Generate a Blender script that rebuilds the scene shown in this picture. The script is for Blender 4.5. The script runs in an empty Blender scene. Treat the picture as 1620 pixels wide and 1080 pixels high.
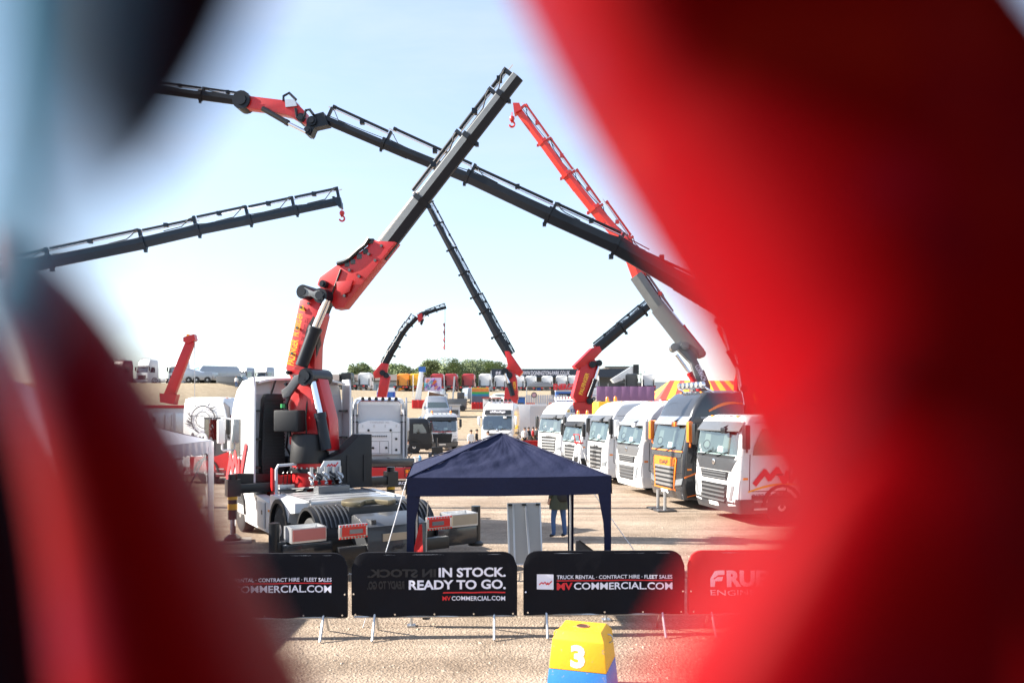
import bpy, bmesh, math, random
from mathutils import Matrix, Vector
random.seed(7)
R = math.radians
SC = bpy.context.scene
COL = SC.collection

# ------------------------------------------------------------------ camera
FPX, HY, CH = 1157.0, 650.0, 3.12          # focal length and horizon in photo pixels, lens height in metres
cam_d = bpy.data.cameras.new('camera')
cam = bpy.data.objects.new('camera', cam_d); COL.objects.link(cam)
cam.location = (0, 0, CH); cam.rotation_euler = (R(90), 0, 0)
cam_d.sensor_width = 36.0; cam_d.lens = 36.0 * FPX / 1620.0
cam_d.shift_y = (HY - 540.0) / 1620.0
cam_d.clip_start = 0.01; cam_d.clip_end = 3000
cam_d.dof.use_dof = True; cam_d.dof.focus_distance = 17.0
cam_d.dof.aperture_fstop = cam_d.lens / 15.0
SC.camera = cam

# ------------------------------------------------------------------ sky and sun
SUN_EL = R(31); sdir = Vector((-1.0, 0.03, 0)).normalized()
S = Vector((sdir.x * math.cos(SUN_EL), sdir.y * math.cos(SUN_EL), math.sin(SUN_EL)))
W = bpy.data.worlds.new('World'); SC.world = W; W.use_nodes = True
nt = W.node_tree; nt.nodes.clear()
out = nt.nodes.new('ShaderNodeOutputWorld'); bg = nt.nodes.new('ShaderNodeBackground')
sky = nt.nodes.new('ShaderNodeTexSky'); sky.sky_type = 'NISHITA'; sky.sun_disc = False
sky.sun_elevation = SUN_EL; sky.sun_rotation = math.atan2(S.x, S.y)
sky.air_density = 1.0; sky.dust_density = 0.7; sky.ozone_density = 1.0; sky.altitude = 50
tc = nt.nodes.new('ShaderNodeTexCoord'); mp = nt.nodes.new('ShaderNodeMapping')
mp.inputs['Rotation'].default_value = (0.2, 0.35, 0.4); mp.inputs['Scale'].default_value = (1.2, 2.6, 5.5)
nz = nt.nodes.new('ShaderNodeTexNoise'); nz.inputs['Scale'].default_value = 1.7; nz.inputs['Detail'].default_value = 8
nz.inputs['Roughness'].default_value = 0.62; nz.inputs['Distortion'].default_value = 0.6
rp = nt.nodes.new('ShaderNodeValToRGB'); rp.color_ramp.elements[0].position = 0.38; rp.color_ramp.elements[1].position = 0.80; rp.color_ramp.elements[0].color = (0.36, 0.36, 0.36, 1)
rp.color_ramp.elements[1].color = (0.75, 0.75, 0.75, 1)
mx = nt.nodes.new('ShaderNodeMix'); mx.data_type = 'RGBA'
mx.inputs['B'].default_value = (2.5, 2.85, 3.6, 1)          # thin high cirrus
nt.links.new(tc.outputs['Generated'], mp.inputs['Vector']); nt.links.new(mp.outputs[0], nz.inputs['Vector'])
nt.links.new(nz.outputs['Fac'], rp.inputs[0]); nt.links.new(rp.outputs[0], mx.inputs['Factor'])
nt.links.new(sky.outputs[0], mx.inputs['A']); nt.links.new(mx.outputs['Result'], bg.inputs['Color'])
bg.inputs['Strength'].default_value = 0.098
nt.links.new(bg.outputs[0], out.inputs[0])
sun_d = bpy.data.lights.new('sun', 'SUN'); sun_d.energy = 5.0; sun_d.angle = R(0.53); sun_d.color = (1.0, 0.93, 0.83)
sun = bpy.data.objects.new('sun', sun_d); COL.objects.link(sun)
sun.rotation_euler = (-S).to_track_quat('-Z', 'Y').to_euler(); sun.location = S * 60
SC.view_settings.view_transform = 'Standard'; SC.view_settings.look = 'None'
SC.view_settings.gamma = 1.0; SC.view_settings.exposure = 1.82
SC.cycles.use_denoising = True; SC.cycles.max_bounces = 6; SC.cycles.transparent_max_bounces = 12

# ------------------------------------------------------------------ materials
MATS = {}
def mat(name, col, rough=0.5, metal=0.0, coat=0.0, var=0.12, vs=3.0, bump=0.0, bs=60.0, spec=0.5, emis=None):
    if name in MATS: return MATS[name]
    m = bpy.data.materials.new(name); m.use_nodes = True; t = m.node_tree
    b = t.nodes['Principled BSDF']
    b.inputs['Roughness'].default_value = rough; b.inputs['Metallic'].default_value = metal
    b.inputs['Coat Weight'].default_value = coat; b.inputs['Coat Roughness'].default_value = 0.06
    b.inputs['Specular IOR Level'].default_value = spec
    c = t.nodes.new('ShaderNodeTexCoord')
    if var > 0:
        n = t.nodes.new('ShaderNodeTexNoise'); n.inputs['Scale'].default_value = vs; n.inputs['Detail'].default_value = 6
        t.links.new(c.outputs['Object'], n.inputs['Vector'])
        x = t.nodes.new('ShaderNodeMix'); x.data_type = 'RGBA'
        x.inputs['A'].default_value = tuple(v * (1 - var) for v in col) + (1,)
        x.inputs['B'].default_value = tuple(min(1, v * (1 + var)) for v in col) + (1,)
        t.links.new(n.outputs['Fac'], x.inputs['Factor']); t.links.new(x.outputs['Result'], b.inputs['Base Color'])
    else:
        b.inputs['Base Color'].default_value = tuple(col) + (1,)
    if bump > 0:
        n2 = t.nodes.new('ShaderNodeTexNoise'); n2.inputs['Scale'].default_value = bs; n2.inputs['Detail'].default_value = 4
        t.links.new(c.outputs['Object'], n2.inputs['Vector'])
        bp = t.nodes.new('ShaderNodeBump'); bp.inputs['Strength'].default_value = bump; bp.inputs['Distance'].default_value = 0.02
        t.links.new(n2.outputs['Fac'], bp.inputs['Height']); t.links.new(bp.outputs[0], b.inputs['Normal'])
    MATS[name] = m
    return m

def glass_mat(name, tint, clear):
    """a tinted pane: part clear, part mirror"""
    m = bpy.data.materials.new(name); m.use_nodes = True; t = m.node_tree; t.nodes.clear()
    o = t.nodes.new('ShaderNodeOutputMaterial'); a = t.nodes.new('ShaderNodeBsdfTransparent'); g = t.nodes.new('ShaderNodeBsdfGlossy')
    a.inputs[0].default_value = tint + (1,); g.inputs['Roughness'].default_value = 0.04; g.inputs[0].default_value = (0.92, 0.97, 1, 1)
    f = t.nodes.new('ShaderNodeFresnel'); f.inputs[0].default_value = 1.5
    ad = t.nodes.new('ShaderNodeMath'); ad.operation = 'MULTIPLY_ADD'; ad.inputs[1].default_value = 0.9; ad.inputs[2].default_value = 1 - clear; ad.use_clamp = True
    x = t.nodes.new('ShaderNodeMixShader')
    t.links.new(f.outputs[0], ad.inputs[0]); t.links.new(ad.outputs[0], x.inputs[0]); t.links.new(a.outputs[0], x.inputs[1]); t.links.new(g.outputs[0], x.inputs[2])
    t.links.new(x.outputs[0], o.inputs[0]); MATS[name] = m
    return m

WHITE = mat('white_paint', (0.63, 0.635, 0.64), 0.3, coat=0.35, var=0.09)
OFFWHITE = mat('grey_white_plastic', (0.50, 0.51, 0.53), 0.45, var=0.06)
SILVER = mat('silver_paint', (0.30, 0.32, 0.35), 0.3, 0.5, 0.4, var=0.06)
RED = mat('red_paint', (0.42, 0.004, 0.006), 0.4, coat=0.12, var=0.22, vs=2.5)
ORED = mat('orange_red_paint', (0.56, 0.022, 0.014), 0.35, coat=0.4, var=0.1)
MAROON = mat('maroon_paint', (0.17, 0.012, 0.025), 0.3, coat=0.5, var=0.1)
BLACK = mat('black_paint', (0.008, 0.009, 0.011), 0.35, var=0.2)
BLKMET = mat('black_boom_paint', (0.006, 0.009, 0.0145), 0.36, 0.0, 0.0, spec=0.3, var=0.35, vs=2)
PLASTIC = mat('black_plastic', (0.013, 0.0135, 0.015), 0.5, spec=0.35, var=0.2, bump=0.15, bs=90)
DGREY = mat('dark_grey_paint', (0.036, 0.038, 0.042), 0.4, coat=0.3, var=0.12)
MGREY = mat('mid_grey_paint', (0.085, 0.088, 0.093), 0.38, coat=0.3, var=0.08)
GUN = mat('gunmetal_paint', (0.035, 0.037, 0.042), 0.26, 0.3, 0.6, var=0.1)
ORANGE = mat('orange_paint', (0.72, 0.16, 0.012), 0.3, coat=0.5, var=0.06)
AMBER = mat('amber_lens', (0.8, 0.22, 0.01), 0.2, coat=0.5, var=0.05)
YELLOW = mat('yellow_paint', (0.78, 0.40, 0.012), 0.4, coat=0.2, var=0.08)
CHROME = mat('chrome_steel', (0.75, 0.76, 0.78), 0.12, 1.0, var=0.05)
STEEL = mat('galvanised_steel', (0.48, 0.49, 0.5), 0.38, 0.9, var=0.15, vs=12)
ALU = mat('aluminium_sheet', (0.62, 0.63, 0.64), 0.34, 0.75, var=0.08)
BOOMSIL = mat('grey_metal_and_glare', (0.14, 0.15, 0.155), 0.45, 0.4, var=0.22, vs=5)
RUBBER = mat('tyre_rubber', (0.018, 0.018, 0.019), 0.75, var=0.2, bump=0.2, bs=40)
INTERIOR = mat('cab_interior', (0.05, 0.055, 0.055), 0.8, var=0.3, vs=4)
SEAT = mat('seat_cloth', (0.16, 0.16, 0.15), 0.9, var=0.2)
PAPER = mat('paper', (0.8, 0.8, 0.78), 0.7, var=0.03)
LAMP = mat('headlamp_lens', (0.2, 0.22, 0.24), 0.12, 0.3, 0.8, var=0.2, vs=20)
REDLENS = mat('red_lens', (0.62, 0.015, 0.012), 0.22, coat=0.6, var=0.15, vs=30)
NAVY = mat('navy_canvas', (0.0075, 0.0105, 0.036), 0.75, spec=0.25, var=0.16, vs=2.2, bump=0.6, bs=11)
BANBLK = mat('black_banner_cloth', (0.004, 0.004, 0.007), 0.8, spec=0.2, var=0.2, vs=3, bump=0.2, bs=7)
BANRED = mat('red_banner_cloth', (0.5, 0.013, 0.01), 0.6, var=0.08, vs=3, bump=0.2, bs=7)
PRINTW = mat('white_print', (0.72, 0.71, 0.8), 0.6, var=0.0)
PRINTR = mat('red_print', (0.62, 0.012, 0.02), 0.6, var=0.0)
PRINTK = mat('black_print', (0.02, 0.02, 0.024), 0.6, var=0.0)
PRINTG = mat('ghost_print', (0.0055, 0.0055, 0.0085), 0.6, var=0.0)
PRINTB = mat('blue_print', (0.05, 0.08, 0.2), 0.6, var=0.0)
GOLD = mat('gold_print', (0.6, 0.42, 0.1), 0.5, var=0.05)
GREYPRT = mat('pale_grey_print', (0.5, 0.5, 0.52), 0.5, var=0.03)
PVC = mat('white_pvc_sheet', (0.76, 0.74, 0.77), 0.45, var=0.05, vs=1.5, bump=0.3, bs=3)
BLUEP = mat('blue_paint', (0.02, 0.12, 0.42), 0.45, coat=0.2, var=0.1)
DENIM = mat('denim', (0.05, 0.10, 0.22), 0.85, var=0.2, vs=8)
SKIN = mat('skin', (0.52, 0.31, 0.22), 0.55, var=0.06)
HAIR = mat('dark_hair', (0.04, 0.025, 0.015), 0.6, var=0.2)
OLIVE = mat('olive_cloth', (0.045, 0.05, 0.03), 0.85, var=0.2)
BLKCLOTH = mat('black_cloth', (0.02, 0.02, 0.022), 0.85, var=0.2)
WHTCLOTH = mat('white_cloth', (0.72, 0.71, 0.68), 0.85, var=0.06)
GREYCLOTH = mat('grey_cloth', (0.22, 0.23, 0.25), 0.85, var=0.1)
REDCLOTH = mat('red_cloth', (0.55, 0.02, 0.02), 0.8, var=0.08, bump=0.3, bs=4)
GLASS = glass_mat('windscreen_glass', (0.66, 0.76, 0.74), 0.87)
DGLASS = glass_mat('side_glass', (0.32, 0.36, 0.36), 0.86)
CLEARPVC = glass_mat('clear_pvc', (0.9, 0.88, 0.9), 0.88)

# ------------------------------------------------------------------ geometry collector
class G:
    def __init__(s): s.v = []; s.f = []
    def add(s, vs, fs):
        o = len(s.v); s.v += [tuple(v) for v in vs]; s.f += [tuple(i + o for i in f) for f in fs]; return s
    def box(s, c, d, rz=0, M=None):
        x, y, z = d[0] / 2, d[1] / 2, d[2] / 2
        vs = [Vector(p) for p in ((-x,-y,-z),(x,-y,-z),(x,y,-z),(-x,y,-z),(-x,-y,z),(x,-y,z),(x,y,z),(-x,y,z))]
        if rz: vs = [Matrix.Rotation(rz, 3, 'Z') @ v for v in vs]
        if M: vs = [M @ v for v in vs]
        vs = [v + Vector(c) for v in vs]
        return s.add(vs, [(0,3,2,1),(4,5,6,7),(0,1,5,4),(1,2,6,5),(2,3,7,6),(3,0,4,7)])
    def bb(s, a, b):
        return s.box([(a[i] + b[i]) / 2 for i in range(3)], [abs(b[i] - a[i]) for i in range(3)])
    def bar(s, a, b, w, h, up=(0, 0, 1)):
        a, b = Vector(a), Vector(b); d = (b - a).normalized(); u = Vector(up)
        if abs(d.dot(u)) > 0.98: u = Vector((0, 1, 0))
        sd = d.cross(u).normalized(); u = sd.cross(d)
        vs = [p + sd * (i * w / 2) + u * (j * h / 2) for p in (a, b) for i, j in ((-1,-1),(1,-1),(1,1),(-1,1))]
        return s.add(vs, [(0,3,2,1),(4,5,6,7),(0,1,5,4),(1,2,6,5),(2,3,7,6),(3,0,4,7)])
    def ring_loft(s, rings, cap=True, close=True):
        n = len(rings[0]); o = len(s.v)
        for r in rings: s.v += [tuple(p) for p in r]
        for k in range(len(rings) - 1):
            for i in range(n if close else n - 1):
                j = (i + 1) % n
                s.f.append((o + k*n + i, o + k*n + j, o + (k+1)*n + j, o + (k+1)*n + i))
        if cap and close:
            s.f.append(tuple(o + i for i in reversed(range(n)))); s.f.append(tuple(o + (len(rings)-1)*n + i for i in range(n)))
        return s
    def tube(s, pts, r, n=8, cap=True):
        pts = [Vector(p) for p in pts]; rs = r if isinstance(r, (list, tuple)) else [r] * len(pts); rings = []
        u = None
        for i, p in enumerate(pts):
            d = (pts[min(i+1, len(pts)-1)] - pts[max(i-1, 0)]).normalized()
            if u is None:
                u = Vector((0, 0, 1)) if abs(d.z) < 0.9 else Vector((0, 1, 0))
            sd = d.cross(u).normalized(); u = sd.cross(d).normalized()
            rings.append([p + (sd * math.cos(2*math.pi*k/n) + u * math.sin(2*math.pi*k/n)) * rs[i] for k in range(n)])
        return s.ring_loft(rings, cap)
    def cyl(s, a, b, r, n=12, r2=None): return s.tube([a, b], [r, r if r2 is None else r2], n)
    def lathe(s, prof, n=20, c=(0,0,0), axis='z'):
        rings = []
        for r, h in prof:
            ring = []
            for k in range(n):
                a = 2*math.pi*k/n; p = (r*math.cos(a), r*math.sin(a), h)
                if axis == 'x': p = (p[2], p[0], p[1])
                elif axis == 'y': p = (p[1], p[2], p[0])
                ring.append((p[0]+c[0], p[1]+c[1], p[2]+c[2]))
            rings.append(ring)
        return s.ring_loft(rings, True)
    def prism(s, poly, fn, a, b):
        """2-D outline extruded: fn(u, v, w) gives the point"""
        n = len(poly)
        return s.ring_loft([[fn(u, v, a) for u, v in poly], [fn(u, v, b) for u, v in poly]])
    def grid(s, P):
        n, m = len(P), len(P[0]); o = len(s.v)
        for r in P: s.v += [tuple(p) for p in r]
        for i in range(n-1):
            for j in range(m-1): s.f.append((o+i*m+j, o+i*m+j+1, o+(i+1)*m+j+1, o+(i+1)*m+j))
        return s
    def disc(s, c, r, nrm, n=10, t=0.01):
        c = Vector(c); nrm = Vector(nrm).normalized()
        return s.cyl(c, c + nrm * t, r, n)

def mesh_of(g, name, bevel=0.0, smooth=35, mats=None):
    me = bpy.data.meshes.new(name); me.from_pydata(g.v, [], g.f); me.validate()
    bm = bmesh.new(); bm.from_mesh(me)
    bmesh.ops.recalc_face_normals(bm, faces=bm.faces)
    if bevel > 0:
        bmesh.ops.bevel(bm, geom=[e for e in bm.edges if len(e.link_faces) == 2 and e.calc_face_angle(0) > 0.6], offset=bevel, segments=2, affect='EDGES', profile=0.6, clamp_overlap=True)
    bm.to_mesh(me); bm.free()
    if smooth:
        me.polygons.foreach_set('use_smooth', [True] * len(me.polygons)); me.set_sharp_from_angle(angle=R(smooth))
    return me

ROOTM = {}
def thing(name, label, cat, loc=(0,0,0), rz=0.0, group=None):
    o = bpy.data.objects.new(name, None); COL.objects.link(o); o.empty_display_size = 0.3
    o.location = loc; o.rotation_euler = (0, 0, rz); o['label'] = label; o['category'] = cat
    if group: o['group'] = group
    ROOTM[o.name] = Matrix.Translation(Vector(loc)) @ Matrix.Rotation(rz, 4, 'Z')
    return o
def add(name, g, m, parent=None, world=False, bevel=0.0, smooth=35, label=None, kind=None):
    me = g if isinstance(g, bpy.types.Mesh) else mesh_of(g, name, bevel, smooth)
    if m is not None and not me.materials: me.materials.append(m)
    o = bpy.data.objects.new(name, me); COL.objects.link(o)
    if parent is not None:
        o.parent = parent; ROOTM[o.name] = ROOTM[parent.name]
        if world: me.transform(ROOTM[parent.name].inverted())
    if label: o['label'] = label
    if kind: o['kind'] = kind
    return o
def single(name, g, m, label, cat, group=None, **k):
    o = add(name, g, m, None, **k); o['label'] = label; o['category'] = cat
    if group: o['group'] = group
    return o
def struct(name, g, m, **k): return add(name, g, m, None, kind='structure', **k)

def P(px, py, Y): return Vector(((px - 810) / FPX * Y, Y, CH - (py - HY) / FPX * Y))
def X_(px, Y): return (px - 810) / FPX * Y
def Z_(py, Y): return CH - (py - HY) / FPX * Y

TEXTC = {}
def text_poly(body, bold=0.0):
    """outline letters as flat verts and faces, width and cap height as drawn"""
    key = (body, bold)
    if key in TEXTC: return TEXTC[key]
    cu = bpy.data.curves.new('letters', 'FONT'); cu.body = body; cu.size = 1.0; cu.offset = bold; cu.resolution_u = 3; cu.fill_mode = 'FRONT'
    o = bpy.data.objects.new('letters', cu); COL.objects.link(o)
    dg = bpy.context.evaluated_depsgraph_get(); dg.update()
    me = bpy.data.meshes.new_from_object(o.evaluated_get(dg), depsgraph=dg)
    vs = [v.co.copy() for v in me.vertices]; fs = [tuple(p.vertices) for p in me.polygons]
    bpy.data.objects.remove(o); bpy.data.curves.remove(cu); bpy.data.meshes.remove(me)
    TEXTC[key] = (vs, fs); return vs, fs
def text_map(g, body, w, h, fn, bold=0.02, flip=False):
    """letters stretched to w x h (u 0..w, v 0..h), put on a surface by fn(u, v)"""
    vs, fs = text_poly(body, bold)
    x0 = min(v.x for v in vs); x1 = max(v.x for v in vs); y0 = min(v.y for v in vs); y1 = max(v.y for v in vs)
    q = [((v.x - x0) / (x1 - x0) * w, (v.y - y0) / (y1 - y0) * h) for v in vs]
    if flip: q = [(w - u, v) for u, v in q]
    return g.add([fn(u, v) for u, v in q], fs)
# ------------------------------------------------------------------ ground
def smooth01(t): t = max(0.0, min(1.0, t)); return t * t * (3 - 2 * t)
def ground_z(x, y):
    yc = 112 + 42 * smooth01((x + 46) / 20.0)
    t = (y - 66) / (yc - 66)
    return 7.4 * (smooth01(t) * 0.45 + max(0.0, min(1.0, t)) * 0.55)
def ground_material():
    m = bpy.data.materials.new('gravel_and_dry_grass'); m.use_nodes = True; t = m.node_tree; L = t.links.new
    b = t.nodes['Principled BSDF']; b.inputs['Roughness'].default_value = 0.95; b.inputs['Specular IOR Level'].default_value = 0.2
    g = t.nodes.new('ShaderNodeNewGeometry'); sep = t.nodes.new('ShaderNodeSeparateXYZ'); L(g.outputs['Position'], sep.inputs[0])
    def noise(sc, det=6, ro=0.6):
        n = t.nodes.new('ShaderNodeTexNoise'); n.inputs['Scale'].default_value = sc; n.inputs['Detail'].default_value = det; n.inputs['Roughness'].default_value = ro
        L(g.outputs['Position'], n.inputs['Vector']); return n
    def ramp(src, a, b2, ca, cb):
        r = t.nodes.new('ShaderNodeValToRGB'); r.color_ramp.elements[0].position = a; r.color_ramp.elements[1].position = b2
        r.color_ramp.elements[0].color = ca + (1,); r.color_ramp.elements[1].color = cb + (1,); L(src, r.inputs[0]); return r
    def mix(f, a, b2, mode='MIX'):
        x = t.nodes.new('ShaderNodeMix'); x.data_type = 'RGBA'; x.blend_type = mode
        if isinstance(f, float): x.inputs['Factor'].default_value = f
        else: L(f, x.inputs['Factor'])
        L(a, x.inputs['A']); L(b2, x.inputs['B']); return x
    base = ramp(noise(0.35, 5).outputs['Fac'], 0.3, 0.72, (0.40, 0.315, 0.24), (0.60, 0.50, 0.405))
    fine = ramp(noise(24, 8, 0.75).outputs['Fac'], 0.25, 0.75, (0.42, 0.40, 0.38), (1.0, 0.99, 0.97))
    grav = mix(0.8, base.outputs[0], fine.outputs[0], 'MULTIPLY')
    vor = t.nodes.new('ShaderNodeTexVoronoi'); vor.inputs['Scale'].default_value = 30; L(g.outputs['Position'], vor.inputs['Vector'])
    vr = ramp(vor.outputs['Color'], 0.05, 0.85, (0.55, 0.52, 0.5), (1.0, 1.0, 1.0))
    grav2 = mix(0.7, grav.outputs['Result'], vr.outputs[0], 'MULTIPLY')
    # wheel tracks and damp patches
    mpn = t.nodes.new('ShaderNodeMapping'); mpn.inputs['Rotation'].default_value = (0, 0, 0.35); mpn.inputs['Scale'].default_value = (0.10, 1.5, 1)
    L(g.outputs['Position'], mpn.inputs['Vector'])
    tn = t.nodes.new('ShaderNodeTexNoise'); tn.inputs['Scale'].default_value = 1.0; tn.inputs['Detail'].default_value = 5; tn.inputs['Distortion'].default_value = 0.5; L(mpn.outputs[0], tn.inputs['Vector'])
    tr = ramp(tn.outputs['Fac'], 0.36, 0.62, (0.66, 0.63, 0.6), (1.06, 1.05, 1.03))
    grav2 = mix(0.75, grav2.outputs['Result'], tr.outputs[0], 'MULTIPLY')
    pt = ramp(noise(0.9, 7, 0.7).outputs['Fac'], 0.33, 0.5, (0.62, 0.6, 0.58), (1.0, 1.0, 1.0))
    grav2 = mix(0.6, grav2.outputs['Result'], pt.outputs[0], 'MULTIPLY')
    grass = ramp(noise(1.3, 8, 0.7).outputs['Fac'], 0.3, 0.7, (0.23, 0.175, 0.112), (0.35, 0.285, 0.195))
    mr = t.nodes.new('ShaderNodeMapRange'); mr.inputs['From Min'].default_value = 68; mr.inputs['From Max'].default_value = 80; L(sep.outputs['Y'], mr.inputs['Value'])
    fin = mix(mr.outputs[0], grav2.outputs['Result'], grass.outputs[0]); L(fin.outputs['Result'], b.inputs['Base Color'])
    bp = t.nodes.new('ShaderNodeBump'); bp.inputs['Strength'].default_value = 0.75; bp.inputs['Distance'].default_value = 0.025
    ad = t.nodes.new('ShaderNodeMath'); ad.operation = 'ADD'; L(noise(35, 8, 0.8).outputs['Fac'], ad.inputs[0]); L(vor.outputs['Distance'], ad.inputs[1])
    L(ad.outputs[0], bp.inputs['Height']); L(bp.outputs[0], b.inputs['Normal'])
    return m
GROUND = ground_material()
g = G()
xs = [-1500, -600, -250] + [-150 + 5 * i for i in range(61)] + [250, 600, 1500]
ys = [-60, -20, 0, 20, 40, 60] + [64 + 3 * i for i in range(34)] + [180, 260, 500, 1200, 2200]
g.grid([[(x, y, ground_z(x, y)) for x in xs] for y in ys])
struct('ground', g, GROUND)
# loose stones lying on the gravel near the lens
STONE = mat('loose_stone', (0.36, 0.29, 0.22), 0.9, var=0.45, vs=9)
g = G(); rnd = random.Random(3)
for i in range(7500):
    y = 7.6 + 12 * rnd.random() ** 1.6; x = rnd.uniform(-0.75, 0.6) * y; r = rnd.uniform(0.006, 0.02) * (1.6 if rnd.random() < 0.06 else 1)
    a = rnd.random() * 6.28; ca, sa = math.cos(a), math.sin(a); sx = rnd.uniform(0.8, 1.7)
    vs = [(1,0,0),(0.2,1,0.1),(-0.9,0.3,0),(-0.3,-0.9,0.1),(0.1,0.05,0.8)]
    g.add([(x + r*(vx*sx*ca - vy*sa), y + r*(vx*sx*sa + vy*ca), r*vz - 0.002) for vx, vy, vz in vs], [(0,1,4),(1,2,4),(2,3,4),(3,0,4)])
o = add('loose_stones', g, STONE, smooth=0, kind='stuff'); o['label'] = 'small loose stones scattered over the tan gravel'; o['category'] = 'gravel'
# ------------------------------------------------------------------ lorry cab: front at y = 0 facing -y, left side +x
class Cab:
    def __init__(s, table, rf=0.22, bow=0.05, length=2.25):
        s.t = table; s.rf = rf; s.bow = bow; s.L = length
    def at(s, z):
        t = s.t
        if z <= t[0][0]: return t[0][1:]
        for a, b in zip(t, t[1:]):
            if z <= b[0]:
                k = (z - a[0]) / (b[0] - a[0]); return tuple(a[i] + (b[i] - a[i]) * k for i in (1, 2, 3))
        return t[-1][1:]
    def yf(s, x, z):
        yf, yb, hw = s.at(z); ax = abs(x); y = yf + s.bow * (min(ax, hw) / hw) ** 2
        c = hw - s.rf
        if ax > c: y += s.rf * 0.95 * (1 - math.sqrt(max(0.0, 1 - min(1.0, (ax - c) / s.rf) ** 2)))
        return y
    def ring(s, z, grow=0.0):
        yf, yb, hw = s.at(z); c = hw - s.rf; pts = []
        fx = [-c + 2 * c * i / 6 for i in range(7)]
        cor = [c + s.rf * math.sin(R(a)) for a in (25, 48, 68, 84, 90)]
        for x in fx + cor: pts.append((x, s.yf(x, z)))
        rr = 0.12
        pts += [(hw, yb - rr), (hw - 0.03, yb - 0.04), (hw - rr, yb)]
        pts += [(-(hw - rr), yb), (-(hw - 0.03), yb - 0.04), (-hw, yb - rr)]
        for x in reversed(cor): pts.append((-x, s.yf(x, z)))
        if grow:
            cy = (yf + yb) / 2
            pts = [(x * (1 + grow / hw), cy + (y - cy) * (1 + grow / ((yb - yf) / 2))) for x, y in pts]
        return [(x, y, z) for x, y in pts]
    def body(s, zs, grow=0.0):
        return G().ring_loft([s.ring(z, grow) for z in zs])
    def fpt(s, x, z, off): return (x, s.yf(x, z) - off, z)
    def fq(s, g, q, off, nx=6, nz=3, deep=0.03):
        """a panel laid on the curved front, standing off by off and closed back by deep"""
        def b(u, v):
            (ax, az), (bx, bz), (cx, cz), (dx, dz) = q
            return ((ax*(1-u)+bx*u)*(1-v) + (dx*(1-u)+cx*u)*v, (az*(1-u)+bz*u)*(1-v) + (dz*(1-u)+cz*u)*v)
        Pn = [[s.fpt(*b(i/nx, j/nz), off) for i in range(nx+1)] for j in range(nz+1)]
        g.grid(Pn)
        edge = [Pn[0][i] for i in range(nx+1)] + [Pn[j][nx] for j in range(1, nz+1)] + [Pn[nz][i] for i in range(nx-1, -1, -1)] + [Pn[j][0] for j in range(nz-1, 0, -1)]
        g.ring_loft([edge, [(x, y + deep, z) for x, y, z in edge]], cap=False)
        return g
    def sq(s, g, side, poly, off, deep=0.03):
        """a flat panel on a cab side: poly in (y, z)"""
        pts = [(side * (s.at(z)[2] + off), y, z) for y, z in poly]
        g.ring_loft([pts, [(x - side * deep, y, z) for x, y, z in pts]])
        return g
    def strip(s, g, side, a, b, w, off):
        (ya, za), (yb, zb) = a, b; d = math.hypot(yb-ya, zb-za); ny, nz_ = -(zb-za)/d*w/2, (yb-ya)/d*w/2
        return s.sq(g, side, [(ya+ny, za+nz_), (yb+ny, zb+nz_), (yb-ny, zb-nz_), (ya-ny, za-nz_)], off)

WHEELS = {}
def wheel_meshes(r, w, rim):
    k = (r, w, rim.name)
    if k not in WHEELS:
        g = G().lathe([(r*0.56, -w/2), (r*0.9, -w/2), (r*0.985, -w*0.42), (r, -w*0.3), (r, w*0.3), (r*0.985, w*0.42), (r*0.9, w/2), (r*0.56, w/2)], 28, axis='x')
        t = mesh_of(g, 'tyre'); t.materials.append(RUBBER)
        h = G().lathe([(r*0.57, -w*0.4), (r*0.57, w*0.46), (r*0.5, w*0.46), (r*0.44, w*0.2), (r*0.3, w*0.22), (r*0.26, w*0.5), (r*0.12, w*0.52), (r*0.1, w*0.4)], 24, axis='x')
        for i in range(10):
            a = 2*math.pi*i/10; h.cyl((w*0.2, r*0.36*math.cos(a), r*0.36*math.sin(a)), (w*0.3, r*0.36*math.cos(a), r*0.36*math.sin(a)), r*0.03, 6)
        m = mesh_of(h, 'rim'); m.materials.append(rim); WHEELS[k] = (t, m)
    return WHEELS[k]
def wheel(root, x, y, r=0.5, w=0.3, rim=None, sub=True):
    t, m = wheel_meshes(r, w, rim or ALU)
    o = add('wheel', t, None, root); o.location = (x, y, r)
    if x < 0: o.rotation_euler = (0, 0, math.pi)
    if sub: add('rim', m, None, o)
    return o

def std_table(Ht, round_roof=0.5, nose=0.0, hw=1.245, yb=2.25, wsb=1.9, wst=2.8, rake=0.22):
    t = [(0.32, 0.08, yb, hw - 0.03), (0.6, 0.0, yb, hw), (1.2, 0.0, yb, hw), (wsb - 0.12, 0.03, yb, hw), (wst, 0.03 + rake, yb, hw - 0.01)]
    top = Ht - wst
    if top > 0.5:
        t += [(wst + top*0.35, 0.12 + rake + round_roof*0.12, yb, hw - 0.03), (wst + top*0.7, 0.2 + rake + round_roof*0.5, yb, hw - 0.08),
              (Ht - 0.08, 0.3 + rake + round_roof*0.9, yb, hw - 0.17), (Ht, 0.5 + rake + round_roof*1.1, yb - 0.12, hw - 0.36)]
    else:
        t += [(wst + top*0.5, 0.08 + rake, yb, hw - 0.04), (Ht - 0.05, 0.2 + rake, yb, hw - 0.13), (Ht, 0.42 + rake, yb - 0.15, hw - 0.34)]
    return t

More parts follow.
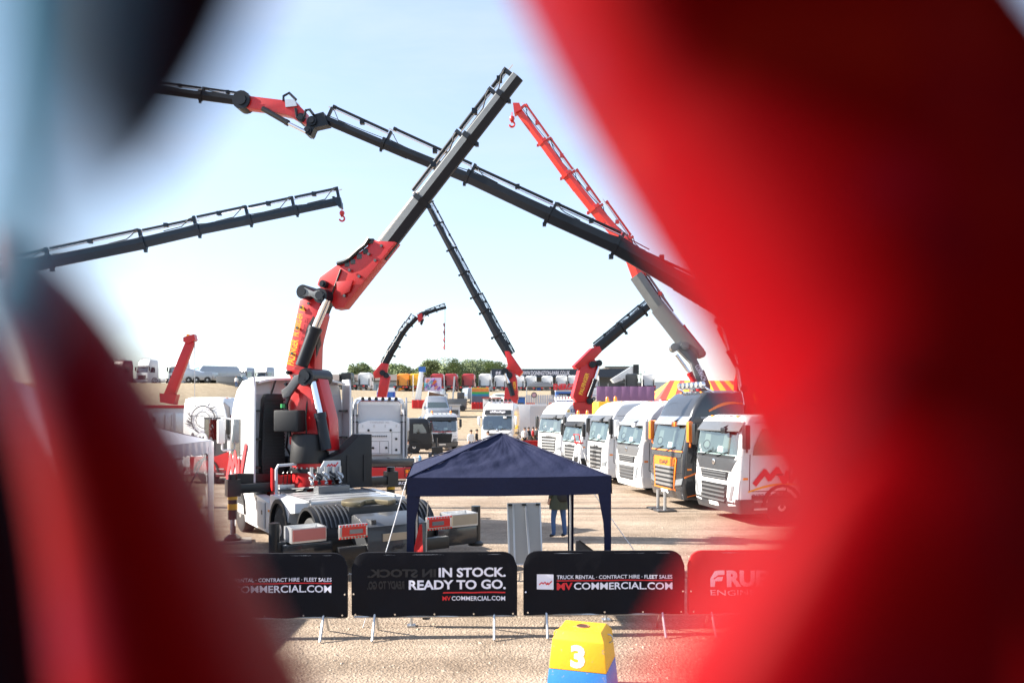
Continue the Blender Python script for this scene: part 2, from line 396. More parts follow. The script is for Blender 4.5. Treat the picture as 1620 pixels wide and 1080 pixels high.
def truck(name, label, loc, rz, sp):
    """sp: dict of what this lorry looks like"""
    root = thing(name, label, 'truck', loc, rz, sp.get('group'))
    Ht = sp.get('H', 3.7); hi = sp.get('detail', 2); wsb, wst = sp.get('wsb', 1.9), sp.get('wst', 2.8)
    yb = sp.get('cab_len', 2.25)
    c = Cab(std_table(Ht, 0.7*sp.get('round', 0.5), yb=yb, wsb=wsb, wst=wst, rake=sp.get('rake', 0.22)), rf=sp.get('rf', 0.15), bow=0.035)
    body, low, grl = sp.get('body', WHITE), sp.get('low', PLASTIC), sp.get('grille', PLASTIC)
    zs = sorted(set([0.55, 0.8, 1.2, 1.5, wsb - 0.12, wsb, (wsb+wst)/2, wst] + [r[0] for r in c.t if r[0] > wst]))
    add('cab_body', c.body(zs), body, root)
    cab_low = add('bumper', c.body([0.32, 0.42, 0.58, 0.72], 0.012), low, root, smooth=30)
    # windscreen: pane over the dark cab inside
    wx = 1.13
    inn = add('cab_interior', c.fq(G(), [(-wx, wsb), (wx, wsb), (wx-0.05, wst-0.03), (-wx+0.05, wst-0.03)], 0.006, 10, 4, 0.004), INTERIOR, root)
    if hi >= 2:
        q = G(); c.fq(q, [(-0.95, wsb+0.02), (0.95, wsb+0.02), (0.9, wsb+0.16), (-0.9, wsb+0.16)], 0.010, 8, 1, 0.003); add('dashboard', q, MGREY, inn)
        for sx in (-0.55, 0.55):
            q = G(); c.fq(q, [(sx-0.2, wsb+0.14), (sx+0.2, wsb+0.14), (sx+0.16, wsb+0.58), (sx-0.16, wsb+0.58)], 0.009, 3, 2, 0.003); add('seat_back', q, SEAT, inn)
        q = G(); c.fq(q, [(0.1, wsb+0.04), (0.42, wsb+0.05), (0.40, wsb+0.2), (0.12, wsb+0.22)], 0.013, 3, 2, 0.003); add('paper_sheet', q, PAPER, inn)
        ring = G(); ring.tube([c.fpt(-0.55 + 0.2*math.cos(a*math.pi/6), wsb+0.22+0.13*math.sin(a*math.pi/6), 0.016) for a in range(13)], 0.014, 5); add('steering_wheel', ring, BLACK, inn)
    add('windscreen', c.fq(G(), [(-wx-0.02, wsb-0.03), (wx+0.02, wsb-0.03), (wx-0.03, wst), (-wx+0.03, wst)], 0.026, 12, 5, 0.012), GLASS, root)
    for sd in ((-1, 1) if hi >= 1 else ()):
        z0, z1 = wsb + sp.get('sill', 0.02), wst - 0.06
        fr = add('door', c.sq(G(), sd, [(0.40, 0.95), (1.5, 0.95), (1.5, z1+0.12), (0.72, z1+0.12), (0.42, z0)], 0.010, 0.02), sp.get('door', body), root)
        add('side_window', c.sq(G(), sd, [(0.50, z0), (1.42, z0), (1.42, z1), (0.78, z1), (0.54, z0+0.22)], 0.016, 0.012), INTERIOR, fr)
        add('window_glass', c.sq(G(), sd, [(0.48, z0-0.02), (1.44, z0-0.02), (1.44, z1+0.02), (0.77, z1+0.02), (0.52, z0+0.22)], 0.026, 0.008), DGLASS, fr)
        if hi >= 2:
            add('door_handle', c.sq(G(), sd, [(1.2, 1.36), (1.4, 1.36), (1.4, 1.41), (1.2, 1.41)], 0.035, 0.03), PLASTIC, fr)
            q = G()
            c.strip(q, sd, (1.515, 0.9), (1.515, z1+0.14), 0.022, 0.004); c.strip(q, sd, (0.385, 0.95), (0.405, z0), 0.022, 0.004); c.strip(q, sd, (0.39, 0.935), (1.51, 0.935), 0.022, 0.004)
            add('door_seam', q, BLACK, fr)
            st = add('cab_step', c.sq(G(), sd, [(0.45, 0.36), (1.0, 0.36), (1.0, 0.82), (0.45, 0.82)], 0.018, 0.06), low, root)
            for zz in (0.45, 0.66):
                add('step_tread', G().box((sd*1.24, 0.72, zz), (0.06, 0.4, 0.05)), STEEL, st)
        # mirrors
        if hi >= 1:
            mm = sp.get('mirror', PLASTIC)
            arm = G().tube([(sd*1.2, 0.34, wst-0.05), (sd*1.4, 0.22, wst-0.02), (sd*1.43, 0.2, wst-0.08), (sd*1.43, 0.2, wsb+0.14), (sd*1.4, 0.22, wsb+0.1), (sd*1.2, 0.34, wsb+0.12)], 0.028, 6)
            ao = add('mirror_arm', arm, mm, root)
            h = G().box((sd*1.45, 0.17, (wsb+wst)/2+0.12), (0.2, 0.16, 0.66)); add('mirror_housing', h, mm, ao, bevel=0.05)
    # visor
    if sp.get('visor') is not None:
        q = G(); n = 12; zt = wst + 0.05
        pts_t = [c.fpt(-1.18 + 2.36*i/n, zt + 0.1, 0.02) for i in range(n+1)]
        pts_b = [(x, c.yf(x, zt) - 0.28 + 0.10*abs(x)/1.18, zt - 0.14) for x in [-1.2 + 2.4*i/n for i in range(n+1)]]
        q.grid([pts_t, pts_b]); q.grid([[(x, y, z-0.03) for x, y, z in pts_b], [(x, y+0.02, z-0.03) for x, y, z in pts_t]]); q.grid([pts_b, [(x, y, z-0.03) for x, y, z in pts_b]])
        add('sun_visor', q, sp['visor'], root)
    st = sp.get('style', 'plain')
    if st == 'slats':                                   # tall slatted grille below a plain brow
        gz0, gz1, gw = 0.62, sp.get('gtop', 1.58), 0.68
        gr = add('grille', c.fq(G(), [(-gw, gz0), (gw, gz0), (gw+0.1, gz1), (-gw-0.1, gz1)], 0.014, 8, 2), PLASTIC, root)
        for i in range(sp.get('nslat', 5)):
            z = gz0 + 0.07 + i * (gz1 - gz0 - 0.1) / sp.get('nslat', 5); e = 0.1 * (z-gz0)/(gz1-gz0)
            add('grille_slat', c.fq(G(), [(-gw-e+0.03, z), (gw+e-0.03, z), (gw+e-0.03, z+0.075), (-gw-e+0.03, z+0.075)], 0.042, 8, 1), sp.get('slat', STEEL), gr)
        if sp.get('trim'):
            for pz in ((gz0-0.05, gz0+0.0), (gz1, gz1+0.05)):
                add('grille_trim', c.fq(G(), [(-gw-0.14, pz[0]), (gw+0.14, pz[0]), (gw+0.14, pz[1]), (-gw-0.14, pz[1])], 0.03, 8, 1), sp['trim'], gr)
            for sd in (-1, 1):
                add('grille_trim', c.fq(G(), [(sd*gw, gz0), (sd*(gw+0.07), gz0), (sd*(gw+0.18), gz1), (sd*(gw+0.1), gz1)], 0.032, 2, 4), sp['trim'], gr)
            add('brow_panel', c.fq(G(), [(-1.1, gz1+0.06), (1.1, gz1+0.06), (1.16, wsb-0.05), (-1.16, wsb-0.05)], 0.018, 10, 2), sp.get('brow', low), root)
            add('brow_trim', c.fq(G(), [(-1.16, wsb-0.085), (1.16, wsb-0.085), (1.16, wsb-0.04), (-1.16, wsb-0.04)], 0.034, 12, 1), sp['trim'], root)
        if sp.get('trim'): add('badge_panel', c.fq(G(), [(-gw-0.02, gz1-0.24), (gw+0.02, gz1-0.24), (gw+0.06, gz1), (-gw-0.06, gz1)], 0.046, 8, 1), sp['trim'], gr)
        if sp.get('badge'):
            q = G(); text_map(q, sp['badge'], 0.62, 0.13, lambda u, v: c.fpt(-0.31+u, gz1-0.02+v if not sp.get('trim') else gz1-0.19+v, 0.056), 0.03); add('badge', q, sp.get('badgemat', PRINTK), root)
        for sd in (-1, 1):
            hl = add('headlight', c.fq(G(), [(sd*0.78, 0.74), (sd*1.17, 0.80), (sd*1.21, 1.0), (sd*0.84, 0.93)], 0.022, 5, 2), LAMP, root)
            add('lamp_bezel', c.fq(G(), [(sd*0.76, 0.70), (sd*1.17, 0.76), (sd*1.175, 0.80), (sd*0.765, 0.74)], 0.03, 5, 1), low, hl)
    elif st == 'dark_brow':                             # dark panel under the screen, vertical lamps
        add('brow_panel', c.fq(G(), [(-0.9, 1.46), (0.9, 1.46), (1.235, wsb-0.03), (-1.235, wsb-0.03)], 0.016, 12, 4), sp.get('brow', DGREY), root)
        q = G(); q.lathe([(0.085, 0), (0.085, 0.02), (0.06, 0.03)], 16, (0, 0, 0), 'y'); q.v = [(x, c.yf(0, 1.68) - 0.018 - y, z + 1.68) for x, y, z in q.v]
        em = add('emblem', q, CHROME, root)
        gr = add('grille', c.fq(G(), [(-0.72, 1.2), (0.72, 1.2), (0.8, 1.44), (-0.8, 1.44)], 0.02, 8, 2), PLASTIC, root)
        for i in range(3):
            z = 1.225 + 0.075*i
            add('grille_slat', c.fq(G(), [(-0.7, z), (0.7, z), (0.7, z+0.035), (-0.7, z+0.035)], 0.04, 8, 1), sp.get('slat', MGREY), gr)
        g2 = add('lower_grille', c.fq(G(), [(-0.66, 0.55), (0.66, 0.55), (0.74, 1.08), (-0.74, 1.08)], 0.022, 8, 2), sp.get('lgr', PLASTIC), root)
        for i in range(4):
            z = 0.6 + 0.12*i
            add('grille_slat', c.fq(G(), [(-0.64, z), (0.64, z), (0.66, z+0.05), (-0.66, z+0.05)], 0.044, 8, 1), sp.get('slat2', MGREY), g2)
        for sd in (-1, 1):
            ck = add('corner_panel', c.fq(G(), [(sd*0.76, 0.5), (sd*1.2, 0.55), (sd*1.23, 1.24), (sd*0.82, 1.14)], 0.02, 5, 3), sp.get('corner', body), root)
            add('headlight', c.fq(G(), [(sd*0.86, 0.66), (sd*1.0, 0.68), (sd*1.12, 1.08), (sd*0.98, 1.06)], 0.036, 3, 3), LAMP, ck)
    else:
        add('grille', c.fq(G(), [(-0.8, 0.75), (0.8, 0.75), (0.85, 1.45), (-0.85, 1.45)], 0.016, 6, 2), grl, root)
        for sd in (-1, 1): add('headlight', c.fq(G(), [(sd*0.85, 0.72), (sd*1.18, 0.74), (sd*1.2, 0.98), (sd*0.88, 0.95)], 0.02, 3, 1), LAMP, root)
    if hi >= 2:
        for k in range(5):
            mz = Ht - 0.05; mx_ = -0.8 + 0.4*k
            add('roof_marker', G().box((mx_*0.9, c.at(mz)[0] + 0.02, mz), (0.12, 0.06, 0.05)), AMBER if k in (0, 4) else LAMP, root)
        km = add('kerb_mirror', G().box((0.62, c.yf(0.62, wst) - 0.2, wst - 0.1), (0.26, 0.1, 0.16)), sp.get('mirror', PLASTIC), root, bevel=0.03)
        add('mirror_stalk', G().cyl((0.62, c.yf(0.62, wst) - 0.2, wst - 0.02), (0.62, c.yf(0.62, wst) + 0.05, wst + 0.08), 0.025, 6), BLACK, km)
        for sd in (-1, 1):
            q = G(); zt_ = [z for z in (wst + 0.1, wst + 0.3, Ht - 0.2) if z < Ht - 0.1]
            c.strip(q, sd, (0.55, wst + 0.12), (2.2, wst + 0.12), 0.018, 0.004); c.strip(q, sd, (1.6, 0.95), (1.6, wst + 0.1), 0.014, 0.004)
            add('roof_seam', q, MGREY, root)
            add('grab_handle', G().tube([(sd*1.25, 1.58, 1.2), (sd*1.30, 1.58, 1.25), (sd*1.30, 1.58, 1.95), (sd*1.25, 1.58, 2.0)], 0.015, 5), BLACK, root)
            add('side_repeater', c.sq(G(), sd, [(0.2, 1.25), (0.34, 1.25), (0.34, 1.31), (0.2, 1.31)], 0.012), AMBER, root)
            add('sill_panel', c.sq(G(), sd, [(1.95, 0.5), (2.2, 0.5), (2.2, 1.1), (1.95, 1.1)], 0.01, 0.02), low, root)
        add('number_plate', c.fq(G(), [(-0.26, 0.44), (0.26, 0.44), (0.26, 0.55), (-0.26, 0.55)], 0.034, 2, 1), PAPER, root)
        for zz in (0.585, 1.13 if st == 'slats' else 1.46):
            for sd in (-1, 1): add('panel_gap', c.fq(G(), [(sd*0.80, zz), (sd*1.235, zz+0.02), (sd*1.235, zz+0.036), (sd*0.80, zz+0.016)], 0.004 if zz > 1 else 0.016, 6, 1), BLACK, root)
        for x0 in (-0.75, 0.15):
            w_ = G().bar(c.fpt(x0, wsb-0.08, 0.05), c.fpt(x0+0.55, wsb+0.06, 0.045), 0.02, 0.02); add('wiper', w_, BLACK, root)
        add('wiper_cowl', c.fq(G(), [(-1.05, wsb-0.11), (1.05, wsb-0.11), (1.08, wsb-0.04), (-1.08, wsb-0.04)], 0.02, 10, 1), PLASTIC, root)
    # roof light bar, beacons, deflectors
    if sp.get('lightbar'):
        zr = Ht + 0.1; yr = c.at(Ht-0.1)[0] + 0.15
        lb = add('roof_light_bar', G().tube([(-1.0, yr+0.35, zr-0.2), (-0.95, yr+0.02, zr), (0.95, yr+0.02, zr), (1.0, yr+0.35, zr-0.2)], 0.03, 8), CHROME, root)
        for i in range(6):
            x = -0.8 + 0.32*i; add('spot_lamp', G().cyl((x, yr+0.04, zr+0.1), (x, yr-0.08, zr+0.1), 0.1, 14), sp.get('spotmat', CHROME), lb)
    for bx in sp.get('beacons', ()):
        b = add('beacon', G().lathe([(0.08, 0), (0.08, 0.06), (0.07, 0.18), (0.04, 0.22)], 12, (bx, 0.75, Ht-0.01)), AMBER, root)
    if sp.get('side_fairing'):
        for sd in (-1, 1):
            add('side_deflector', c.sq(G(), sd, [(yb-0.06, 0.95), (yb+0.42, 1.0), (yb+0.42, min(Ht, 3.5)), (yb-0.06, Ht-0.3)], -0.02, 0.04), body, root)
    # running gear
    ln = sp.get('length', 6.0); rim = sp.get('rim', ALU)
    ch = G().bb((-0.45, 0.7, 0.7), (-0.35, ln, 0.98)).bb((0.35, 0.7, 0.7), (0.45, ln, 0.98))
    for y in (2.6, 3.6, ln-1.2, ln-0.1): ch.bb((-0.36, y-0.08, 0.72), (0.36, y+0.08, 0.96))
    add('chassis', ch, sp.get('chassis', DGREY), root)
    for y in [1.38] + sp.get('axles', [ln-1.6]):
        for sd in (-1, 1):
            wheel(root, sd*1.09, y, 0.5, 0.31, rim, sub=True)
            if hi >= 1:
                pr = [(y + 0.62*math.cos(a), 0.52 + 0.6*math.sin(a)) for a in [math.pi*k/10 for k in range(11)]] + [(y + 0.53*math.cos(a), 0.52 + 0.52*math.sin(a)) for a in [math.pi*k/10 for k in range(10, -1, -1)]]
                w0 = 1.255 if y < 2 else 1.24
                add('wheel_arch', G().prism(pr, lambda u, v, w: (w, u, v), sd*0.9, sd*(w0+0.03)), PLASTIC, root)
    if ln > 4.5 and hi >= 1:
        for sd in (-1, 1): add('fuel_tank', G().box((sd*0.92, 3.1, 0.68), (0.55, 1.1, 0.6)), ALU, root, bevel=0.08)
    for d in sp.get('extra', ()): d(root, c)
    return root, c

def side_text(body, y0, z0, w, h, m, side=1, bold=0.02, name='lettering', off=0.03):
    """letters on the +x (left) or -x side; read left to right as seen"""
    def f(root, c):
        q = G()
        if side > 0: text_map(q, body, w, h, lambda u, v: (c.at(z0+v)[2] + off, y0 + u, z0 + v), bold)
        else: text_map(q, body, w, h, lambda u, v: (-(c.at(z0+v)[2] + off), y0 + w - u, z0 + v), bold)
        add(name, q, m, root, smooth=0)
    return f
def front_text(body, z0, w, h, m, bold=0.02, off=0.03, name='lettering', x0=None):
    def f(root, c):
        # seen from the front the truck's right (-x) is on the viewer's left
        q = G(); xx = -w/2 if x0 is None else x0
        text_map(q, body, w, h, lambda u, v: c.fpt(xx + u, z0 + v, off), bold); add(name, q, m, root, smooth=0)
    return f
def zig(pts, w):
    """a thick polyline outline as quads in (u, v)"""
    qs = []
    for (a, b) in zip(pts, pts[1:]):
        d = Vector((b[0]-a[0], b[1]-a[1])); n = Vector((-d.y, d.x)).normalized() * w/2; e = d.normalized() * w * 0.3
        qs.append([(a[0]-e.x+n.x, a[1]-e.y+n.y), (b[0]+e.x+n.x, b[1]+e.y+n.y), (b[0]+e.x-n.x, b[1]+e.y-n.y), (a[0]-e.x-n.x, a[1]-e.y-n.y)])
    return qs
MVZ = [(0.0, 0.0), (0.20, 0.62), (0.30, 0.25), (0.46, 0.72), (0.60, 0.1), (0.62, 0.1), (0.68, 0.55), (0.74, 0.1), (1.0, 1.0)]
def side_logo(y0, z0, w, h, m, side=1, th=0.09, pts=MVZ, off=0.028):
    def f(root, c):
        q = G()
        for k, qd in enumerate(zig([(p[0]*w, p[1]*h) for p in pts], th)):
            o2 = off + 0.0015*k
            q.add([((side*(c.at(z0+v)[2] + o2)), (y0 + u) if side > 0 else (y0 + w - u), z0 + v) for u, v in qd], [(0, 1, 2, 3)])
        add('logo', q, m, root, smooth=0)
    return f
def stripe(y0, z0, y1, z1, w, m, side=1, off=0.02):
    def f(root, c):
        n = 8; q = G()
        for i in range(n):
            t0, t1 = i/n, (i+1)/n; bend = lambda t: 0.12*math.sin(math.pi*t)
            c.strip(q, side, (y0+(y1-y0)*t0, z0+(z1-z0)*t0+bend(t0)), (y0+(y1-y0)*t1, z0+(z1-z0)*t1+bend(t1)), w*(0.4+0.6*math.sin(math.pi*min(1, t0+0.15))), off)
        add('stripe', q, m, root)
    return f
# ------------------------------------------------------------------ loader cranes, each in one vertical plane
class Plane:
    def __init__(s, B, az):
        s.B = Vector((B[0], B[1], 0)); s.e = Vector((math.cos(az), math.sin(az), 0)); s.n = Vector((s.e.y, -s.e.x, 0))
        if s.n.y > 0: s.n = -s.n                      # n points to the viewer's side
    def tz(s, px, py):
        r = (px - 810) / FPX; t = (r * s.B.y - s.B.x) / (s.e.x - r * s.e.y); Y = s.B.y + t * s.e.y
        return (t, CH - (py - HY) / FPX * Y)
    def w(s, tz, o=0.0): return s.B + s.e * tz[0] + Vector((0, 0, tz[1])) + s.n * o
    def px(s, px, py, o=0.0): return s.w(s.tz(px, py), o)
    def ppm(s, px): return FPX / (s.B.y + s.tz(px, 500)[0] * s.e.y)

HEXP = [(0.42, 0.5), (0.5, 0.42), (0.5, 0.0), (0.14, -0.5), (-0.14, -0.5), (-0.5, 0.0), (-0.5, 0.42), (-0.42, 0.5)]
BOXP = [(0.5, 0.5), (0.5, -0.5), (-0.5, -0.5), (-0.5, 0.5)]
def beam(g, A, B, n, w0, h0, w1=None, h1=None, prof=HEXP):
    """box or six-sided beam from A to B; n is its side direction"""
    A, B = Vector(A), Vector(B); d = (B - A).normalized(); u = n.cross(d).normalized()
    if u.z < 0: u = -u
    w1 = w0 if w1 is None else w1; h1 = h0 if h1 is None else h1
    return g.ring_loft([[A + n*(i*w0) + u*(j*h0) for i, j in prof], [B + n*(i*w1) + u*(j*h1) for i, j in prof]])
def flat(g, pl, poly, w, o=0.0):
    """pixel-outline plate in the crane's plane, w metres thick"""
    pts = [pl.tz(*p) for p in poly]
    return g.ring_loft([[pl.w(p, o - w/2) for p in pts], [pl.w(p, o + w/2) for p in pts]])

def telescope(parent, pl, pts, sizes, m, collar_m, top_ram=True, prof=HEXP, ram_gap=1.0, lit_sides=None, collar=1.22, ram_from=0):
    """sections between successive joints, each slimmer, with collars and the rams carried above"""
    n = pl.n
    W_ = [pl.px(*p) for p in pts]
    d = (W_[-1] - W_[0]).normalized(); u = n.cross(d).normalized()
    if u.z < 0: u = -u
    for i in range(len(W_) - 1):
        h = sizes[i]; back = d * (0.0 if i == 0 else min(1.0, (W_[i]-W_[i-1]).length * 0.4))
        s = add('boom_section', beam(G(), W_[i] - back, W_[i+1], n, h*0.78, h, prof=prof), (lit_sides or m), parent, world=True, smooth=15)
        if lit_sides:  # grey upper faces paint in sun glare; undersides stay boom black
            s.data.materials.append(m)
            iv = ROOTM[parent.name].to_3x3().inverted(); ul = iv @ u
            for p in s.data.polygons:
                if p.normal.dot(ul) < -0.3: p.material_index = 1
        mid = [W_[i].lerp(W_[i+1], f) + u*(h*0.56 + 0.05 - 0.22*h*math.sin(math.pi*f)*(1 if i % 2 else 0.3)) - n*(h*0.2) for f in (0.02, 0.2, 0.4, 0.6, 0.8, 0.98)]
        add('hose', G().tube(mid, h*0.045, 6), RUBBER, parent, world=True)
        # collar at the mouth of the section before
        if i > 0:
            hc = sizes[i-1] * collar; c0 = W_[i] - d*0.06; c1 = W_[i] + d*0.06
            add('boom_collar', beam(G(), c0, c1, n, hc*0.86, hc, prof=prof), collar_m, parent, world=True, smooth=15)
            add('collar_lug', G().box(W_[i] - u*(hc*0.6), (hc*0.22,)*3), collar_m, parent, world=True)
        if top_ram and i >= ram_from:
            hr = sizes[0]*0.5 + 0.10*ram_gap + 0.05; L = (W_[i+1] - W_[i]).length; r = 0.024 + sizes[0]*0.042
            a = W_[i] + u*hr + d*(L*0.02); b = W_[i] + u*hr + d*(L*0.97)
            add('ram_barrel', G().cyl(a, b, r, 10).cyl(b - d*0.12, b, r*1.25, 10), m, parent, world=True)
            lo = u*(r*1.7); add('ram_rod', G().cyl(a - lo - d*0.05, b - lo + d*0.15, r*0.45, 8), CHROME, parent, world=True)
            add('ram_bracket', G().bar(W_[i+1] + u*(h*0.3) - d*0.06, W_[i+1] + u*(hr + r) - d*0.06, h*0.3, 0.09, up=d), collar_m, parent, world=True)
            k = [W_[i+1] + u*(hr*0.95) - d*0.1 + n*h*0.2, W_[i+1] + u*(hr*0.9) - d*0.22 + n*h*0.22, W_[i+1] + u*(hr*0.75) - d*0.3 + n*h*0.22, W_[i+1] + u*(h*0.62) - d*0.5 + n*h*0.2, W_[i+1] + u*(h*0.56) - d*1.1 + n*h*0.2]
            add('hose', G().tube(k, 0.012 + h*0.014, 6), RUBBER, parent, world=True)
            add('ram_clip', G().box(W_[i].lerp(W_[i+1], 0.45) + u*(hr - r*0.8), (r*3.2, r*3.2, r*3.2)), collar_m, parent, world=True)
    return W_, d, u
def ram(parent, pl, a, b, c, r, o=0.0, barrel=None, rod=None):
    """hydraulic cylinder: barrel a-b, bright rod b-c (photo points)"""
    A, B, C = pl.px(*a, o), pl.px(*b, o), pl.px(*c, o)
    br = add('lift_cylinder', G().cyl(A, B, r, 16).cyl(B - (B-A).normalized()*0.12, B, r*1.12, 16), barrel or BLKMET, parent, world=True)
    add('cylinder_rod', G().cyl(B, C, r*0.62, 14), rod or CHROME, parent, world=True)
def pin(parent, pl, p, r, w, m=None):
    add('pivot_pin', G().cyl(pl.px(*p, -w/2), pl.px(*p, w/2), r, 16).cyl(pl.px(*p, w/2), pl.px(*p, w/2 + 0.05), r*0.6, 10), m or BLKMET, parent, world=True)
def hook(parent, top, drop, m, r=0.03):
    t = Vector(top); b = t - Vector((0, 0, drop))
    q = G().cyl(t, b, r*0.5, 6).lathe([(r*2.2, -r*2), (r*2.8, 0), (r*2.2, r*2)], 10, b)
    q.tube([b + Vector((r*2.6*math.sin(a), 0, -r*3 - r*2.6 + r*2.6*math.cos(a))) for a in [i*0.45 for i in range(-1, 11)]], r, 6)
    add('crane_hook', q, m, parent, world=True)
def decal(parent, pl, body, a, b, h, o, m, bold=0.02, name='lettering'):
    """letters running from photo point a to b on the plane's near face"""
    A, B = pl.px(*a, o), pl.px(*b, o); d = (B - A); L = d.length; d.normalize(); u = d.cross(-pl.n).normalized()
    if (pl.n.cross(d)).dot(u) < 0: u = u
    up = pl.n.cross(d).normalized()
    q = G(); text_map(q, body, L, h, lambda x, y: A + d*x + up*(y - h/2), bold); return add(name, q, m, parent, world=True, smooth=0)
# ------------------------------------------------------------------ the row of lorries on the right
ROWZ = R(-77)
def far_corner(px, Y, rz=ROWZ):
    return Vector((X_(px, Y), Y, 0)) + Matrix.Rotation(rz, 3, 'Z') @ Vector((1.25, 0, 0))
GRP = 'lorries lined up on the right'
N3 = [(0.0, 0.0), (0.22, 0.85), (0.5, 0.1), (0.72, 1.0)]
t6, c6 = truck('parked_truck', 'white low-cab truck with grey brow and red zigzag logo, nearest of the right-hand row', far_corner(1097, 22.2), ROWZ, dict(
    H=3.02, wsb=1.92, wst=2.68, style='dark_brow', body=WHITE, visor=MGREY, brow=DGREY, low=DGREY, mirror=BLACK, corner=WHITE, group=GRP, length=7.0, slat=MGREY, rake=0.14, rf=0.16,
    extra=[side_logo(0.55, 1.15, 1.45, 0.52, PRINTR, 1, 0.15), stripe(0.35, 0.93, 2.1, 1.06, 0.06, YELLOW), side_text('01236 280 280', 0.45, 0.74, 1.1, 0.13, PRINTK, 1, 0.03), side_text('mvcommercial.com', 0.45, 0.64, 0.9, 0.06, PRINTK, 1, 0.02), side_text('MVCOMMERCIAL', 0.9, 2.74, 0.8, 0.06, PRINTR)]))
t5, c5 = truck('parked_truck', 'dark grey truck with orange grille trim and orange mirror carrying the long black crane', far_corner(1027, 25.4), ROWZ, dict(
    H=3.78, style='slats', body=GUN, visor=SILVER, trim=ORANGE, brow=DGREY, low=GUN, mirror=ORANGE, door=GUN, slat=STEEL, badge='DAF', badgemat=PRINTK, lightbar=True, group=GRP, length=9.0, axles=[6.2, 7.6], nslat=6,
    extra=[stripe(0.95, 3.12, 2.15, 3.36, 0.09, ORANGE), stripe(0.1, 1.02, 1.6, 1.22, 0.06, ORANGE), side_text('RIVUS', 0.75, 1.5, 1.2, 0.24, GREYPRT, 1, 0.03), side_logo(0.36, 1.5, 0.34, 0.26, BLACK, 1, 0.08, N3), stripe(0.2, 0.42, 2.1, 0.42, 0.04, ORANGE), side_text('WWW.DUFFYPRINTINGSERVICES.CO.UK', 0.65, 2.88, 1.4, 0.06, GREYPRT)]))
t4, c4 = truck('parked_truck', 'white truck with grey brow and silver visor carrying the red and grey crane', far_corner(972, 29), ROWZ, dict(
    H=3.5, wsb=1.94, wst=2.7, style='dark_brow', body=WHITE, visor=SILVER, brow=MGREY, low=WHITE, mirror=WHITE, group=GRP, length=8.5, axles=[5.6, 6.9], lgr=MGREY, slat2=DGREY, round=0.8,
    extra=[stripe(0.9, 3.0, 2.0, 3.2, 0.05, SILVER), lambda root, c: add('side_vent', c.sq(G(), 1, [(0.45, 1.18), (1.5, 1.22), (1.5, 1.42), (0.55, 1.38)], 0.03), PLASTIC, root), side_text('volvo trucks', 0.6, 0.85, 0.7, 0.1, GREYPRT)]))
t3, c3 = truck('parked_truck', 'white truck with tall slatted grille and red flash on its door', far_corner(927, 33.2), ROWZ, dict(
    H=3.55, style='slats', body=WHITE, visor=MGREY, slat=STEEL, badge='DAF', mirror=BLACK, low=WHITE, group=GRP, length=6.5, beacons=(-0.5, 0.5),
    extra=[side_logo(0.7, 1.12, 1.2, 0.6, PRINTR, 1, 0.2, [(0.0, 0.0), (0.28, 0.9), (0.5, 0.8), (0.62, 0.2)]), side_text('01236 280 280', 0.55, 0.8, 1.1, 0.12, PRINTK)]))
t2, c2 = truck('parked_truck', 'small white day-cab truck with orange beacons beside the stepladder', far_corner(887, 39.5, R(-72)), R(-72), dict(
    H=2.95, wsb=1.6, wst=2.45, gtop=1.35, nslat=4, style='slats', body=WHITE, visor=PLASTIC, slat=STEEL, badge='DAF', mirror=BLACK, group=GRP, length=6.0, beacons=(-0.6, 0.6), cab_len=1.9,
    extra=[side_text('ready to go', 0.5, 0.95, 0.9, 0.12, PRINTK), side_text('MV', 1.3, 1.5, 0.4, 0.2, PRINTR), side_text('COMMERCIAL', 0.9, 2.62, 0.7, 0.08, PRINTR)]))
t1, c1 = truck('parked_truck', 'white high-roof truck with gold crowns carrying the red crane, farthest of the right-hand row', far_corner(849, 45.5, R(-58)), R(-58), dict(
    H=3.72, style='slats', body=WHITE, visor=MGREY, slat=STEEL, badge='DAF', mirror=BLACK, low=WHITE, lightbar=True, group=GRP, length=8.0, axles=[5.6, 6.9], round=0.8,
    extra=[side_text('KINGSLEY', 0.8, 3.02, 1.15, 0.24, PRINTB, 1, 0.02), side_text('WWW.KINGSLEYPLANT.CO.UK', 0.85, 2.85, 1.1, 0.07, PRINTK),
           lambda root, c: [add('crown_emblem', G().add([(c.at(3.1)[2]+0.03, y+a*0.22, 3.06+b*0.2) for a, b in ((0,0.2),(0.15,0.9),(0.35,0.4),(0.5,1),(0.65,0.4),(0.85,0.9),(1,0.2),(0.8,0),(0.2,0))], [tuple(range(9))]), GOLD, root) for y in (0.52, 1.98)] and None]))

# crane on the second truck of the row: long black boom reaching over everything
B = ROWM = ROOTM[t5.name] @ Vector((0, 3.15, 0)); pl = Plane((X_(1172, 25.2), 25.2), R(180 - 6))
def sub(root, g, m, name='loader_crane', **k): return add(name, g, m, root, world=True, **k)
q = G(); zb = 1.0
q.cyl(pl.w((0, 0.95)), pl.w((0, 1.9)), 0.42, 20); flat(q, pl, [(1158, 700), (1190, 700), (1190, 560), (1176, 556), (1164, 600)], 0.5)
cr = sub(t5, q, RED)
add('inner_boom', flat(G(), pl, [(1186, 575), (1170, 590), (1136, 520), (1140, 496), (1158, 492), (1176, 540)], 0.42), RED, cr, world=True, bevel=0.012, smooth=22)
ram(cr, pl, (1168, 690), (1172, 640), (1160, 560), 0.11, 0.32); ram(cr, pl, (1166, 585), (1150, 555), (1140, 518), 0.09, 0.30)
for p in ((1140, 505), (1148, 520), (1172, 615)): pin(cr, pl, p, 0.16, 0.7)
add('outer_boom', beam(G(), pl.px(1190, 512), pl.px(1072, 445), pl.n, 0.5, 0.78, 0.44, 0.64), BLKMET, cr, world=True)
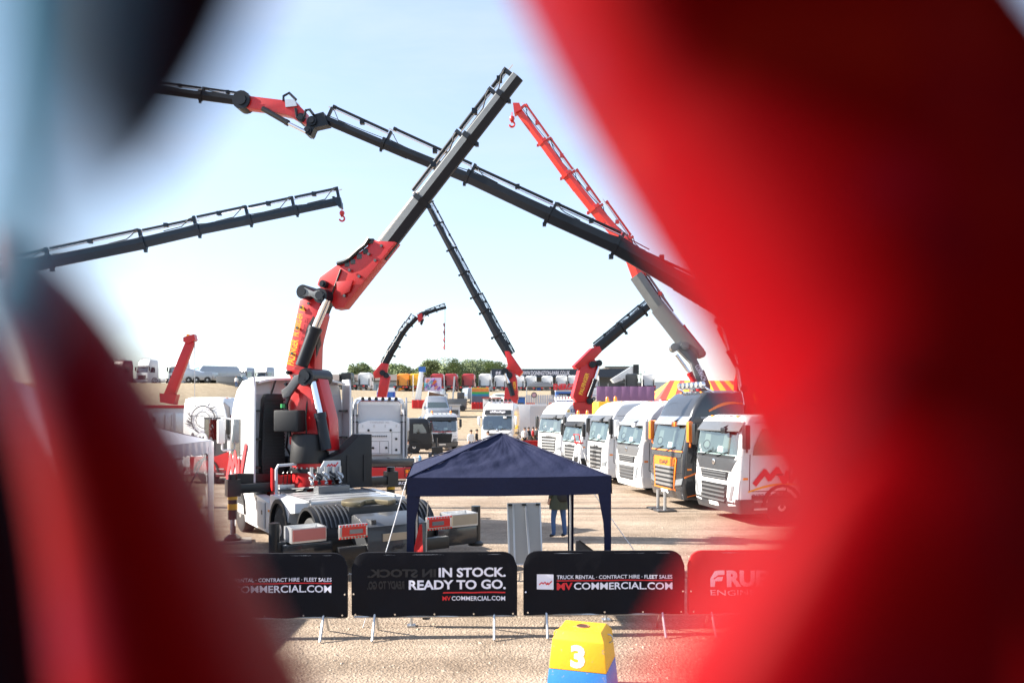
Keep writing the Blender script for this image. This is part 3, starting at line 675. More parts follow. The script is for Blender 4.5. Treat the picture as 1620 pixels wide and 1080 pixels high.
W_, d_, u_ = telescope(cr, pl, [(1090, 455), (975, 389), (868, 341), (740, 280), (607, 228), (514, 190)], [0.60, 0.50, 0.41, 0.35, 0.29], BLKMET, BLKMET, ram_gap=1.3, collar=1.16)
# knuckle and red fly jib
for p, r in (((497, 195), 0.17), ((490, 210), 0.14), ((480, 190), 0.16), ((386, 162), 0.34)): pin(cr, pl, p, r, 0.5)
add('jib_link', flat(G(), pl, [(514, 180), (522, 200), (500, 205), (494, 218), (486, 214), (488, 196), (500, 184)], 0.34), BLKMET, cr, world=True)
add('fly_jib', flat(G(), pl, [(380, 153), (470, 164), (486, 180), (488, 200), (478, 196), (462, 186), (420, 177), (378, 172)], 0.36), RED, cr, world=True, bevel=0.012, smooth=22)
add('jib_valve_block', flat(G(), pl, [(455, 162), (470, 162), (474, 172), (456, 174)], 0.5), STEEL, cr, world=True)
add('jib_guard', G().tube([pl.px(*p, 0.2) for p in ((452, 163), (452, 156), (461, 151), (472, 162))], 0.05, 6), BLACK, cr, world=True)
add('hose', G().tube([pl.px(*p, 0.25) for p in ((472, 176), (474, 190), (482, 194), (486, 186), (488, 179), (494, 178), (500, 186))], 0.05, 6), BLACK, cr, world=True)
ram(cr, pl, (420, 176), (460, 199), (488, 213), 0.1, 0.22, BLACK)
telescope(cr, pl, [(392, 162), (318, 152), (240, 141)], [0.30, 0.26], BLKMET, BLKMET, ram_gap=1.0)

# red and grey crane on the third truck
pl = Plane((X_(1107, 28.4), 28.4), R(180 - 5))
q = G(); q.cyl(pl.w((0, 0.95)), pl.w((0, 3.2)), 0.4, 20); flat(q, pl, [(1094, 660), (1122, 660), (1122, 610), (1112, 585), (1096, 610)], 0.46)
cr = sub(t4, q, MGREY)
GREYC = mat('crane_grey_paint', (0.13, 0.133, 0.138), 0.4, 0.1, 0.3, var=0.08)
add('inner_boom', flat(G(), pl, [(1119, 628), (1095, 628), (1100, 600), (1092, 575), (1068, 550), (1062, 548), (1075, 540), (1096, 558), (1112, 590)], 0.44), GREYC, cr, world=True, bevel=0.012, smooth=22)
decal(cr, pl, 'CORMACH', (1101, 578), (1113, 602), 0.2, 0.25, PRINTW, 0.02)
add('outer_boom', beam(G(), pl.px(1104, 566), pl.px(1040, 487), pl.n, 0.46, 0.68, 0.42, 0.56), GREYC, cr, world=True)
ram(cr, pl, (1104, 618), (1088, 590), (1068, 562), 0.11, 0.34, RED)
ram(cr, pl, (1112, 555), (1080, 515), (1046, 472), 0.08, 0.0, RED)
for p in ((1066, 550), (1082, 548), (1108, 560), (1100, 616)): pin(cr, pl, p, 0.16, 0.66, GREYC)
telescope(cr, pl, [(1052, 503), (1006, 436)], [0.5], BOOMSIL, ORED, top_ram=True)
telescope(cr, pl, [(1012, 445), (988, 381), (940, 330), (896, 277), (858, 225), (818, 173)], [0.46, 0.40, 0.35, 0.31, 0.27], ORED, ORED, ram_gap=0.5, collar=1.2)
add('boom_head', flat(G(), pl, [(812, 166), (822, 166), (826, 176), (814, 182)], 0.4), ORED, cr, world=True)
hook(cr, pl.px(810, 178), 0.25, ORED, 0.04)

# red crane on the farthest truck
pl = Plane((X_(921, 44.4), 44.4), R(12))
q = G(); q.cyl(pl.w((0, 0.95)), pl.w((0, 3.2)), 0.42, 16); flat(q, pl, [(905, 655), (934, 655), (934, 634), (905, 636)], 0.6)
cr = sub(t1, q, RED)
add('inner_boom', flat(G(), pl, [(904, 628), (911, 637), (927, 637), (934, 628), (946, 580), (938, 568), (918, 574)], 0.6), RED, cr, world=True, bevel=0.012, smooth=22)
decal(cr, pl, 'PALFINGER', (916, 624), (927, 590), 0.26, 0.31, YELLOW, 0.03)
add('outer_boom', flat(G(), pl, [(906, 579), (934, 551), (946, 548), (950, 556), (934, 573), (911, 584)], 0.62), RED, cr, world=True, bevel=0.012, smooth=22)
ram(cr, pl, (928, 628), (938, 600), (944, 580), 0.14, 0.42)
for p in ((934, 577), (944, 575), (930, 634)): pin(cr, pl, p, 0.2, 1.0)
telescope(cr, pl, [(944, 552), (984, 518), (1018, 491), (1048, 466)], [0.6, 0.5, 0.42], BLKMET, BLKMET, ram_gap=0.5)

# ------------------------------------------------------------------ lorries facing the lens in the middle
v3, c_ = truck('recovery_truck', 'white tipper-bed recovery truck with black visor carrying a silver van', (X_(700, 57.5), 57.5, 0), R(12), dict(
    H=2.95, wsb=1.6, wst=2.5, gtop=1.35, nslat=4, style='slats', body=WHITE, visor=BLACK, slat=PLASTIC, badge='DAF', badgemat=PRINTK, low=MGREY, mirror=BLACK, length=8.5, axles=[6.2], beacons=(-0.75, 0.75), cab_len=1.9,
    extra=[front_text('IN STOCK. READY TO GO.', 1.45, 1.5, 0.09, PRINTR)]))
fb = add('tilt_bed', G().bar((0, 2.1, 2.1), (0, 8.4, 0.85), 2.4, 0.14), DGREY, v3); 
for sd in (-1, 1): add('bed_rail', G().bar((sd*1.22, 2.1, 2.22), (sd*1.22, 8.4, 0.97), 0.08, 0.14), YELLOW, fb)
for sd in (-1, 1): add('bed_frame', G().bar((sd*1.05, 2.0, 2.2), (sd*1.05, 2.4, 0.95), 0.1, 0.1).bar((sd*1.05, 2.1, 2.15), (sd*1.05, 4.4, 0.98), 0.08, 0.08), STEEL, v3)
def van(name, label, M, body, length=5.4, cat='van', H=2.3):
    r = thing(name, label, cat); r.matrix_world = M; ROOTM[r.name] = M.copy()
    c = Cab([(0.3, 0.1, length, 0.97), (0.75, 0.0, length, 1.0), (1.05, 0.18, length, 1.0), (1.25, 0.75, length, 0.99), (1.9, 1.45, length, 0.93), (H-0.12, 1.75, length-0.05, 0.86), (H, 2.1, length-0.15, 0.72)], 0.2, 0.08, length)
    add('van_body', c.body([0.3, 0.5, 0.75, 1.05, 1.25, 1.55, 1.9, H-0.12, H]), body, r)
    add('windscreen', c.fq(G(), [(-0.86, 1.27), (0.86, 1.27), (0.76, 1.88), (-0.76, 1.88)], 0.02, 8, 4, 0.01), mat('van_glass', (0.03, 0.045, 0.045), 0.06, coat=0.6), r)
    add('grille', c.fq(G(), [(-0.55, 0.62), (0.55, 0.62), (0.6, 0.82), (-0.6, 0.82)], 0.015, 5, 1), PLASTIC, r)
    add('bumper', c.fq(G(), [(-0.9, 0.34), (0.9, 0.34), (0.92, 0.5), (-0.92, 0.5)], 0.02, 8, 1), PLASTIC, r)
    for sd in (-1, 1):
        add('headlight', c.fq(G(), [(sd*0.62, 0.7), (sd*0.93, 0.74), (sd*0.95, 0.98), (sd*0.7, 0.86)], 0.015, 3, 1), LAMP, r)
        add('side_window', c.sq(G(), sd, [(0.95, 1.25), (2.0, 1.25), (2.0, 1.85), (1.6, 1.85)], 0.012, 0.01), MATS['van_glass'], r)
        add('door_seam', c.strip(G(), sd, (2.06, 0.4), (2.06, 1.9), 0.025, 0.006), BLACK, r)
        add('side_stripe', c.strip(G(), sd, (0.6, 0.7), (4.9, 1.0), 0.09, 0.008), BLUEP if body is not DGREY else BLACK, r)
        add('mirror', G().box((sd*1.1, 0.95, 1.3), (0.16, 0.12, 0.26)), body, r, bevel=0.03)
        for y in (0.95, length-1.0): wheel(r, sd*0.9, y, 0.34, 0.22, ALU)
    return r
slope = math.atan2(1.25, 6.3)
M = ROOTM[v3.name] @ Matrix.Translation((0, 2.15, 2.3)) @ Matrix.Rotation(-slope, 4, 'X')
van('loaded_van', 'silver high-roof van sitting on the tilted bed of the recovery truck', M, SILVER, 5.6, H=2.55)

v4, c_ = truck('haulage_truck', 'white truck with black lettered roof panel carrying the tall black crane', (X_(786, 55), 55, 0), R(-14), dict(
    H=3.75, wsb=1.8, wst=2.75, style='dark_brow', body=WHITE, brow=WHITE, low=WHITE, mirror=WHITE, lightbar=True, spotmat=BLACK, length=9, axles=[6.4, 7.8], round=0.4,
    extra=[lambda root, c: add('light_panel', c.fq(G(), [(-1.05, 2.86), (1.05, 2.86), (1.0, 3.22), (-1.0, 3.22)], 0.12, 8, 2, 0.1), BLACK, root), front_text('oldhaulage', 2.95, 1.2, 0.2, PRINTW, 0.03, 0.14), front_text('LOAN', 1.3, 0.4, 0.1, PRINTK, 0.03, 0.05, x0=-0.95), front_text('HIRE', 1.3, 0.4, 0.1, PRINTK, 0.03, 0.05, x0=0.55),
           side_text('oldhaulage', 0.6, 1.3, 1.4, 0.28, PRINTK)]))
pl = Plane((X_(808, 58.6), 58.6), R(175))
q = G(); q.cyl(pl.w((0, 0.95)), pl.w((0, 3.3)), 0.5, 16); flat(q, pl, [(797, 640), (818, 640), (820, 618), (800, 612)], 0.8)
cr = sub(v4, q, RED)
add('inner_boom', flat(G(), pl, [(806, 632), (820, 632), (818, 600), (812, 585), (802, 590), (806, 610)], 0.7), RED, cr, world=True, bevel=0.012, smooth=22)
decal(cr, pl, 'PALFINGER', (816, 630), (814, 603), 0.22, 0.36, YELLOW, 0.03)
add('outer_boom', flat(G(), pl, [(797, 591), (804, 578), (799, 556), (806, 556), (828, 588), (822, 596), (808, 586)], 0.75), RED, cr, world=True, bevel=0.012, smooth=22)
ram(cr, pl, (812, 626), (806, 606), (800, 590), 0.2, 0.45)
for p in ((800, 588), (806, 594)): pin(cr, pl, p, 0.28, 1.1)
telescope(cr, pl, [(806, 562), (787, 530), (767, 492), (752, 468), (733, 432), (713, 394), (692, 354), (676, 322)], [0.72, 0.66, 0.6, 0.55, 0.5, 0.45, 0.4], BLKMET, BLKMET, ram_gap=0.9, collar=1.15)
# ------------------------------------------------------------------ the crane tractor in front, seen from behind
MVROT = R(214); F = Vector((-6.79, 20.8, 0))
def mv_rear(root, c):
    # rear wall of the cab: recessed panels, ribs, deflectors, intake stack
    yb = 2.25
    rw = add('rear_wall', G().bb((-1.08, yb+0.004, 1.3), (1.08, yb+0.03, 3.55)), OFFWHITE, root, bevel=0.01)
    for zz in (1.5, 1.68, 1.86): add('wall_rib', G().bb((-0.95, yb+0.03, zz), (0.2, yb+0.055, zz+0.1)), OFFWHITE, rw, bevel=0.01)
    for (x0, x1, z0, z1) in ((-0.95, -0.2, 2.1, 2.9), (-0.1, 0.6, 2.1, 2.9), (-0.95, 0.6, 3.0, 3.4)):
        add('wall_panel', G().bb((x0, yb+0.03, z0), (x1, yb+0.05, z1)), OFFWHITE, rw, bevel=0.015)
    q = G(); text_map(q, 'VOLVO', 0.7, 0.14, lambda u, v: (0.55 - u, yb+0.056, 2.42+v), 0.02); add('embossed_lettering', q, GREYPRT, rw, smooth=0)
    # roof spoiler reaching back with its open underside
    q = G(); n = 10
    top = [(-1.12 + 2.24*i/n, yb-0.5, 4.0 - 0.10*abs(-1+2*i/n)**4) for i in range(n+1)]; bk = [(x, yb+0.42, z-0.05) for x, y, z in top]
    q.grid([top, bk]); q.grid([[(x, y, z-0.05) for x, y, z in bk], [(x, y, z-0.05) for x, y, z in top]]); q.grid([bk, [(x, y, z-0.05) for x, y, z in bk]])
    add('roof_spoiler', q, WHITE, root)
    for x in (-0.7, 0.0, 0.7): add('spoiler_stay', G().bar((x, yb, 3.55), (x, yb+0.4, 3.9), 0.04, 0.04), STEEL, root)
    for sd in (-1, 1):
        fz = add('side_deflector', G().prism([(yb-0.05, 1.15), (yb+0.45, 1.2), (yb+0.5, 3.7), (yb+0.42, 3.95), (yb-0.05, 3.95)], lambda u, v, w: (w, u, v), sd*1.2, sd*1.245), WHITE, root)
        for z in (1.7, 2.4, 3.1): add('deflector_bracket', G().bb((sd*1.05, yb+0.1, z), (sd*1.2, yb+0.35, z+0.05)), BLACK, fz)
    stack = add('air_intake_stack', G().prism([(0.42, 1.15), (1.0, 1.15), (1.04, 2.0), (0.98, 3.4), (0.92, 3.55), (0.5, 3.55), (0.46, 2.0)], lambda u, v, w: (u, w, v), yb+0.06, yb+0.4), PLASTIC, root, bevel=0.03)
    for i in range(26): add('stack_rib', G().bb((0.47, yb+0.4, 1.25 + 0.085*i), (0.97, yb+0.42, 1.29 + 0.085*i)), PLASTIC, stack)
    # cooler fan
    fan = add('oil_cooler', G().bb((-0.25, yb+0.15, 1.3), (0.4, yb+0.45, 1.98)), BLACK, root, bevel=0.02)
    for k in range(6):
        a = k*math.pi/3; add('fan_blade', G().bar((0.08, yb+0.462, 1.64), (0.08+0.24*math.cos(a), yb+0.462, 1.64+0.24*math.sin(a)), 0.012, 0.09, up=(math.sin(a), 0, -math.cos(a))), BLUEP, fan)
    # side skirts and decks
    for sd in (-1, 1):
        add('side_skirt', G().prism([(2.2, 0.32), (4.15, 0.32), (4.15, 1.02), (2.2, 1.16)], lambda u, v, w: (w, u, v), sd*1.0, sd*1.26), WHITE, root, bevel=0.02)
        sk = add('skirt_panel', G().bb((sd*1.255, 3.05, 0.38), (sd*1.275, 3.75, 0.98)), OFFWHITE, root, bevel=0.01)
        add('panel_latch', G().bb((sd*1.27, 3.5, 0.7), (sd*1.285, 3.56, 0.8)), BLACK, sk)
        add('marker_lamp', G().bb((sd*1.262, 4.05, 0.82), (sd*1.285, 4.13, 0.87)), AMBER, root)
        # white cover over the second axle and its arch
        arch = [(4.15, 0.9)] + [(4.85 + 0.62*math.cos(a), 0.55 + 0.60*math.sin(a)) for a in [math.pi - 0.25 - i*(math.pi-0.5)/9 for i in range(10)]] + [(5.6, 0.95), (5.95, 1.0), (5.95, 1.2), (4.15, 1.22)]
        add('wheel_cover', G().prism(arch, lambda u, v, w: (w, u, v), sd*0.85, sd*1.255), WHITE, root)
        pr = [(4.85 + 0.66*math.cos(a), 0.55 + 0.64*math.sin(a)) for a in [math.pi*k/12 for k in range(13)]] + [(4.85 + 0.57*math.cos(a), 0.55 + 0.55*math.sin(a)) for a in [math.pi*k/12 for k in range(12, -1, -1)]]
        add('wheel_arch', G().prism(pr, lambda u, v, w: (w, u, v), sd*1.2, sd*1.29), PLASTIC, root)
        wheel(root, sd*1.08, 4.85, 0.5, 0.32, ALU); wheel(root, sd*1.06, 6.75, 0.5, 0.34, ALU); wheel(root, sd*0.72, 6.75, 0.5, 0.3, ALU)
        # ribbed black mudguard
        pr = [(6.75 + 0.68*math.cos(a), 0.55 + 0.66*math.sin(a)) for a in [math.pi*k/14 for k in range(15)]] + [(6.75 + 0.62*math.cos(a), 0.55 + 0.6*math.sin(a)) for a in [math.pi*k/14 for k in range(14, -1, -1)]]
        mg = add('mudguard', G().prism(pr, lambda u, v, w: (w, u, v), sd*0.55, sd*1.27), PLASTIC, root)
        for k in range(7):
            x0 = sd*(0.62 + 0.09*k)
            pr2 = [(6.75 + 0.70*math.cos(a), 0.55 + 0.68*math.sin(a)) for a in [math.pi*(0.15+0.7*j/10) for j in range(11)]]
            add('mudguard_rib', G().tube([(x0, u, v) for u, v in pr2], 0.02, 5), DGREY, mg)
    dk = add('deck_plate', G().bb((-0.95, 4.1, 1.1), (0.95, 6.05, 1.225)), ALU, root, bevel=0.02)
    add('deck_ramp', G().prism([(6.05, 1.19), (6.05, 1.0), (7.0, 1.0), (7.0, 1.1)], lambda u, v, w: (w, u, v), -0.85, -0.35), ALU, root)
    add('deck_box', G().bb((-0.42, 4.4, 1.225), (0.34, 4.75, 1.40)), MGREY, root, bevel=0.03)
    # hand rail hoop by the deck
    add('hand_hoop', G().tube([(1.0, 3.75, 1.05), (1.0, 3.75, 1.75), (0.95, 3.72, 1.84), (0.3, 3.5, 1.84), (0.22, 3.48, 1.78), (0.22, 3.48, 1.05)], 0.035, 8), OFFWHITE, root)
    # fifth wheel
    fw = [(0.62*math.cos(a), 6.85 + 0.52*math.sin(a)) for a in [R(-65 + i*310/22 - 0) + math.pi*1.5 + R(90-25) for i in range(23)]]
    outer = [(0.5*math.cos(R(a)), 0.45*math.sin(R(a))) for a in range(115, 426, 12)]
    plate = [(x*1.15, 6.85 + y) for x, y in outer] + [(0.1, 6.85+0.05), (-0.1, 6.85+0.05)]
    add('fifth_wheel', G().prism(plate, lambda u, v, w: (u, v, w), 1.2, 1.3), mat('greased_steel', (0.2, 0.17, 0.11), 0.35, 0.6, var=0.6, vs=7), root, bevel=0.02)
    add('fifth_wheel_mount', G().bb((-0.55, 6.5, 1.0), (0.55, 7.15, 1.2)), DGREY, root)
    # chassis rails with their holes and the tail
    for sd in (-1, 1):
        cr = add('frame_rail', G().bb((sd*0.38, 4.0, 0.72), (sd*0.48, 8.1, 1.06)), DGREY, root)
        for k in range(12):
            add('rail_bolt', G().cyl((sd*0.47, 5.95+0.17*k, 0.9), (sd*0.50, 5.95+0.17*k, 0.9), 0.03, 8), STEEL, cr)
    tail = add('tail_panel', G().prism([(7.45, 1.08), (7.6, 1.12), (8.22, 0.95), (8.3, 0.35), (8.2, 0.3), (7.45, 0.6)], lambda u, v, w: (w, u, v), -0.62, 0.62), DGREY, root, bevel=0.02)
    add('tail_plate', G().bar((-0.3, 8.275, 0.74), (0.32, 8.275, 0.74), 0.03, 0.14), mat('tan_plate', (0.42, 0.34, 0.24), 0.5), tail)
    q = G()
    for qd in zig([(p[0]*0.24, p[1]*0.09) for p in MVZ], 0.022): q.add([(0.12 - u, 8.31, 0.5 + v) for u, v in qd], [(0, 1, 2, 3)])
    add('logo', q, PRINTK, tail)
    add('rear_bumper', G().bb((-1.15, 8.05, 0.38), (1.15, 8.2, 0.62)), BLACK, root, bevel=0.02)
    for sd in (-1, 1):
        lb = add('tail_lamp', G().bb((sd*0.62, 8.18, 0.78), (sd*1.16, 8.26, 1.04)), STEEL, root, bevel=0.01)
        add('lamp_lens', G().bb((sd*0.66, 8.262, 0.83), (sd*1.12, 8.275, 1.0)), REDLENS, lb)
        add('lamp_strip', G().bb((sd*0.72, 8.277, 0.87), (sd*0.98, 8.284, 0.95)), LAMP, lb)
        for k in range(9):
            x = sd*(0.645 + 0.063*k)
            for z in (0.80, 1.02): add('lamp_stud', G().box((x, 8.27, z), (0.03, 0.02, 0.03)), REDLENS, lb)
        add('lamp_bracket', G().bb((sd*0.55, 8.0, 0.86), (sd*1.1, 8.18, 0.93)), DGREY, root)
    # coiled air lines on a bracket
    add('air_line_bracket', G().prism([(-0.35, 1.5), (0.32, 1.5), (0.05, 1.95), (-0.35, 1.95)], lambda u, v, w: (u, w, v), 4.3, 4.33), OFFWHITE, root)
    q = G()
    for qd in zig([(p[0]*0.28, p[1]*0.1) for p in MVZ], 0.028): q.add([(0.0 - u, 4.335, 1.8 + v) for u, v in qd], [(0, 1, 2, 3)])
    add('logo', q, PRINTR, root)
    for k in range(5):
        x = 0.38 - 0.17*k; r = 0.13
        add('air_line_coil', G().tube([(x + 0.05*math.sin(j*0.9), 4.42 + 0.06*math.cos(j*1.3), 1.62 - 0.02*j + 0.12*abs(math.sin(j*0.55))) for j in range(16)], 0.028, 6), BLACK if k % 2 else STEEL, root)
        add('air_coupling', G().cyl((x, 4.4, 1.66), (x, 4.4, 1.82), 0.04, 8), STEEL, root)
    # left crane outrigger behind the cab, its yellow-banded leg and pad
    add('outrigger_beam', G().bb((-2.3, 2.78, 1.16), (1.75, 3.02, 1.38)), BLACK, root, bevel=0.02)
    add('crane_base', G().bb((-0.9, 2.6, 0.98), (0.9, 3.3, 1.3)), RED, root, bevel=0.03)
    add('base_wing', G().prism([(0.9, 1.25), (1.7, 1.3), (1.7, 1.62), (0.5, 1.55)], lambda u, v, w: (u, w, v), 2.55, 2.7), BLACK, root)
    add('base_wing', G().prism([(0.25, 1.2), (0.95, 1.2), (0.95, 1.75), (0.75, 1.55), (0.25, 1.6)], lambda u, v, w: (u, w, v), 3.1, 3.25), RED, root)
    for x, foot in ((1.78, 0.06), (-2.3, 0.62)):
        lg = add('stabiliser_leg', G().cyl((x, 2.9, max(foot, 0.55)), (x, 2.9, 1.62), 0.11, 14).bb((x-0.15, 2.75, 1.1), (x+0.15, 3.05, 1.5)), BLACK, root)
        add('leg_rod', G().cyl((x, 2.9, foot), (x, 2.9, 0.7), 0.07, 12), CHROME, lg)
        add('leg_foot', G().lathe([(0.2, foot), (0.2, foot+0.05), (0.09, foot+0.14)], 16, (x, 2.9, 0)), BLACK, lg)
        for z in (0.78, 1.02): add('yellow_band', G().cyl((x, 2.9, z), (x, 2.9, z+0.14), 0.114, 14), YELLOW, lg)
    # rear outriggers with their boxes
    add('rear_outrigger_beam', G().bb((-2.25, 7.25, 0.42), (2.05, 7.45, 0.7)), BLACK, root, bevel=0.02)
    for x in (2.08, -2.28):
        s = 1 if x > 0 else -1
        add('rear_post', G().cyl((x, 7.35, 0.24), (x, 7.35, 1.05), 0.1, 14).lathe([(0.17, 0.2), (0.17, 0.25), (0.1, 0.3)], 14, (x, 7.35, 0)), BLACK, root)
        bx = add('outrigger_box', G().bb((x - s*0.2, 7.28, 0.72), (x - s*0.85, 7.32, 0.97)).bb((x - s*0.2, 7.72, 0.72), (x - s*0.85, 7.76, 0.97)).bb((x - s*0.2, 7.3, 0.72), (x - s*0.24, 7.75, 0.97)).bb((x - s*0.81, 7.3, 0.72), (x - s*0.85, 7.75, 0.97)).bb((x - s*0.2, 7.3, 0.70), (x - s*0.85, 7.75, 0.73)), ALU, root)
        add('warning_panel', G().bb((x - s*0.22, 7.765, 0.74), (x - s*0.83, 7.78, 0.95)), mat('faded_red_panel', (0.55, 0.16, 0.13), 0.5, var=0.15) if s > 0 else mat('tan_plate', (0.42, 0.34, 0.24), 0.5), bx)
        add('outrigger_skirt', G().bb((x - s*0.1, 7.46, 0.28), (x - s*1.05, 7.56, 0.66)), GUN, root, bevel=0.03)
mv, mvc = truck('crane_tractor', 'white tractor unit seen from behind with red logo on its cab and big red crane', F, MVROT, dict(
    H=4.0, wsb=1.95, wst=2.95, style='dark_brow', body=WHITE, visor=MGREY, mirror=WHITE, length=5.0, axles=[], round=0.45, low=WHITE,
    extra=[side_logo(0.05, 1.3, 2.0, 0.95, PRINTR, 1, 0.22), side_text('GLOBETROTTER', 0.75, 3.05, 0.9, 0.08, GREYPRT), mv_rear]))
# stabiliser pad on the gravel
pd = ROOTM[mv.name] @ Vector((1.78, 2.9, 0))
single('stabiliser_pad', G().box((pd.x, pd.y, 0.032), (0.85, 0.6, 0.055), R(20)), mat('grey_board', (0.28, 0.25, 0.22), 0.85), "grey square spreader board under the tractor's left stabiliser foot", 'pad', bevel=0.01)
# its crane
cb = ROOTM[mv.name] @ Vector((0, 3.4, 0)); pl = Plane((cb.x, cb.y), R(-15))
q = G(); q.cyl(pl.w((0, 1.3)), pl.w((0, 1.86)), 0.5, 28)
cr = sub(mv, q, RED)
add('slew_ring', G().cyl(pl.w((0, 1.64)), pl.w((0, 1.74)), 0.56, 32), BLACK, cr, world=True)
for k in range(24):
    a = k*math.pi/12; add('ring_bolt', G().cyl(pl.B + Vector((0.52*math.cos(a), 0.52*math.sin(a), 1.735)), pl.B + Vector((0.52*math.cos(a), 0.52*math.sin(a), 1.775)), 0.025, 6), STEEL, cr, world=True)
add('turret_cover', G().lathe([(0.46, 1.87), (0.47, 1.92), (0.43, 2.5), (0.4, 2.56), (0.05, 2.58)], 28, pl.w((-0.02, 0), 0.12)), PLASTIC, cr, world=True)
add('column', flat(G(), pl, [(466, 702), (530, 712), (528, 664), (512, 600), (496, 590), (474, 600), (464, 640)], 0.46), RED, cr, world=True, bevel=0.012, smooth=22)
add('control_box', G().add(*[(lambda M: ([M @ Vector(v) for v in [(-.32,-.2,-.26),(.32,-.2,-.26),(.32,.2,-.26),(-.32,.2,-.26),(-.32,-.2,.26),(.32,-.2,.26),(.32,.2,.26),(-.32,.2,.26)]], [(0,3,2,1),(4,5,6,7),(0,1,5,4),(1,2,6,5),(2,3,7,6),(3,0,4,7)]))(Matrix.Translation(pl.px(476, 665, 0.5)) @ Matrix.Rotation(R(-12), 4, 'Z'))][0]), PLASTIC, cr, world=True, bevel=0.05)
add('status_lamp', G().cyl(pl.px(462, 645, 0.4), pl.px(462, 639, 0.4), 0.06, 10), mat('green_lamp', (0.02, 0.3, 0.08), 0.3), cr, world=True)
inner = [(459, 583), (481, 476), (499, 471), (512, 480), (516, 500), (505, 545), (504, 588), (496, 604), (470, 606)]
add('inner_boom', flat(G(), pl, inner, 0.38), RED, cr, world=True, bevel=0.012, smooth=22)
add('boom_slot', flat(G(), pl, [(490, 575), (486, 555), (494, 520), (504, 502), (509, 510), (500, 545), (498, 575)], 0.03, 0.235), BLACK, cr, world=True)
decal(cr, pl, 'PALFINGER', (467, 578), (475, 538), 0.2, 0.235, YELLOW, 0.03); decal(cr, pl, 'PK 88002-EH', (476, 533), (483, 498), 0.16, 0.235, YELLOW, 0.02)
dk = add('warning_triangle', flat(G(), pl, [(481, 492), (490, 494), (487, 484)], 0.01, 0.225), YELLOW, cr, world=True)
ram(cr, pl, (527, 710), (517, 653), (506, 605), 0.13, 0.33); ram(cr, pl, (491, 580), (513, 520), (531, 478), 0.15, 0.40)
for p, r in (((497, 601), 0.16), ((500, 596), 0.2), ((495, 466), 0.17), ((522, 472), 0.18), ((466, 590), 0.05), ((463, 608), 0.05), ((520, 452), 0.09)): pin(cr, pl, p, r, 0.95 if r > 0.1 else 0.6, BLKMET)
add('knuckle_link', flat(G(), pl, [(489, 464), (492, 460), (499, 460), (512, 466), (522, 464), (529, 470), (526, 479), (518, 479), (508, 473), (498, 474), (491, 472)], 0.09, 0.46), BOOMSIL, cr, world=True, bevel=0.02)
add('base_link', flat(G(), pl, [(482, 595), (494, 592), (500, 600), (488, 608), (474, 628), (464, 630), (461, 618), (470, 612)], 0.1, 0.42), DGREY, cr, world=True, bevel=0.02)
outer = [(511, 440), (538, 421), (560, 412), (597, 383), (630, 385), (548, 488), (535, 490), (520, 464), (507, 452)]
add('outer_boom', flat(G(), pl, outer, 0.32), RED, cr, world=True, bevel=0.012, smooth=22)
add('boom_gusset', flat(G(), pl, [(541, 462), (540, 448), (566, 446), (560, 464), (548, 470)], 0.06, 0.22), RED, cr, world=True, bevel=0.012, smooth=22)
for i, p in enumerate(((572, 408), (582, 400), (562, 416), (590, 384), (553, 420))): add('valve', G().box(pl.px(*p, 0.05), (0.14, 0.26, 0.13)), BLACK if i % 2 else DGREY, cr, world=True, bevel=0.02)
add('hose', G().tube([pl.px(*p, 0.2) for p in ((540, 420), (552, 416), (560, 411), (574, 398), (584, 390), (590, 380))], 0.05, 6), BLACK, cr, world=True)
add('hose_guard', flat(G(), pl, [(581, 384), (588, 379), (600, 383), (590, 395)], 0.3), RED, cr, world=True)
add('hose', G().tube([pl.px(*p, 0.32) for p in ((470, 690), (466, 660), (464, 640), (470, 625), (468, 612))], 0.045, 6), BLACK, cr, world=True)
telescope(cr, pl, [(602, 404), (668, 318), (744, 220), (796, 153), (820, 122)], [0.37, 0.335, 0.30, 0.27], BLKMET, BLKMET, ram_gap=1.3, collar=1.1, lit_sides=BOOMSIL, ram_from=1)
add('guide_rod', G().cyl(pl.px(596, 392, 0.1), pl.px(664, 306, 0.1), 0.045, 8), CHROME, cr, world=True)
# bolts, welds, hoses and wear plates on the red arms
rr = random.Random(11)
for p in ((470, 560), (478, 520), (484, 488), (496, 482), (474, 596), (560, 430), (590, 405), (610, 392), (552, 470), (575, 440), (600, 415)):
    add('arm_bolt', G().cyl(pl.px(*p, 0.2), pl.px(*p, 0.25), 0.035, 8), DGREY, cr, world=True)
for k in range(7):
    o = -0.18 + 0.06*k
    add('hose', G().tube([pl.px(486+k, 700, o), pl.px(484+k*1.5, 660, o+0.1), pl.px(488+k, 620, o), pl.px(500+k*0.8, 560, o-0.05), pl.px(512, 500, o), pl.px(524+k, 470, o), pl.px(536+k*1.5, 428, o)], 0.022, 5), BLACK, cr, world=True)
for k in range(9):
    x = 0.8 - 0.2*k
    add('deck_hose', G().tube([Vector((x, 3.3, 1.3)), Vector((x+0.1, 3.6, 1.18 + 0.15*rr.random())), Vector((x*0.6 + rr.uniform(-.2, .2), 4.0, 1.3)), Vector((rr.uniform(-.4, .3), 4.35, 1.35))], 0.025, 5), BLACK if k % 3 else DGREY, mv)
for k in range(5):
    add('control_lever', G().cyl((0.75-0.1*k, 3.42, 1.35), (0.75-0.1*k, 3.5, 1.62), 0.012, 6).lathe([(0.02, 0), (0.03, 0.03), (0.01, 0.06)], 8, (0.75-0.1*k, 3.5, 1.61)), BLACK, mv)
add('valve_bank', G().bb((0.25, 3.32, 1.15), (0.85, 3.5, 1.36)), STEEL, mv, bevel=0.015)
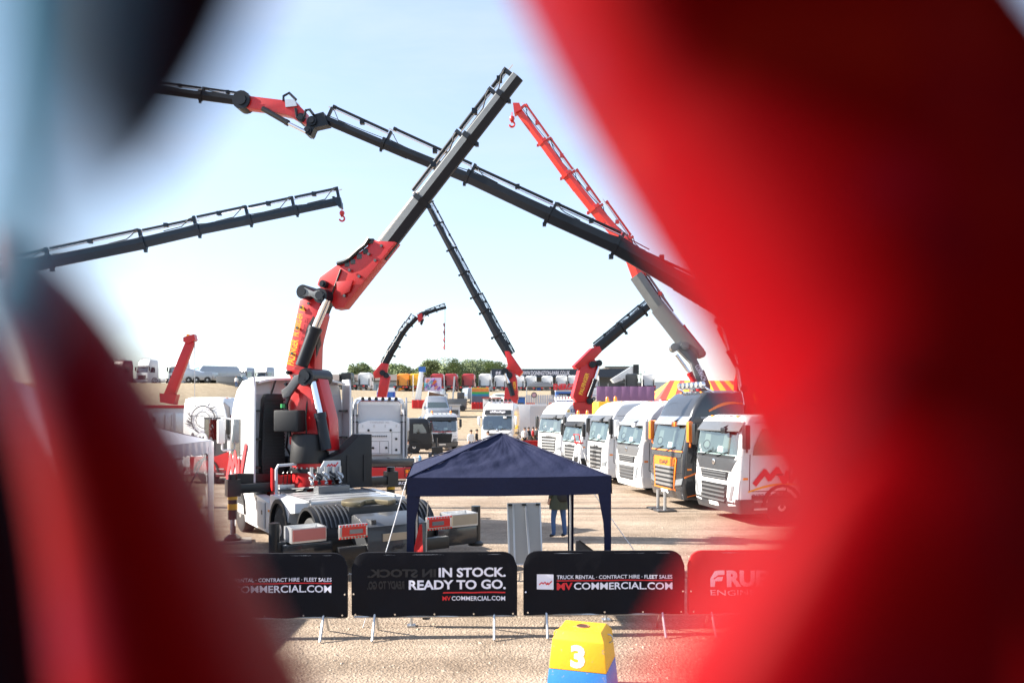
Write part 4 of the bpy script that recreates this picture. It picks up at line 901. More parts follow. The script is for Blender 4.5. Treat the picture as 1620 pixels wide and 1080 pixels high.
for sd in (-1, 1):
    add('air_tank', G().cyl((sd*0.75, 5.5, 0.78), (sd*0.75, 6.0, 0.78), 0.14, 14), BLACK, mv)
    for k, (a, b) in enumerate((((2.35, 0.45), (2.35, 1.1)), ((3.0, 0.45), (3.0, 1.05)), ((3.8, 0.4), (3.8, 1.0)), ((2.35, 0.98), (3.0, 0.96)))):
        add('skirt_seam', G().bar((sd*1.263, a[0], a[1]), (sd*1.263, b[0], b[1]), 0.012, 0.012), DGREY, mv)
    add('deck_edge', G().bar((sd*0.97, 4.1, 1.235), (sd*0.97, 6.05, 1.235), 0.05, 0.03), STEEL, mv)
    add('deck_step', G().bb((sd*1.0, 4.0, 0.6), (sd*1.22, 4.12, 0.64)), STEEL, mv)
for k in range(4): add('deck_seam', G().bar((-0.92, 4.5+0.42*k, 1.228), (0.92, 4.5+0.42*k, 1.228), 0.015, 0.008), MGREY, mv)
for k in range(8): add('suspension_coil', G().lathe([(0.05, 0), (0.09, 0.02), (0.05, 0.04)], 12, (0.62 - 0.02*k, 7.15 + 0.11*k, 0.86)), CHROME, mv)
add('cab_rear_lamp', G().cyl((0.2, 2.3, 3.45), (0.2, 2.42, 3.42), 0.08, 12), LAMP, mv)
add('cab_rear_cable', G().tube([(0.3, 2.3, 3.5), (0.3, 2.38, 3.2), (0.28, 2.36, 2.7), (0.34, 2.36, 2.2), (0.2, 2.4, 1.9)], 0.03, 6), BLACK, mv)
# black locker beside the turret
Mx = ROOTM[mv.name]
add('corner_locker', G().prism([(-0.45, 1.25), (-1.25, 1.25), (-1.25, 2.55), (-0.95, 2.55), (-0.45, 2.1), (0.0, 1.95), (0.0, 1.85), (-0.45, 1.8)], lambda u, v, w: (u, w, v), 3.55, 4.1), PLASTIC, mv, bevel=0.03)
for x in (-0.62, -1.05): add('locker_rib', G().bb((x-0.03, 4.1, 1.4), (x+0.03, 4.13, 2.05)), PLASTIC, mv)

# ------------------------------------------------------------------ second white tractor seen from behind
def topline_rear(root, c):
    yb = 2.25
    rw = add('rear_wall', G().bb((-1.0, yb+0.004, 1.2), (1.0, yb+0.03, 3.4)), OFFWHITE, root, bevel=0.02)
    pr = [(-0.95, 1.15), (0.95, 1.15), (0.95, 2.55), (0.5, 2.7), (-0.5, 2.7), (-0.95, 2.55)]
    pn = add('rear_locker', G().prism(pr, lambda u, v, w: (u, w, v), yb+0.03, yb+0.32), WHITE, root, bevel=0.03)
    q = G(); text_map(q, 'TOPLINE XL', 0.9, 0.1, lambda u, v: (0.45-u, yb+0.335, 2.56+v), 0.02); add('embossed_lettering', q, GREYPRT, pn, smooth=0)
    for (x, z) in ((0.5, 2.25), (-0.5, 2.25), (-0.75, 1.85), (0.3, 1.45), (-0.3, 1.45), (-0.75, 1.35)):
        add('lock_knob', G().cyl((x, yb+0.32, z), (x, yb+0.36, z), 0.055, 12), BLACK, pn)
    for x in (-0.75, -0.25, 0.25, 0.75): add('hinge', G().bb((x-0.02, yb+0.32, 2.38), (x+0.02, yb+0.345, 2.5)), STEEL, pn)
    for (a, b) in (((-0.4, 1.2), (0.4, 1.2)), ((-0.4, 1.75), (0.4, 1.75)), ((-0.4, 1.2), (-0.4, 1.75)), ((0.4, 1.2), (0.4, 1.75)), ((0, 1.2), (0, 1.75)), ((-0.55, 1.15), (-0.55, 2.15)), ((-0.95, 2.15), (0.95, 2.15))):
        add('panel_seam', G().bar((a[0], yb+0.322, a[1]), (b[0], yb+0.322, b[1]), 0.006, 0.018, up=(0, 0, 1) if a[1] == b[1] else (1, 0, 0)), MGREY, pn)
    for i in range(7): add('air_socket', G().cyl((0.3-0.1*i, yb+0.32, 1.98), (0.3-0.1*i, yb+0.38, 1.98), 0.035, 8), DGREY, pn)
    add('roof_pipe', G().tube([(-1.0, yb+0.15, 2.9), (-1.0, yb+0.2, 3.45), (-0.85, yb+0.2, 3.6), (0.85, yb+0.2, 3.6), (1.0, yb+0.2, 3.45), (1.0, yb+0.15, 2.9)], 0.05, 8), CHROME, root)
    for i in range(6): add('work_lamp', G().cyl((-0.75+0.3*i, yb+0.2, 3.68), (-0.75+0.3*i, yb+0.32, 3.68), 0.08, 12), BLACK, root)
    for sd in (-1, 1):
        add('side_deflector', G().prism([(yb-0.05, 1.0), (yb+0.5, 1.0), (yb+0.5, 3.5), (yb+0.3, 3.75), (yb-0.05, 3.75)], lambda u, v, w: (w, u, v), sd*1.19, sd*1.24), SILVER, root)
        add('exhaust_pipe', G().cyl((sd*1.1, yb+0.25, 1.0), (sd*1.1, yb+0.25, 3.2), 0.06, 10), OFFWHITE, root)
        for z in (2.9, 2.6): add('deflector_bracket', G().bb((sd*0.95, yb+0.1, z), (sd*1.19, yb+0.3, z+0.05)), BLACK, root)
    tb = add('tail_bumper', G().bb((-1.24, 6.75, 0.42), (1.24, 6.9, 0.86)), RED, root, bevel=0.02)
    add('cross_bar', G().bb((-1.2, 6.6, 0.88), (1.15, 6.72, 1.22)), GUN, root, bevel=0.04)
    for sd in (-1, 1):
        tl = add('tail_lamp', G().bb((sd*0.78, 6.9, 0.46), (sd*1.2, 6.93, 0.82)), BLACK, tb)
        for i in range(3):
            for j in range(2): add('lamp_lens', G().bb((sd*(0.81+0.13*i), 6.93, 0.49+0.16*j), (sd*(0.92+0.13*i), 6.95, 0.63+0.16*j)), AMBER if j else REDLENS, tl)
    fl = add('mud_flap', G().bb((-1.22, 6.84, 0.12), (1.22, 6.87, 0.36)), BLACK, root)
    add('trim_strip', G().bb((-1.24, 6.83, 0.36), (1.24, 6.88, 0.41)), CHROME, root)
    q = G(); text_map(q, 'FLAT OUT...FLAT BROKE', 2.1, 0.12, lambda u, v: (1.05-u, 6.875, 0.18+v), 0.02); add('lettering', q, PRINTW, fl, smooth=0)
def at_px_rear(px, Y, back, rz):
    """front origin of a lorry whose point (0, back) sits at photo column px and depth Y"""
    return Vector((X_(px, Y), Y, 0)) - Matrix.Rotation(rz, 3, 'Z') @ Vector((0, back, 0))
rz = R(180 + 13)
v2, _c = truck('show_tractor', 'white tractor seen from behind with rear lockers above a red lettered bumper', at_px_rear(600, 33.6, 2.25, rz), rz, dict(
    H=3.75, style='slats', body=WHITE, visor=SILVER, length=6.7, axles=[5.2], mirror=WHITE, round=0.4, chassis=MAROON, extra=[topline_rear]))

# ------------------------------------------------------------------ airbrushed lorry and recovery lorry at the left
ART = mat('grey_ink_art', (0.06, 0.06, 0.075), 0.6, var=0.5, vs=3); ART2 = mat('pale_ink_art', (0.36, 0.36, 0.42), 0.6, var=0.35, vs=4)
def owl_art(root, c):
    x = lambda z: -(c.at(z)[2] + 0.02)
    def ringp(y, z, r, t, m, n=28, k0=0.0):
        q = G(); q.ring_loft([[(x(2.4) - k0, y + r*math.cos(2*math.pi*i/n), z + r*math.sin(2*math.pi*i/n)) for i in range(n)], [(x(2.4) - k0, y + (r-t)*math.cos(2*math.pi*i/n), z + (r-t)*math.sin(2*math.pi*i/n)) for i in range(n)]], cap=False); add('painted_ring', q, m, root)
    ringp(1.55, 2.75, 0.62, 0.06, ART); ringp(1.55, 2.75, 0.5, 0.03, ART2, k0=0.002); ringp(1.55, 2.75, 0.36, 0.03, ART, k0=0.004)
    rr = random.Random(5)
    for k in range(26):
        a = rr.uniform(0, 6.28); r0 = rr.uniform(0.5, 0.7); l = rr.uniform(0.12, 0.4); q = G(); d = Vector((math.cos(a+0.6), math.sin(a+0.6)))
        p = Vector((1.55 + r0*math.cos(a), 2.75 + r0*math.sin(a))); n = Vector((-d.y, d.x))*0.035; e = p + d*l
        q.add([(x(2.4)-0.006-k*1e-4, p.x+n.x, p.y+n.y), (x(2.4)-0.006-k*1e-4, p.x-n.x, p.y-n.y), (x(2.4)-0.006-k*1e-4, e.x, e.y)], [(0, 1, 2)]); add('painted_branch', q, ART if k % 3 else ART2, root)
    for (y, z, ry, rz_, m, kk) in ((1.6, 1.75, 0.34, 0.5, ART2, 0.010), (1.6, 1.65, 0.26, 0.32, ART, 0.012), (1.6, 1.98, 0.24, 0.2, PAPER, 0.014), (1.52, 2.0, 0.05, 0.05, ART, 0.016), (1.68, 2.0, 0.05, 0.05, ART, 0.016), (2.05, 1.7, 0.14, 0.5, ART, 0.011), (1.15, 1.6, 0.13, 0.42, ART, 0.011)):
        q = G(); q.add([(x(2.0)-kk, y + ry*math.cos(k*math.pi/8), z + rz_*math.sin(k*math.pi/8)) for k in range(16)], [tuple(range(16))]); add('painted_bird', q, m, root)
    add('red_band', c.sq(G(), -1, [(0.3, 0.6), (2.2, 0.6), (2.2, 1.15), (0.9, 1.2), (0.3, 1.4)], 0.018), RED, root)
    add('dark_flash', c.sq(G(), -1, [(0.12, 1.9), (0.5, 1.9), (0.62, 3.5), (0.3, 3.3)], 0.016), ART, root)
rz = R(90 - 14)
truck('painted_truck', 'white truck side-on with grey owl and ring artwork on its cab', Vector((X_(376, 30.5), 32.2, 0)), rz, dict(
    H=3.72, style='slats', body=WHITE, visor=MAROON, length=7, axles=[5.4], round=0.2, cab_len=2.6, low=MAROON, door=DGREY, mirror=BLACK, extra=[owl_art]))
rc = thing('recovery_truck', 'grey-sided recovery truck with red top rail and raised red boom behind the marquee', 'truck', (X_(243, 44), 46, 0), R(6))
bd = add('locker_body', G().bb((-4.6, -1.2, 0.9), (2.2, 1.2, 3.3)), OFFWHITE, rc, bevel=0.03)
for i in range(5): add('locker_door', G().bb((-4.4+1.3*i, -1.235, 1.2), (-3.25+1.3*i, -1.205, 3.0)), ALU, bd, bevel=0.02)
add('top_rail', G().bb((-4.7, -1.28, 3.3), (2.1, 1.28, 3.48)), RED, rc, bevel=0.02)
add('red_deck', G().bb((-4.6, -1.4, 2.5), (-1.2, -1.25, 3.25)), RED, rc, bevel=0.03)
add('tool_hook', G().tube([(-0.9, -1.26, 3.1), (-0.8, -1.3, 2.7), (-0.6, -1.3, 2.4), (-0.4, -1.3, 2.5), (-0.5, -1.3, 2.75)], 0.04, 6), BLACK, rc)
for x in (0.1, 0.5): add('tow_bar', G().cyl((x, -1.28, 1.6), (x+0.05, -1.28, 2.9), 0.04, 8), STEEL, rc)
for x in (-3.6, -2.3, 1.2):
    for y in (-1.05, 1.05):
        w_ = add('wheel', wheel_meshes(0.5, 0.3, ALU)[0], None, rc); w_.location = (x, y, 0.5); w_.rotation_euler = (0, 0, R(-90 if y < 0 else 90)); add('rim', wheel_meshes(0.5, 0.3, ALU)[1], None, w_)
add('chassis', G().bb((-4.6, -0.5, 0.55), (3.0, 0.5, 0.9)), DGREY, rc)
pl = Plane((X_(268, 45.8), 45.8), R(8))
bo = add('recovery_boom', beam(G(), pl.px(266, 632), pl.px(302, 540), pl.n, 0.5, 0.62, 0.4, 0.5, BOXP), RED, rc, world=True, bevel=0.03)
add('boom_foot', flat(G(), pl, [(255, 622), (282, 624), (278, 640), (256, 636)], 0.7), RED, bo, world=True)
add('boom_head', flat(G(), pl, [(292, 534), (309, 529), (311, 538), (300, 544), (292, 541)], 0.6), RED, bo, world=True)
add('winch_light', flat(G(), pl, [(296, 529), (300, 529), (300, 539), (296, 539)], 0.3), YELLOW, bo, world=True)
add('winch_cable', G().cyl(pl.px(308, 540), pl.px(308, 628), 0.02, 5), STEEL, bo, world=True)
add('winch_cable', G().cyl(pl.px(294, 542), pl.px(282, 590), 0.015, 5), STEEL, bo, world=True)
# ------------------------------------------------------------------ navy gazebo
gz = thing('pop_up_gazebo', 'navy blue pop-up gazebo with pyramid roof behind the barriers', 'gazebo', (-0.18, 12.2, 0), R(6))
E, ZP, ZE, ZV = 1.5, 2.74, 2.14, 1.87
def roof_face(k):
    a = Matrix.Rotation(k*math.pi/2, 3, 'Z'); n = 44; rows = []; rr = random.Random(k)
    for i in range(n+1):
        t = i/n; row = []
        for j in range(n+1):
            s = (j/n*2-1)
            x = s*E*t; y = -E*t; z = ZP + (ZE-ZP)*t - 0.05*math.sin(math.pi*t)*(1-s*s) + 0.022*math.sin(7*s+3*t*5+k)*t*(1-t)*2 + (0.016*math.sin(19*s*t+7*t) + 0.012*math.sin(31*s*t-9*t+k) + 0.012*math.sin(26*t+11*s) + 0.008*math.sin(41*s+15*t+k))*t*(1-t)*2
            row.append(a @ Vector((x, y, z)))
        rows.append(row)
    return G().grid(rows)
for k in range(4): add('roof_panel', roof_face(k), NAVY, gz, smooth=60)
for k in range(4):
    a = Matrix.Rotation(k*math.pi/2, 3, 'Z'); add('roof_seam', G().tube([a @ Vector((E*t/8, -E*t/8, ZP + (ZE-ZP)*t/8 + 0.012)) for t in range(9)], 0.012, 6), NAVY, gz)
for k in range(4):
    a = Matrix.Rotation(k*math.pi/2, 3, 'Z'); rows = []
    for i in range(4):
        z = ZE + 0.022 - (ZE-ZV)*i/3; rows.append([a @ Vector((-E + 2*E*j/16, -E - 0.012 - 0.012*math.sin(j*1.1+k)*i/3, z - 0.012*math.sin(math.pi*j/16))) for j in range(17)])
    add('valance', G().grid(rows), NAVY, gz, smooth=60)
for sx in (-1, 1):
    for sy in (-1, 1):
        lg = add('leg', G().cyl((sx*(E-0.06), sy*(E-0.06), 0.02), (sx*(E-0.06), sy*(E-0.06), ZE), 0.02, 8).box((sx*(E-0.06), sy*(E-0.06), 0.012), (0.12, 0.12, 0.02)), STEEL, gz)
        # leg cloth, widening to the top
        rows = []
        for i in range(9):
            t = i/8; z = 0.25 + (ZV+0.03-0.25)*t; w = 0.10 + 0.12*max(0, t-0.7)*2.6
            rows.append([(sx*(E - w), sy*(E-0.01), z), (sx*(E - w*0.5), sy*(E+0.004+0.006*math.sin(i*1.7)), z), (sx*(E+0.004), sy*(E+0.004), z), (sx*(E+0.004), sy*(E - w*0.5), z), (sx*(E-0.01), sy*(E-w), z)])
        add('leg_cloth', G().grid(rows), NAVY, gz, smooth=60)
for k in range(4):
    a = Matrix.Rotation(k*math.pi/2, 3, 'Z'); q = G()
    for j in range(4):
        x0, x1 = -E+0.1+j*0.7, -E+0.1+(j+1)*0.7; za, zb = (1.93, 2.1) if j % 2 else (2.1, 1.93)
        q.bar(a @ Vector((x0, -E+0.08, za)), a @ Vector((x1, -E+0.08, zb)), 0.02, 0.02); q.bar(a @ Vector((x0, -E+0.05, zb)), a @ Vector((x1, -E+0.05, za)), 0.02, 0.02)
    add('scissor_truss', q, STEEL, gz)
ROPE = mat('white_rope', (0.7, 0.7, 0.72), 0.8)
def rope(a, b, label):
    a, b = Vector(a), Vector(b); pts = [a.lerp(b, t/6) - Vector((0, 0, 0.03*math.sin(math.pi*t/6))) for t in range(7)]
    single('guy_rope', G().tube(pts, 0.007, 6), ROPE, label, 'rope', 'gazebo guy ropes')
gm = ROOTM[gz.name]
rope(gm @ Vector((-E, -E, ZE)), (-2.15, 10.55, 0.0), 'white guy rope slanting down left from the front of the navy gazebo')
rope(gm @ Vector((E, E, ZE)), (2.65, 13.1, 0.0), 'white guy rope slanting down right from the navy gazebo')

# ------------------------------------------------------------------ crowd barriers with printed covers
def barrier(px0, px1, Y0, Y1, cover, label, texts, seed):
    A = Vector((X_(px0, Y0), Y0, 0)); Bv = Vector((X_(px1, Y1), Y1, 0)); ln = (Bv-A).length; rz = math.atan2(Bv.y-A.y, Bv.x-A.x); mid = (A+Bv)/2
    r = thing('crowd_barrier', label, 'barrier', mid, rz, 'printed crowd barriers in a line'); hw = ln/2; z0, z1, cr = 0.29, 1.16, 0.2
    rr = random.Random(seed)
    path = [(-hw+0.03, z0-0.02)] + [(-hw+0.03+cr-cr*math.cos(t*math.pi/10), z1-0.03-cr+cr*math.sin(t*math.pi/10)) for t in range(6)] + [(hw-0.03-cr+cr*math.sin(t*math.pi/10), z1-0.03-cr+cr*math.cos(t*math.pi/10)) for t in range(6)] + [(hw-0.03, z0-0.02)]
    add('frame', G().tube([(x, 0, z) for x, z in path], 0.02, 8).cyl((-hw+0.03, 0, z0-0.02), (hw-0.03, 0, z0-0.02), 0.018, 8), STEEL, r)
    for i in range(14):
        x = -hw + 0.16 + i*(2*hw-0.32)/13; add('upright_bar', G().cyl((x, 0, z0-0.02), (x, 0, z1-0.05), 0.007, 5), STEEL, r)
    for sx in (-1, 1):
        x = sx*(hw-0.32)
        add('foot', G().tube([(x, -0.27, 0.015), (x, -0.01, 0.36), (x, 0.01, 0.36), (x, 0.27, 0.015)], 0.018, 8), STEEL, r)
        add('coupling_hook', G().tube([(sx*(hw-0.02), 0, 0.85), (sx*(hw+0.035), 0, 0.87), (sx*(hw+0.035), 0, 0.76)], 0.009, 6), STEEL, r)
    ph = rr.uniform(0, 6)
    def cy(x, z):       # cloth hangs in slack folds, fuller to the bottom
        t = (z1 - z)/(z1-z0)
        return -0.036 - 0.02*t*(1+math.sin(5.0*x + ph + 4*t)) - 0.016*t*math.sin(9*x - 3*t + ph*2) - 0.007*math.sin(17*x+8*z)*t - 0.004*math.sin(29*x - 11*z + ph)*t
    nx, nz_ = 46, 14; rows = []
    for j in range(nz_+1):
        row = []
        for i in range(nx+1):
            x = -hw + 2*hw*i/nx; top = z1
            if abs(x) > hw-cr: top = z1 - cr + math.sqrt(max(0, cr**2 - (abs(x)-(hw-cr))**2))
            bot = z0 - 0.012*math.sin(6*x+ph); row.append((x, cy(x, bot + (top-bot)*j/nz_) + 0.02*(j/nz_)**6, bot + (top-bot)*j/nz_))
        rows.append(row)
    cl = G().grid(rows); cl.grid([[(x, 0.03, z) for x, y, z in rw] for rw in rows])
    edge = rows[0] + [rw[-1] for rw in rows[1:]] + rows[-1][::-1][1:] + [rw[0] for rw in rows[-2:0:-1]]
    cl.ring_loft([edge, [(x, 0.03, z) for x, y, z in edge]], cap=False)
    cv = add('cover', cl, cover, r, smooth=70)
    for i in range(5): add('eyelet', G().cyl((-hw+0.06+i*(2*hw-0.12)/4, -0.078, z0+0.03), (-hw+0.06+i*(2*hw-0.12)/4, -0.04, z0+0.03), 0.013, 8), CHROME, cv)
    for sx in (-1, 1): add('eyelet', G().cyl((sx*(hw-0.03), -0.06, 0.6), (sx*(hw-0.03), -0.03, 0.6), 0.013, 8), CHROME, cv)
    kx = 2*hw/(px1-px0); kz = (z1-z0)/106.0
    for kind, val, x0, y0, x1, y1, m, bold in texts:       # photo box of each print
        u0 = -hw + (x0-px0)*kx; v0 = z1 - (y1-866)*kz; w = (x1-x0)*kx; h = (y1-y0)*kz; q = G()
        f = lambda u, v, o=0.0: (u0+u, cy(u0+u, v0+v) - 0.008 - o, v0+v)
        if kind == 'text': text_map(q, val, w, h, f, bold); add('lettering', q, m, cv, smooth=0)
        elif kind == 'mirror': text_map(q, val, w, h, f, bold, flip=True); add('show_through', q, m, cv, smooth=0)
        elif kind == 'rect':
            n = 16; q.grid([[f(w*i/n, h*j/2) for i in range(n+1)] for j in range(3)]); add('printed_line' if h < 0.05 else 'printed_square', q, m, cv)
        elif kind == 'zig':
            for k, qd in enumerate(zig([(p[0]*w, p[1]*h) for p in MVZ], w*0.085)): q.add([f(u, v, 0.004+0.0005*k) for u, v in qd], [(0, 1, 2, 3)])
            add('printed_logo', q, m, cv)
        elif kind == 'poly':
            q.add([f(u*w, v*h) for u, v in val], [tuple(range(len(val)))]); add('printed_logo', q, m, cv)
    return r
def mvtext(dx):
    return [('text', 'TRUCK RENTAL · CONTRACT HIRE · FLEET SALES', 880+dx, 906, 1062+dx, 912.5, PRINTW, 0.012), ('rect', 0, 880+dx, 914.3, 1062+dx, 916, PRINTR, 0),
            ('text', 'MV', 880+dx, 918.5, 905+dx, 930.5, PRINTR, 0.03), ('text', 'COMMERCIAL.COM', 907+dx, 918.5, 1062+dx, 930.5, PRINTW, 0.018),
            ('rect', 0, 849+dx, 904.5, 875+dx, 930, PRINTW, 0), ('zig', 0, 853+dx, 916, 872+dx, 922, PRINTR, 0), ('text', 'Commercial', 854+dx, 924, 871+dx, 926.5, PRINTB, 0.02)]
barrier(292, 550, 10.05, 10.12, BANBLK, 'black printed barrier at the left with web address and red line, partly behind the blur', [(k, v, a-536, b, c-536, d, m, e) for k, v, a, b, c, d, m, e in mvtext(0)], 1)
barrier(557, 818, 10.14, 10.2, BANBLK, 'black printed barrier reading IN STOCK. READY TO GO.', [
    ('text', 'IN STOCK.', 694, 891, 800, 907, PRINTW, 0.032), ('text', 'READY TO GO.', 647, 911.5, 800, 927.5, PRINTW, 0.032), ('rect', 0, 701, 932, 799, 934, PRINTR, 0),
    ('text', 'MV', 700, 939, 713, 946.5, PRINTR, 0.02), ('text', 'COMMERCIAL.COM', 714.5, 939, 799, 946.5, PRINTW, 0.012),
    ('mirror', 'IN STOCK.', 582, 893, 690, 907, PRINTG, 0.045), ('mirror', 'READY TO GO.', 582, 913, 640, 927, PRINTG, 0.045)], 2)
barrier(828, 1082, 10.25, 10.3, BANBLK, 'black printed barrier with square white logo and web address, right of the middle', mvtext(0), 3)
FR = [(0, 0.5), (0.3, 0.95), (0.6, 1.0), (1, 1), (1, 0.74), (0.55, 0.72), (0.2, 0.5), (0.25, 0.45), (0.5, 0.6), (0.9, 0.62), (0.8, 0.36), (0.35, 0.35), (0.3, 0.0), (0, 0.0)]
barrier(1088, 1340, 10.3, 10.35, BANRED, 'bright red printed barrier lettered in white, at the right end of the line', [
    ('poly', FR, 1122, 899, 1144, 927, PRINTW, 0), ('text', 'RUEHAUF', 1147, 899, 1300, 927, PRINTW, 0.05), ('text', 'ENGINEERING', 1122, 932, 1250, 941, PRINTW, 0.0)], 4)

# ------------------------------------------------------------------ numbered block
def chip(m):
    """paint chipped down to concrete in small spots and rubbed grey along streaks"""
    t = m.node_tree; b = t.nodes['Principled BSDF']; src = b.inputs['Base Color'].links[0].from_socket
    c = t.nodes.new('ShaderNodeTexCoord'); n = t.nodes.new('ShaderNodeTexNoise'); n.inputs['Scale'].default_value = 16; n.inputs['Detail'].default_value = 8; n.inputs['Roughness'].default_value = 0.7
    t.links.new(c.outputs['Object'], n.inputs['Vector']); r = t.nodes.new('ShaderNodeValToRGB'); r.color_ramp.elements[0].position = 0.62; r.color_ramp.elements[1].position = 0.68
    t.links.new(n.outputs['Fac'], r.inputs[0]); x = t.nodes.new('ShaderNodeMix'); x.data_type = 'RGBA'; x.inputs['B'].default_value = (0.3, 0.24, 0.18, 1)
    t.links.new(r.outputs[0], x.inputs['Factor']); t.links.new(src, x.inputs['A']); t.links.new(x.outputs['Result'], b.inputs['Base Color'])
BLUEBLK = mat('blue_block_paint', (0.02, 0.17, 0.48), 0.55, var=0.18, vs=5, bump=0.07, bs=30)
YELBLK = mat('yellow_block_paint', (0.80, 0.40, 0.012), 0.55, var=0.16, vs=5, bump=0.07, bs=30)
for mm in (BLUEBLK, YELBLK): chip(mm)
nb = thing('ballast_block', 'yellow and blue ballast block numbered 3 standing in front of the barriers', 'block', (X_(922, 8.1), 8.1, 0), R(-17))
def sqr(h, z, d=None): d = h if d is None else d; return [(-h, -d, z), (h, -d, z), (h, d, z), (-h, d, z)]
add('blue_base', G().ring_loft([sqr(0.345, 0.0, 0.33), sqr(0.315, 0.34, 0.30)]), BLUEBLK, nb, bevel=0.012)
yb_ = add('yellow_body', G().ring_loft([sqr(0.314, 0.343, 0.299), sqr(0.282, 0.66, 0.27), sqr(0.235, 0.74, 0.19)]), YELBLK, nb, bevel=0.012)
add('lifting_hole', G().cyl((0, 0, 0.735), (0, 0, 0.7435), 0.06, 20), mat('rust_hole', (0.06, 0.02, 0.012), 0.9), yb_)
add('hole_rim', G().lathe([(0.062, 0.735), (0.066, 0.748), (0.074, 0.748), (0.078, 0.735)], 20), mat('rusty_steel', (0.3, 0.12, 0.05), 0.8, var=0.3), yb_)
q = G(); text_map(q, '3', 0.155, 0.24, lambda u, v: (-0.075+u, -0.2985 + v*0.0915, 0.375+v), 0.05); add('numeral', q, mat('white_block_paint', (0.78, 0.77, 0.74), 0.6, var=0.05), yb_, smooth=0)
for sx in (-1, 1): add('lifting_ring', G().tube([(sx*(0.285+0.045*math.sin(a)), 0.02, 0.625+0.045*math.cos(a)) for a in [i*0.55 for i in range(13)]], 0.008, 6), STEEL if sx > 0 else YELBLK, nb)

# ------------------------------------------------------------------ white marquee on the left
mq = thing('white_marquee', 'white PVC marquee with scalloped valance and clear window walls at the left', 'tent', (-10.1, 14.15, 0), 0)
hx, hy, ze, zp = 3.0, 6.1, 2.42, 3.85
y0_, y1_ = -7.0, 3.15
apex0, apex1 = (0, y0_+3, zp), (0, y1_-3, zp)
def roofgrid(a, b, c, d, n=12):
    rows = []
    for i in range(n+1):
        t = i/n; l = Vector(a).lerp(Vector(d), t); r_ = Vector(b).lerp(Vector(c), t)
        rows.append([l.lerp(r_, j/10) + Vector((0, 0, -0.10*math.sin(math.pi*t) + 0.01*math.sin(j*2.1+i))) for j in range(11)])
    return G().grid(rows)
add('roof_panel', roofgrid((hx, y0_, ze), (hx, y1_, ze), apex1, apex0), PVC, mq, smooth=60)
add('roof_panel', roofgrid((-hx, y1_, ze), (-hx, y0_, ze), apex0, apex1), PVC, mq, smooth=60)
add('roof_panel', roofgrid((hx, y1_, ze), (-hx, y1_, ze), apex1, apex1), PVC, mq, smooth=60)
add('roof_panel', roofgrid((-hx, y0_, ze), (hx, y0_, ze), apex0, apex0), PVC, mq, smooth=60)
def valance(a, b, n):
    a, b = Vector(a), Vector(b); q = G(); top, bot = [], []
    nrm = (b-a).normalized().cross(Vector((0, 0, 1)))
    for i in range(n*6+1):
        t = i/(n*6); p = a.lerp(b, t); top.append(p + nrm*0.03); bot.append(p + Vector((0, 0, -0.26 - 0.05*abs(math.sin(math.pi*i/6)))) + nrm*(0.045+0.02*math.sin(i*0.8)))
    return q.grid([top, bot])
add('valance', valance((hx, y0_, ze), (hx, y1_, ze), 44), PVC, mq, smooth=60); add('valance', valance((hx, y1_, ze), (-hx, y1_, ze), 26), PVC, mq, smooth=60)
add('valance', valance((-hx, y1_, ze), (-hx, y0_, ze), 44), PVC, mq, smooth=60); add('valance', valance((-hx, y0_, ze), (hx, y0_, ze), 26), PVC, mq, smooth=60)
for y in (y1_, 0.55, -2.1, -4.6, y0_):
    for x in (hx, -hx): add('post', G().box((x, y, 1.2), (0.07, 0.07, 2.4)), ALU, mq, bevel=0.006)
ysq = [y1_, 0.55, -2.1, -4.6, y0_]
for a, b in zip(ysq, ysq[1:]):
    wp = add('wall_skirt', G().box((hx+0.02, (a+b)/2, 0.26), (0.02, a-b-0.08, 0.52)), PVC, mq)
    add('window_sheet', G().grid([[(hx+0.012+0.012*math.sin(i*1.3+j), b+0.05+(a-b-0.1)*i/10, 0.4+1.72*j/5) for i in range(11)] for j in range(6)]), CLEARPVC, mq, smooth=60)
    add('wall_edge', G().box((hx+0.03, a-0.12, 1.2), (0.012, 0.30, 2.2)).box((hx+0.03, b+0.12, 1.2), (0.012, 0.30, 2.2)), PVC, mq)
    add('cross_brace', G().cyl((hx-0.1, b+0.1, 0.3), (hx-0.1, a-0.1, 2.1), 0.02, 6).cyl((hx-0.14, b+0.1, 2.1), (hx-0.14, a-0.1, 0.3), 0.02, 6), STEEL, mq)
add('wall_sheet', G().box((-hx, (y0_+y1_)/2, 1.2), (0.02, y1_-y0_-0.1, 2.3)), PVC, mq); add('wall_sheet', G().box((0, y0_, 1.2), (2*hx-0.1, 0.02, 2.3)), PVC, mq)
add('wall_sheet', G().box((-0.4, y1_, 1.2), (2*hx-0.9, 0.02, 2.3)), PVC, mq)
single('display_cabinet', G().box((-8.2, 15.6, 0.55), (0.5, 0.7, 1.1)).box((-8.2, 15.6, 1.12), (0.54, 0.74, 0.04)), WHITE, 'white cabinet seen through the clear marquee wall', 'cabinet', bevel=0.015)
sp_ = thing('banded_post', 'black and yellow banded post inside the marquee', 'post', (-7.75, 16.45, 0))
add('post_shaft', G().cyl((0, 0, 0.03), (0, 0, 1.9), 0.06, 12).lathe([(0.16, 0), (0.16, 0.03), (0.06, 0.06)], 12), BLACK, sp_)
for z in (0.7, 0.95, 1.6): add('yellow_band', G().cyl((0, 0, z), (0, 0, z+0.15), 0.063, 12), YELLOW, sp_)
lp = thing('pendant_lamp', 'red dome lamp hanging inside the clear-walled marquee', 'lamp', (-8.2, 15.2, 2.05)); add('lamp_shade', G().lathe([(0.28, 0), (0.26, 0.12), (0.1, 0.22), (0.02, 0.24)], 20), RED, lp); add('lamp_cord', G().cyl((0, 0, 0.24), (0, 0, 0.85), 0.01, 5), BLACK, lp)

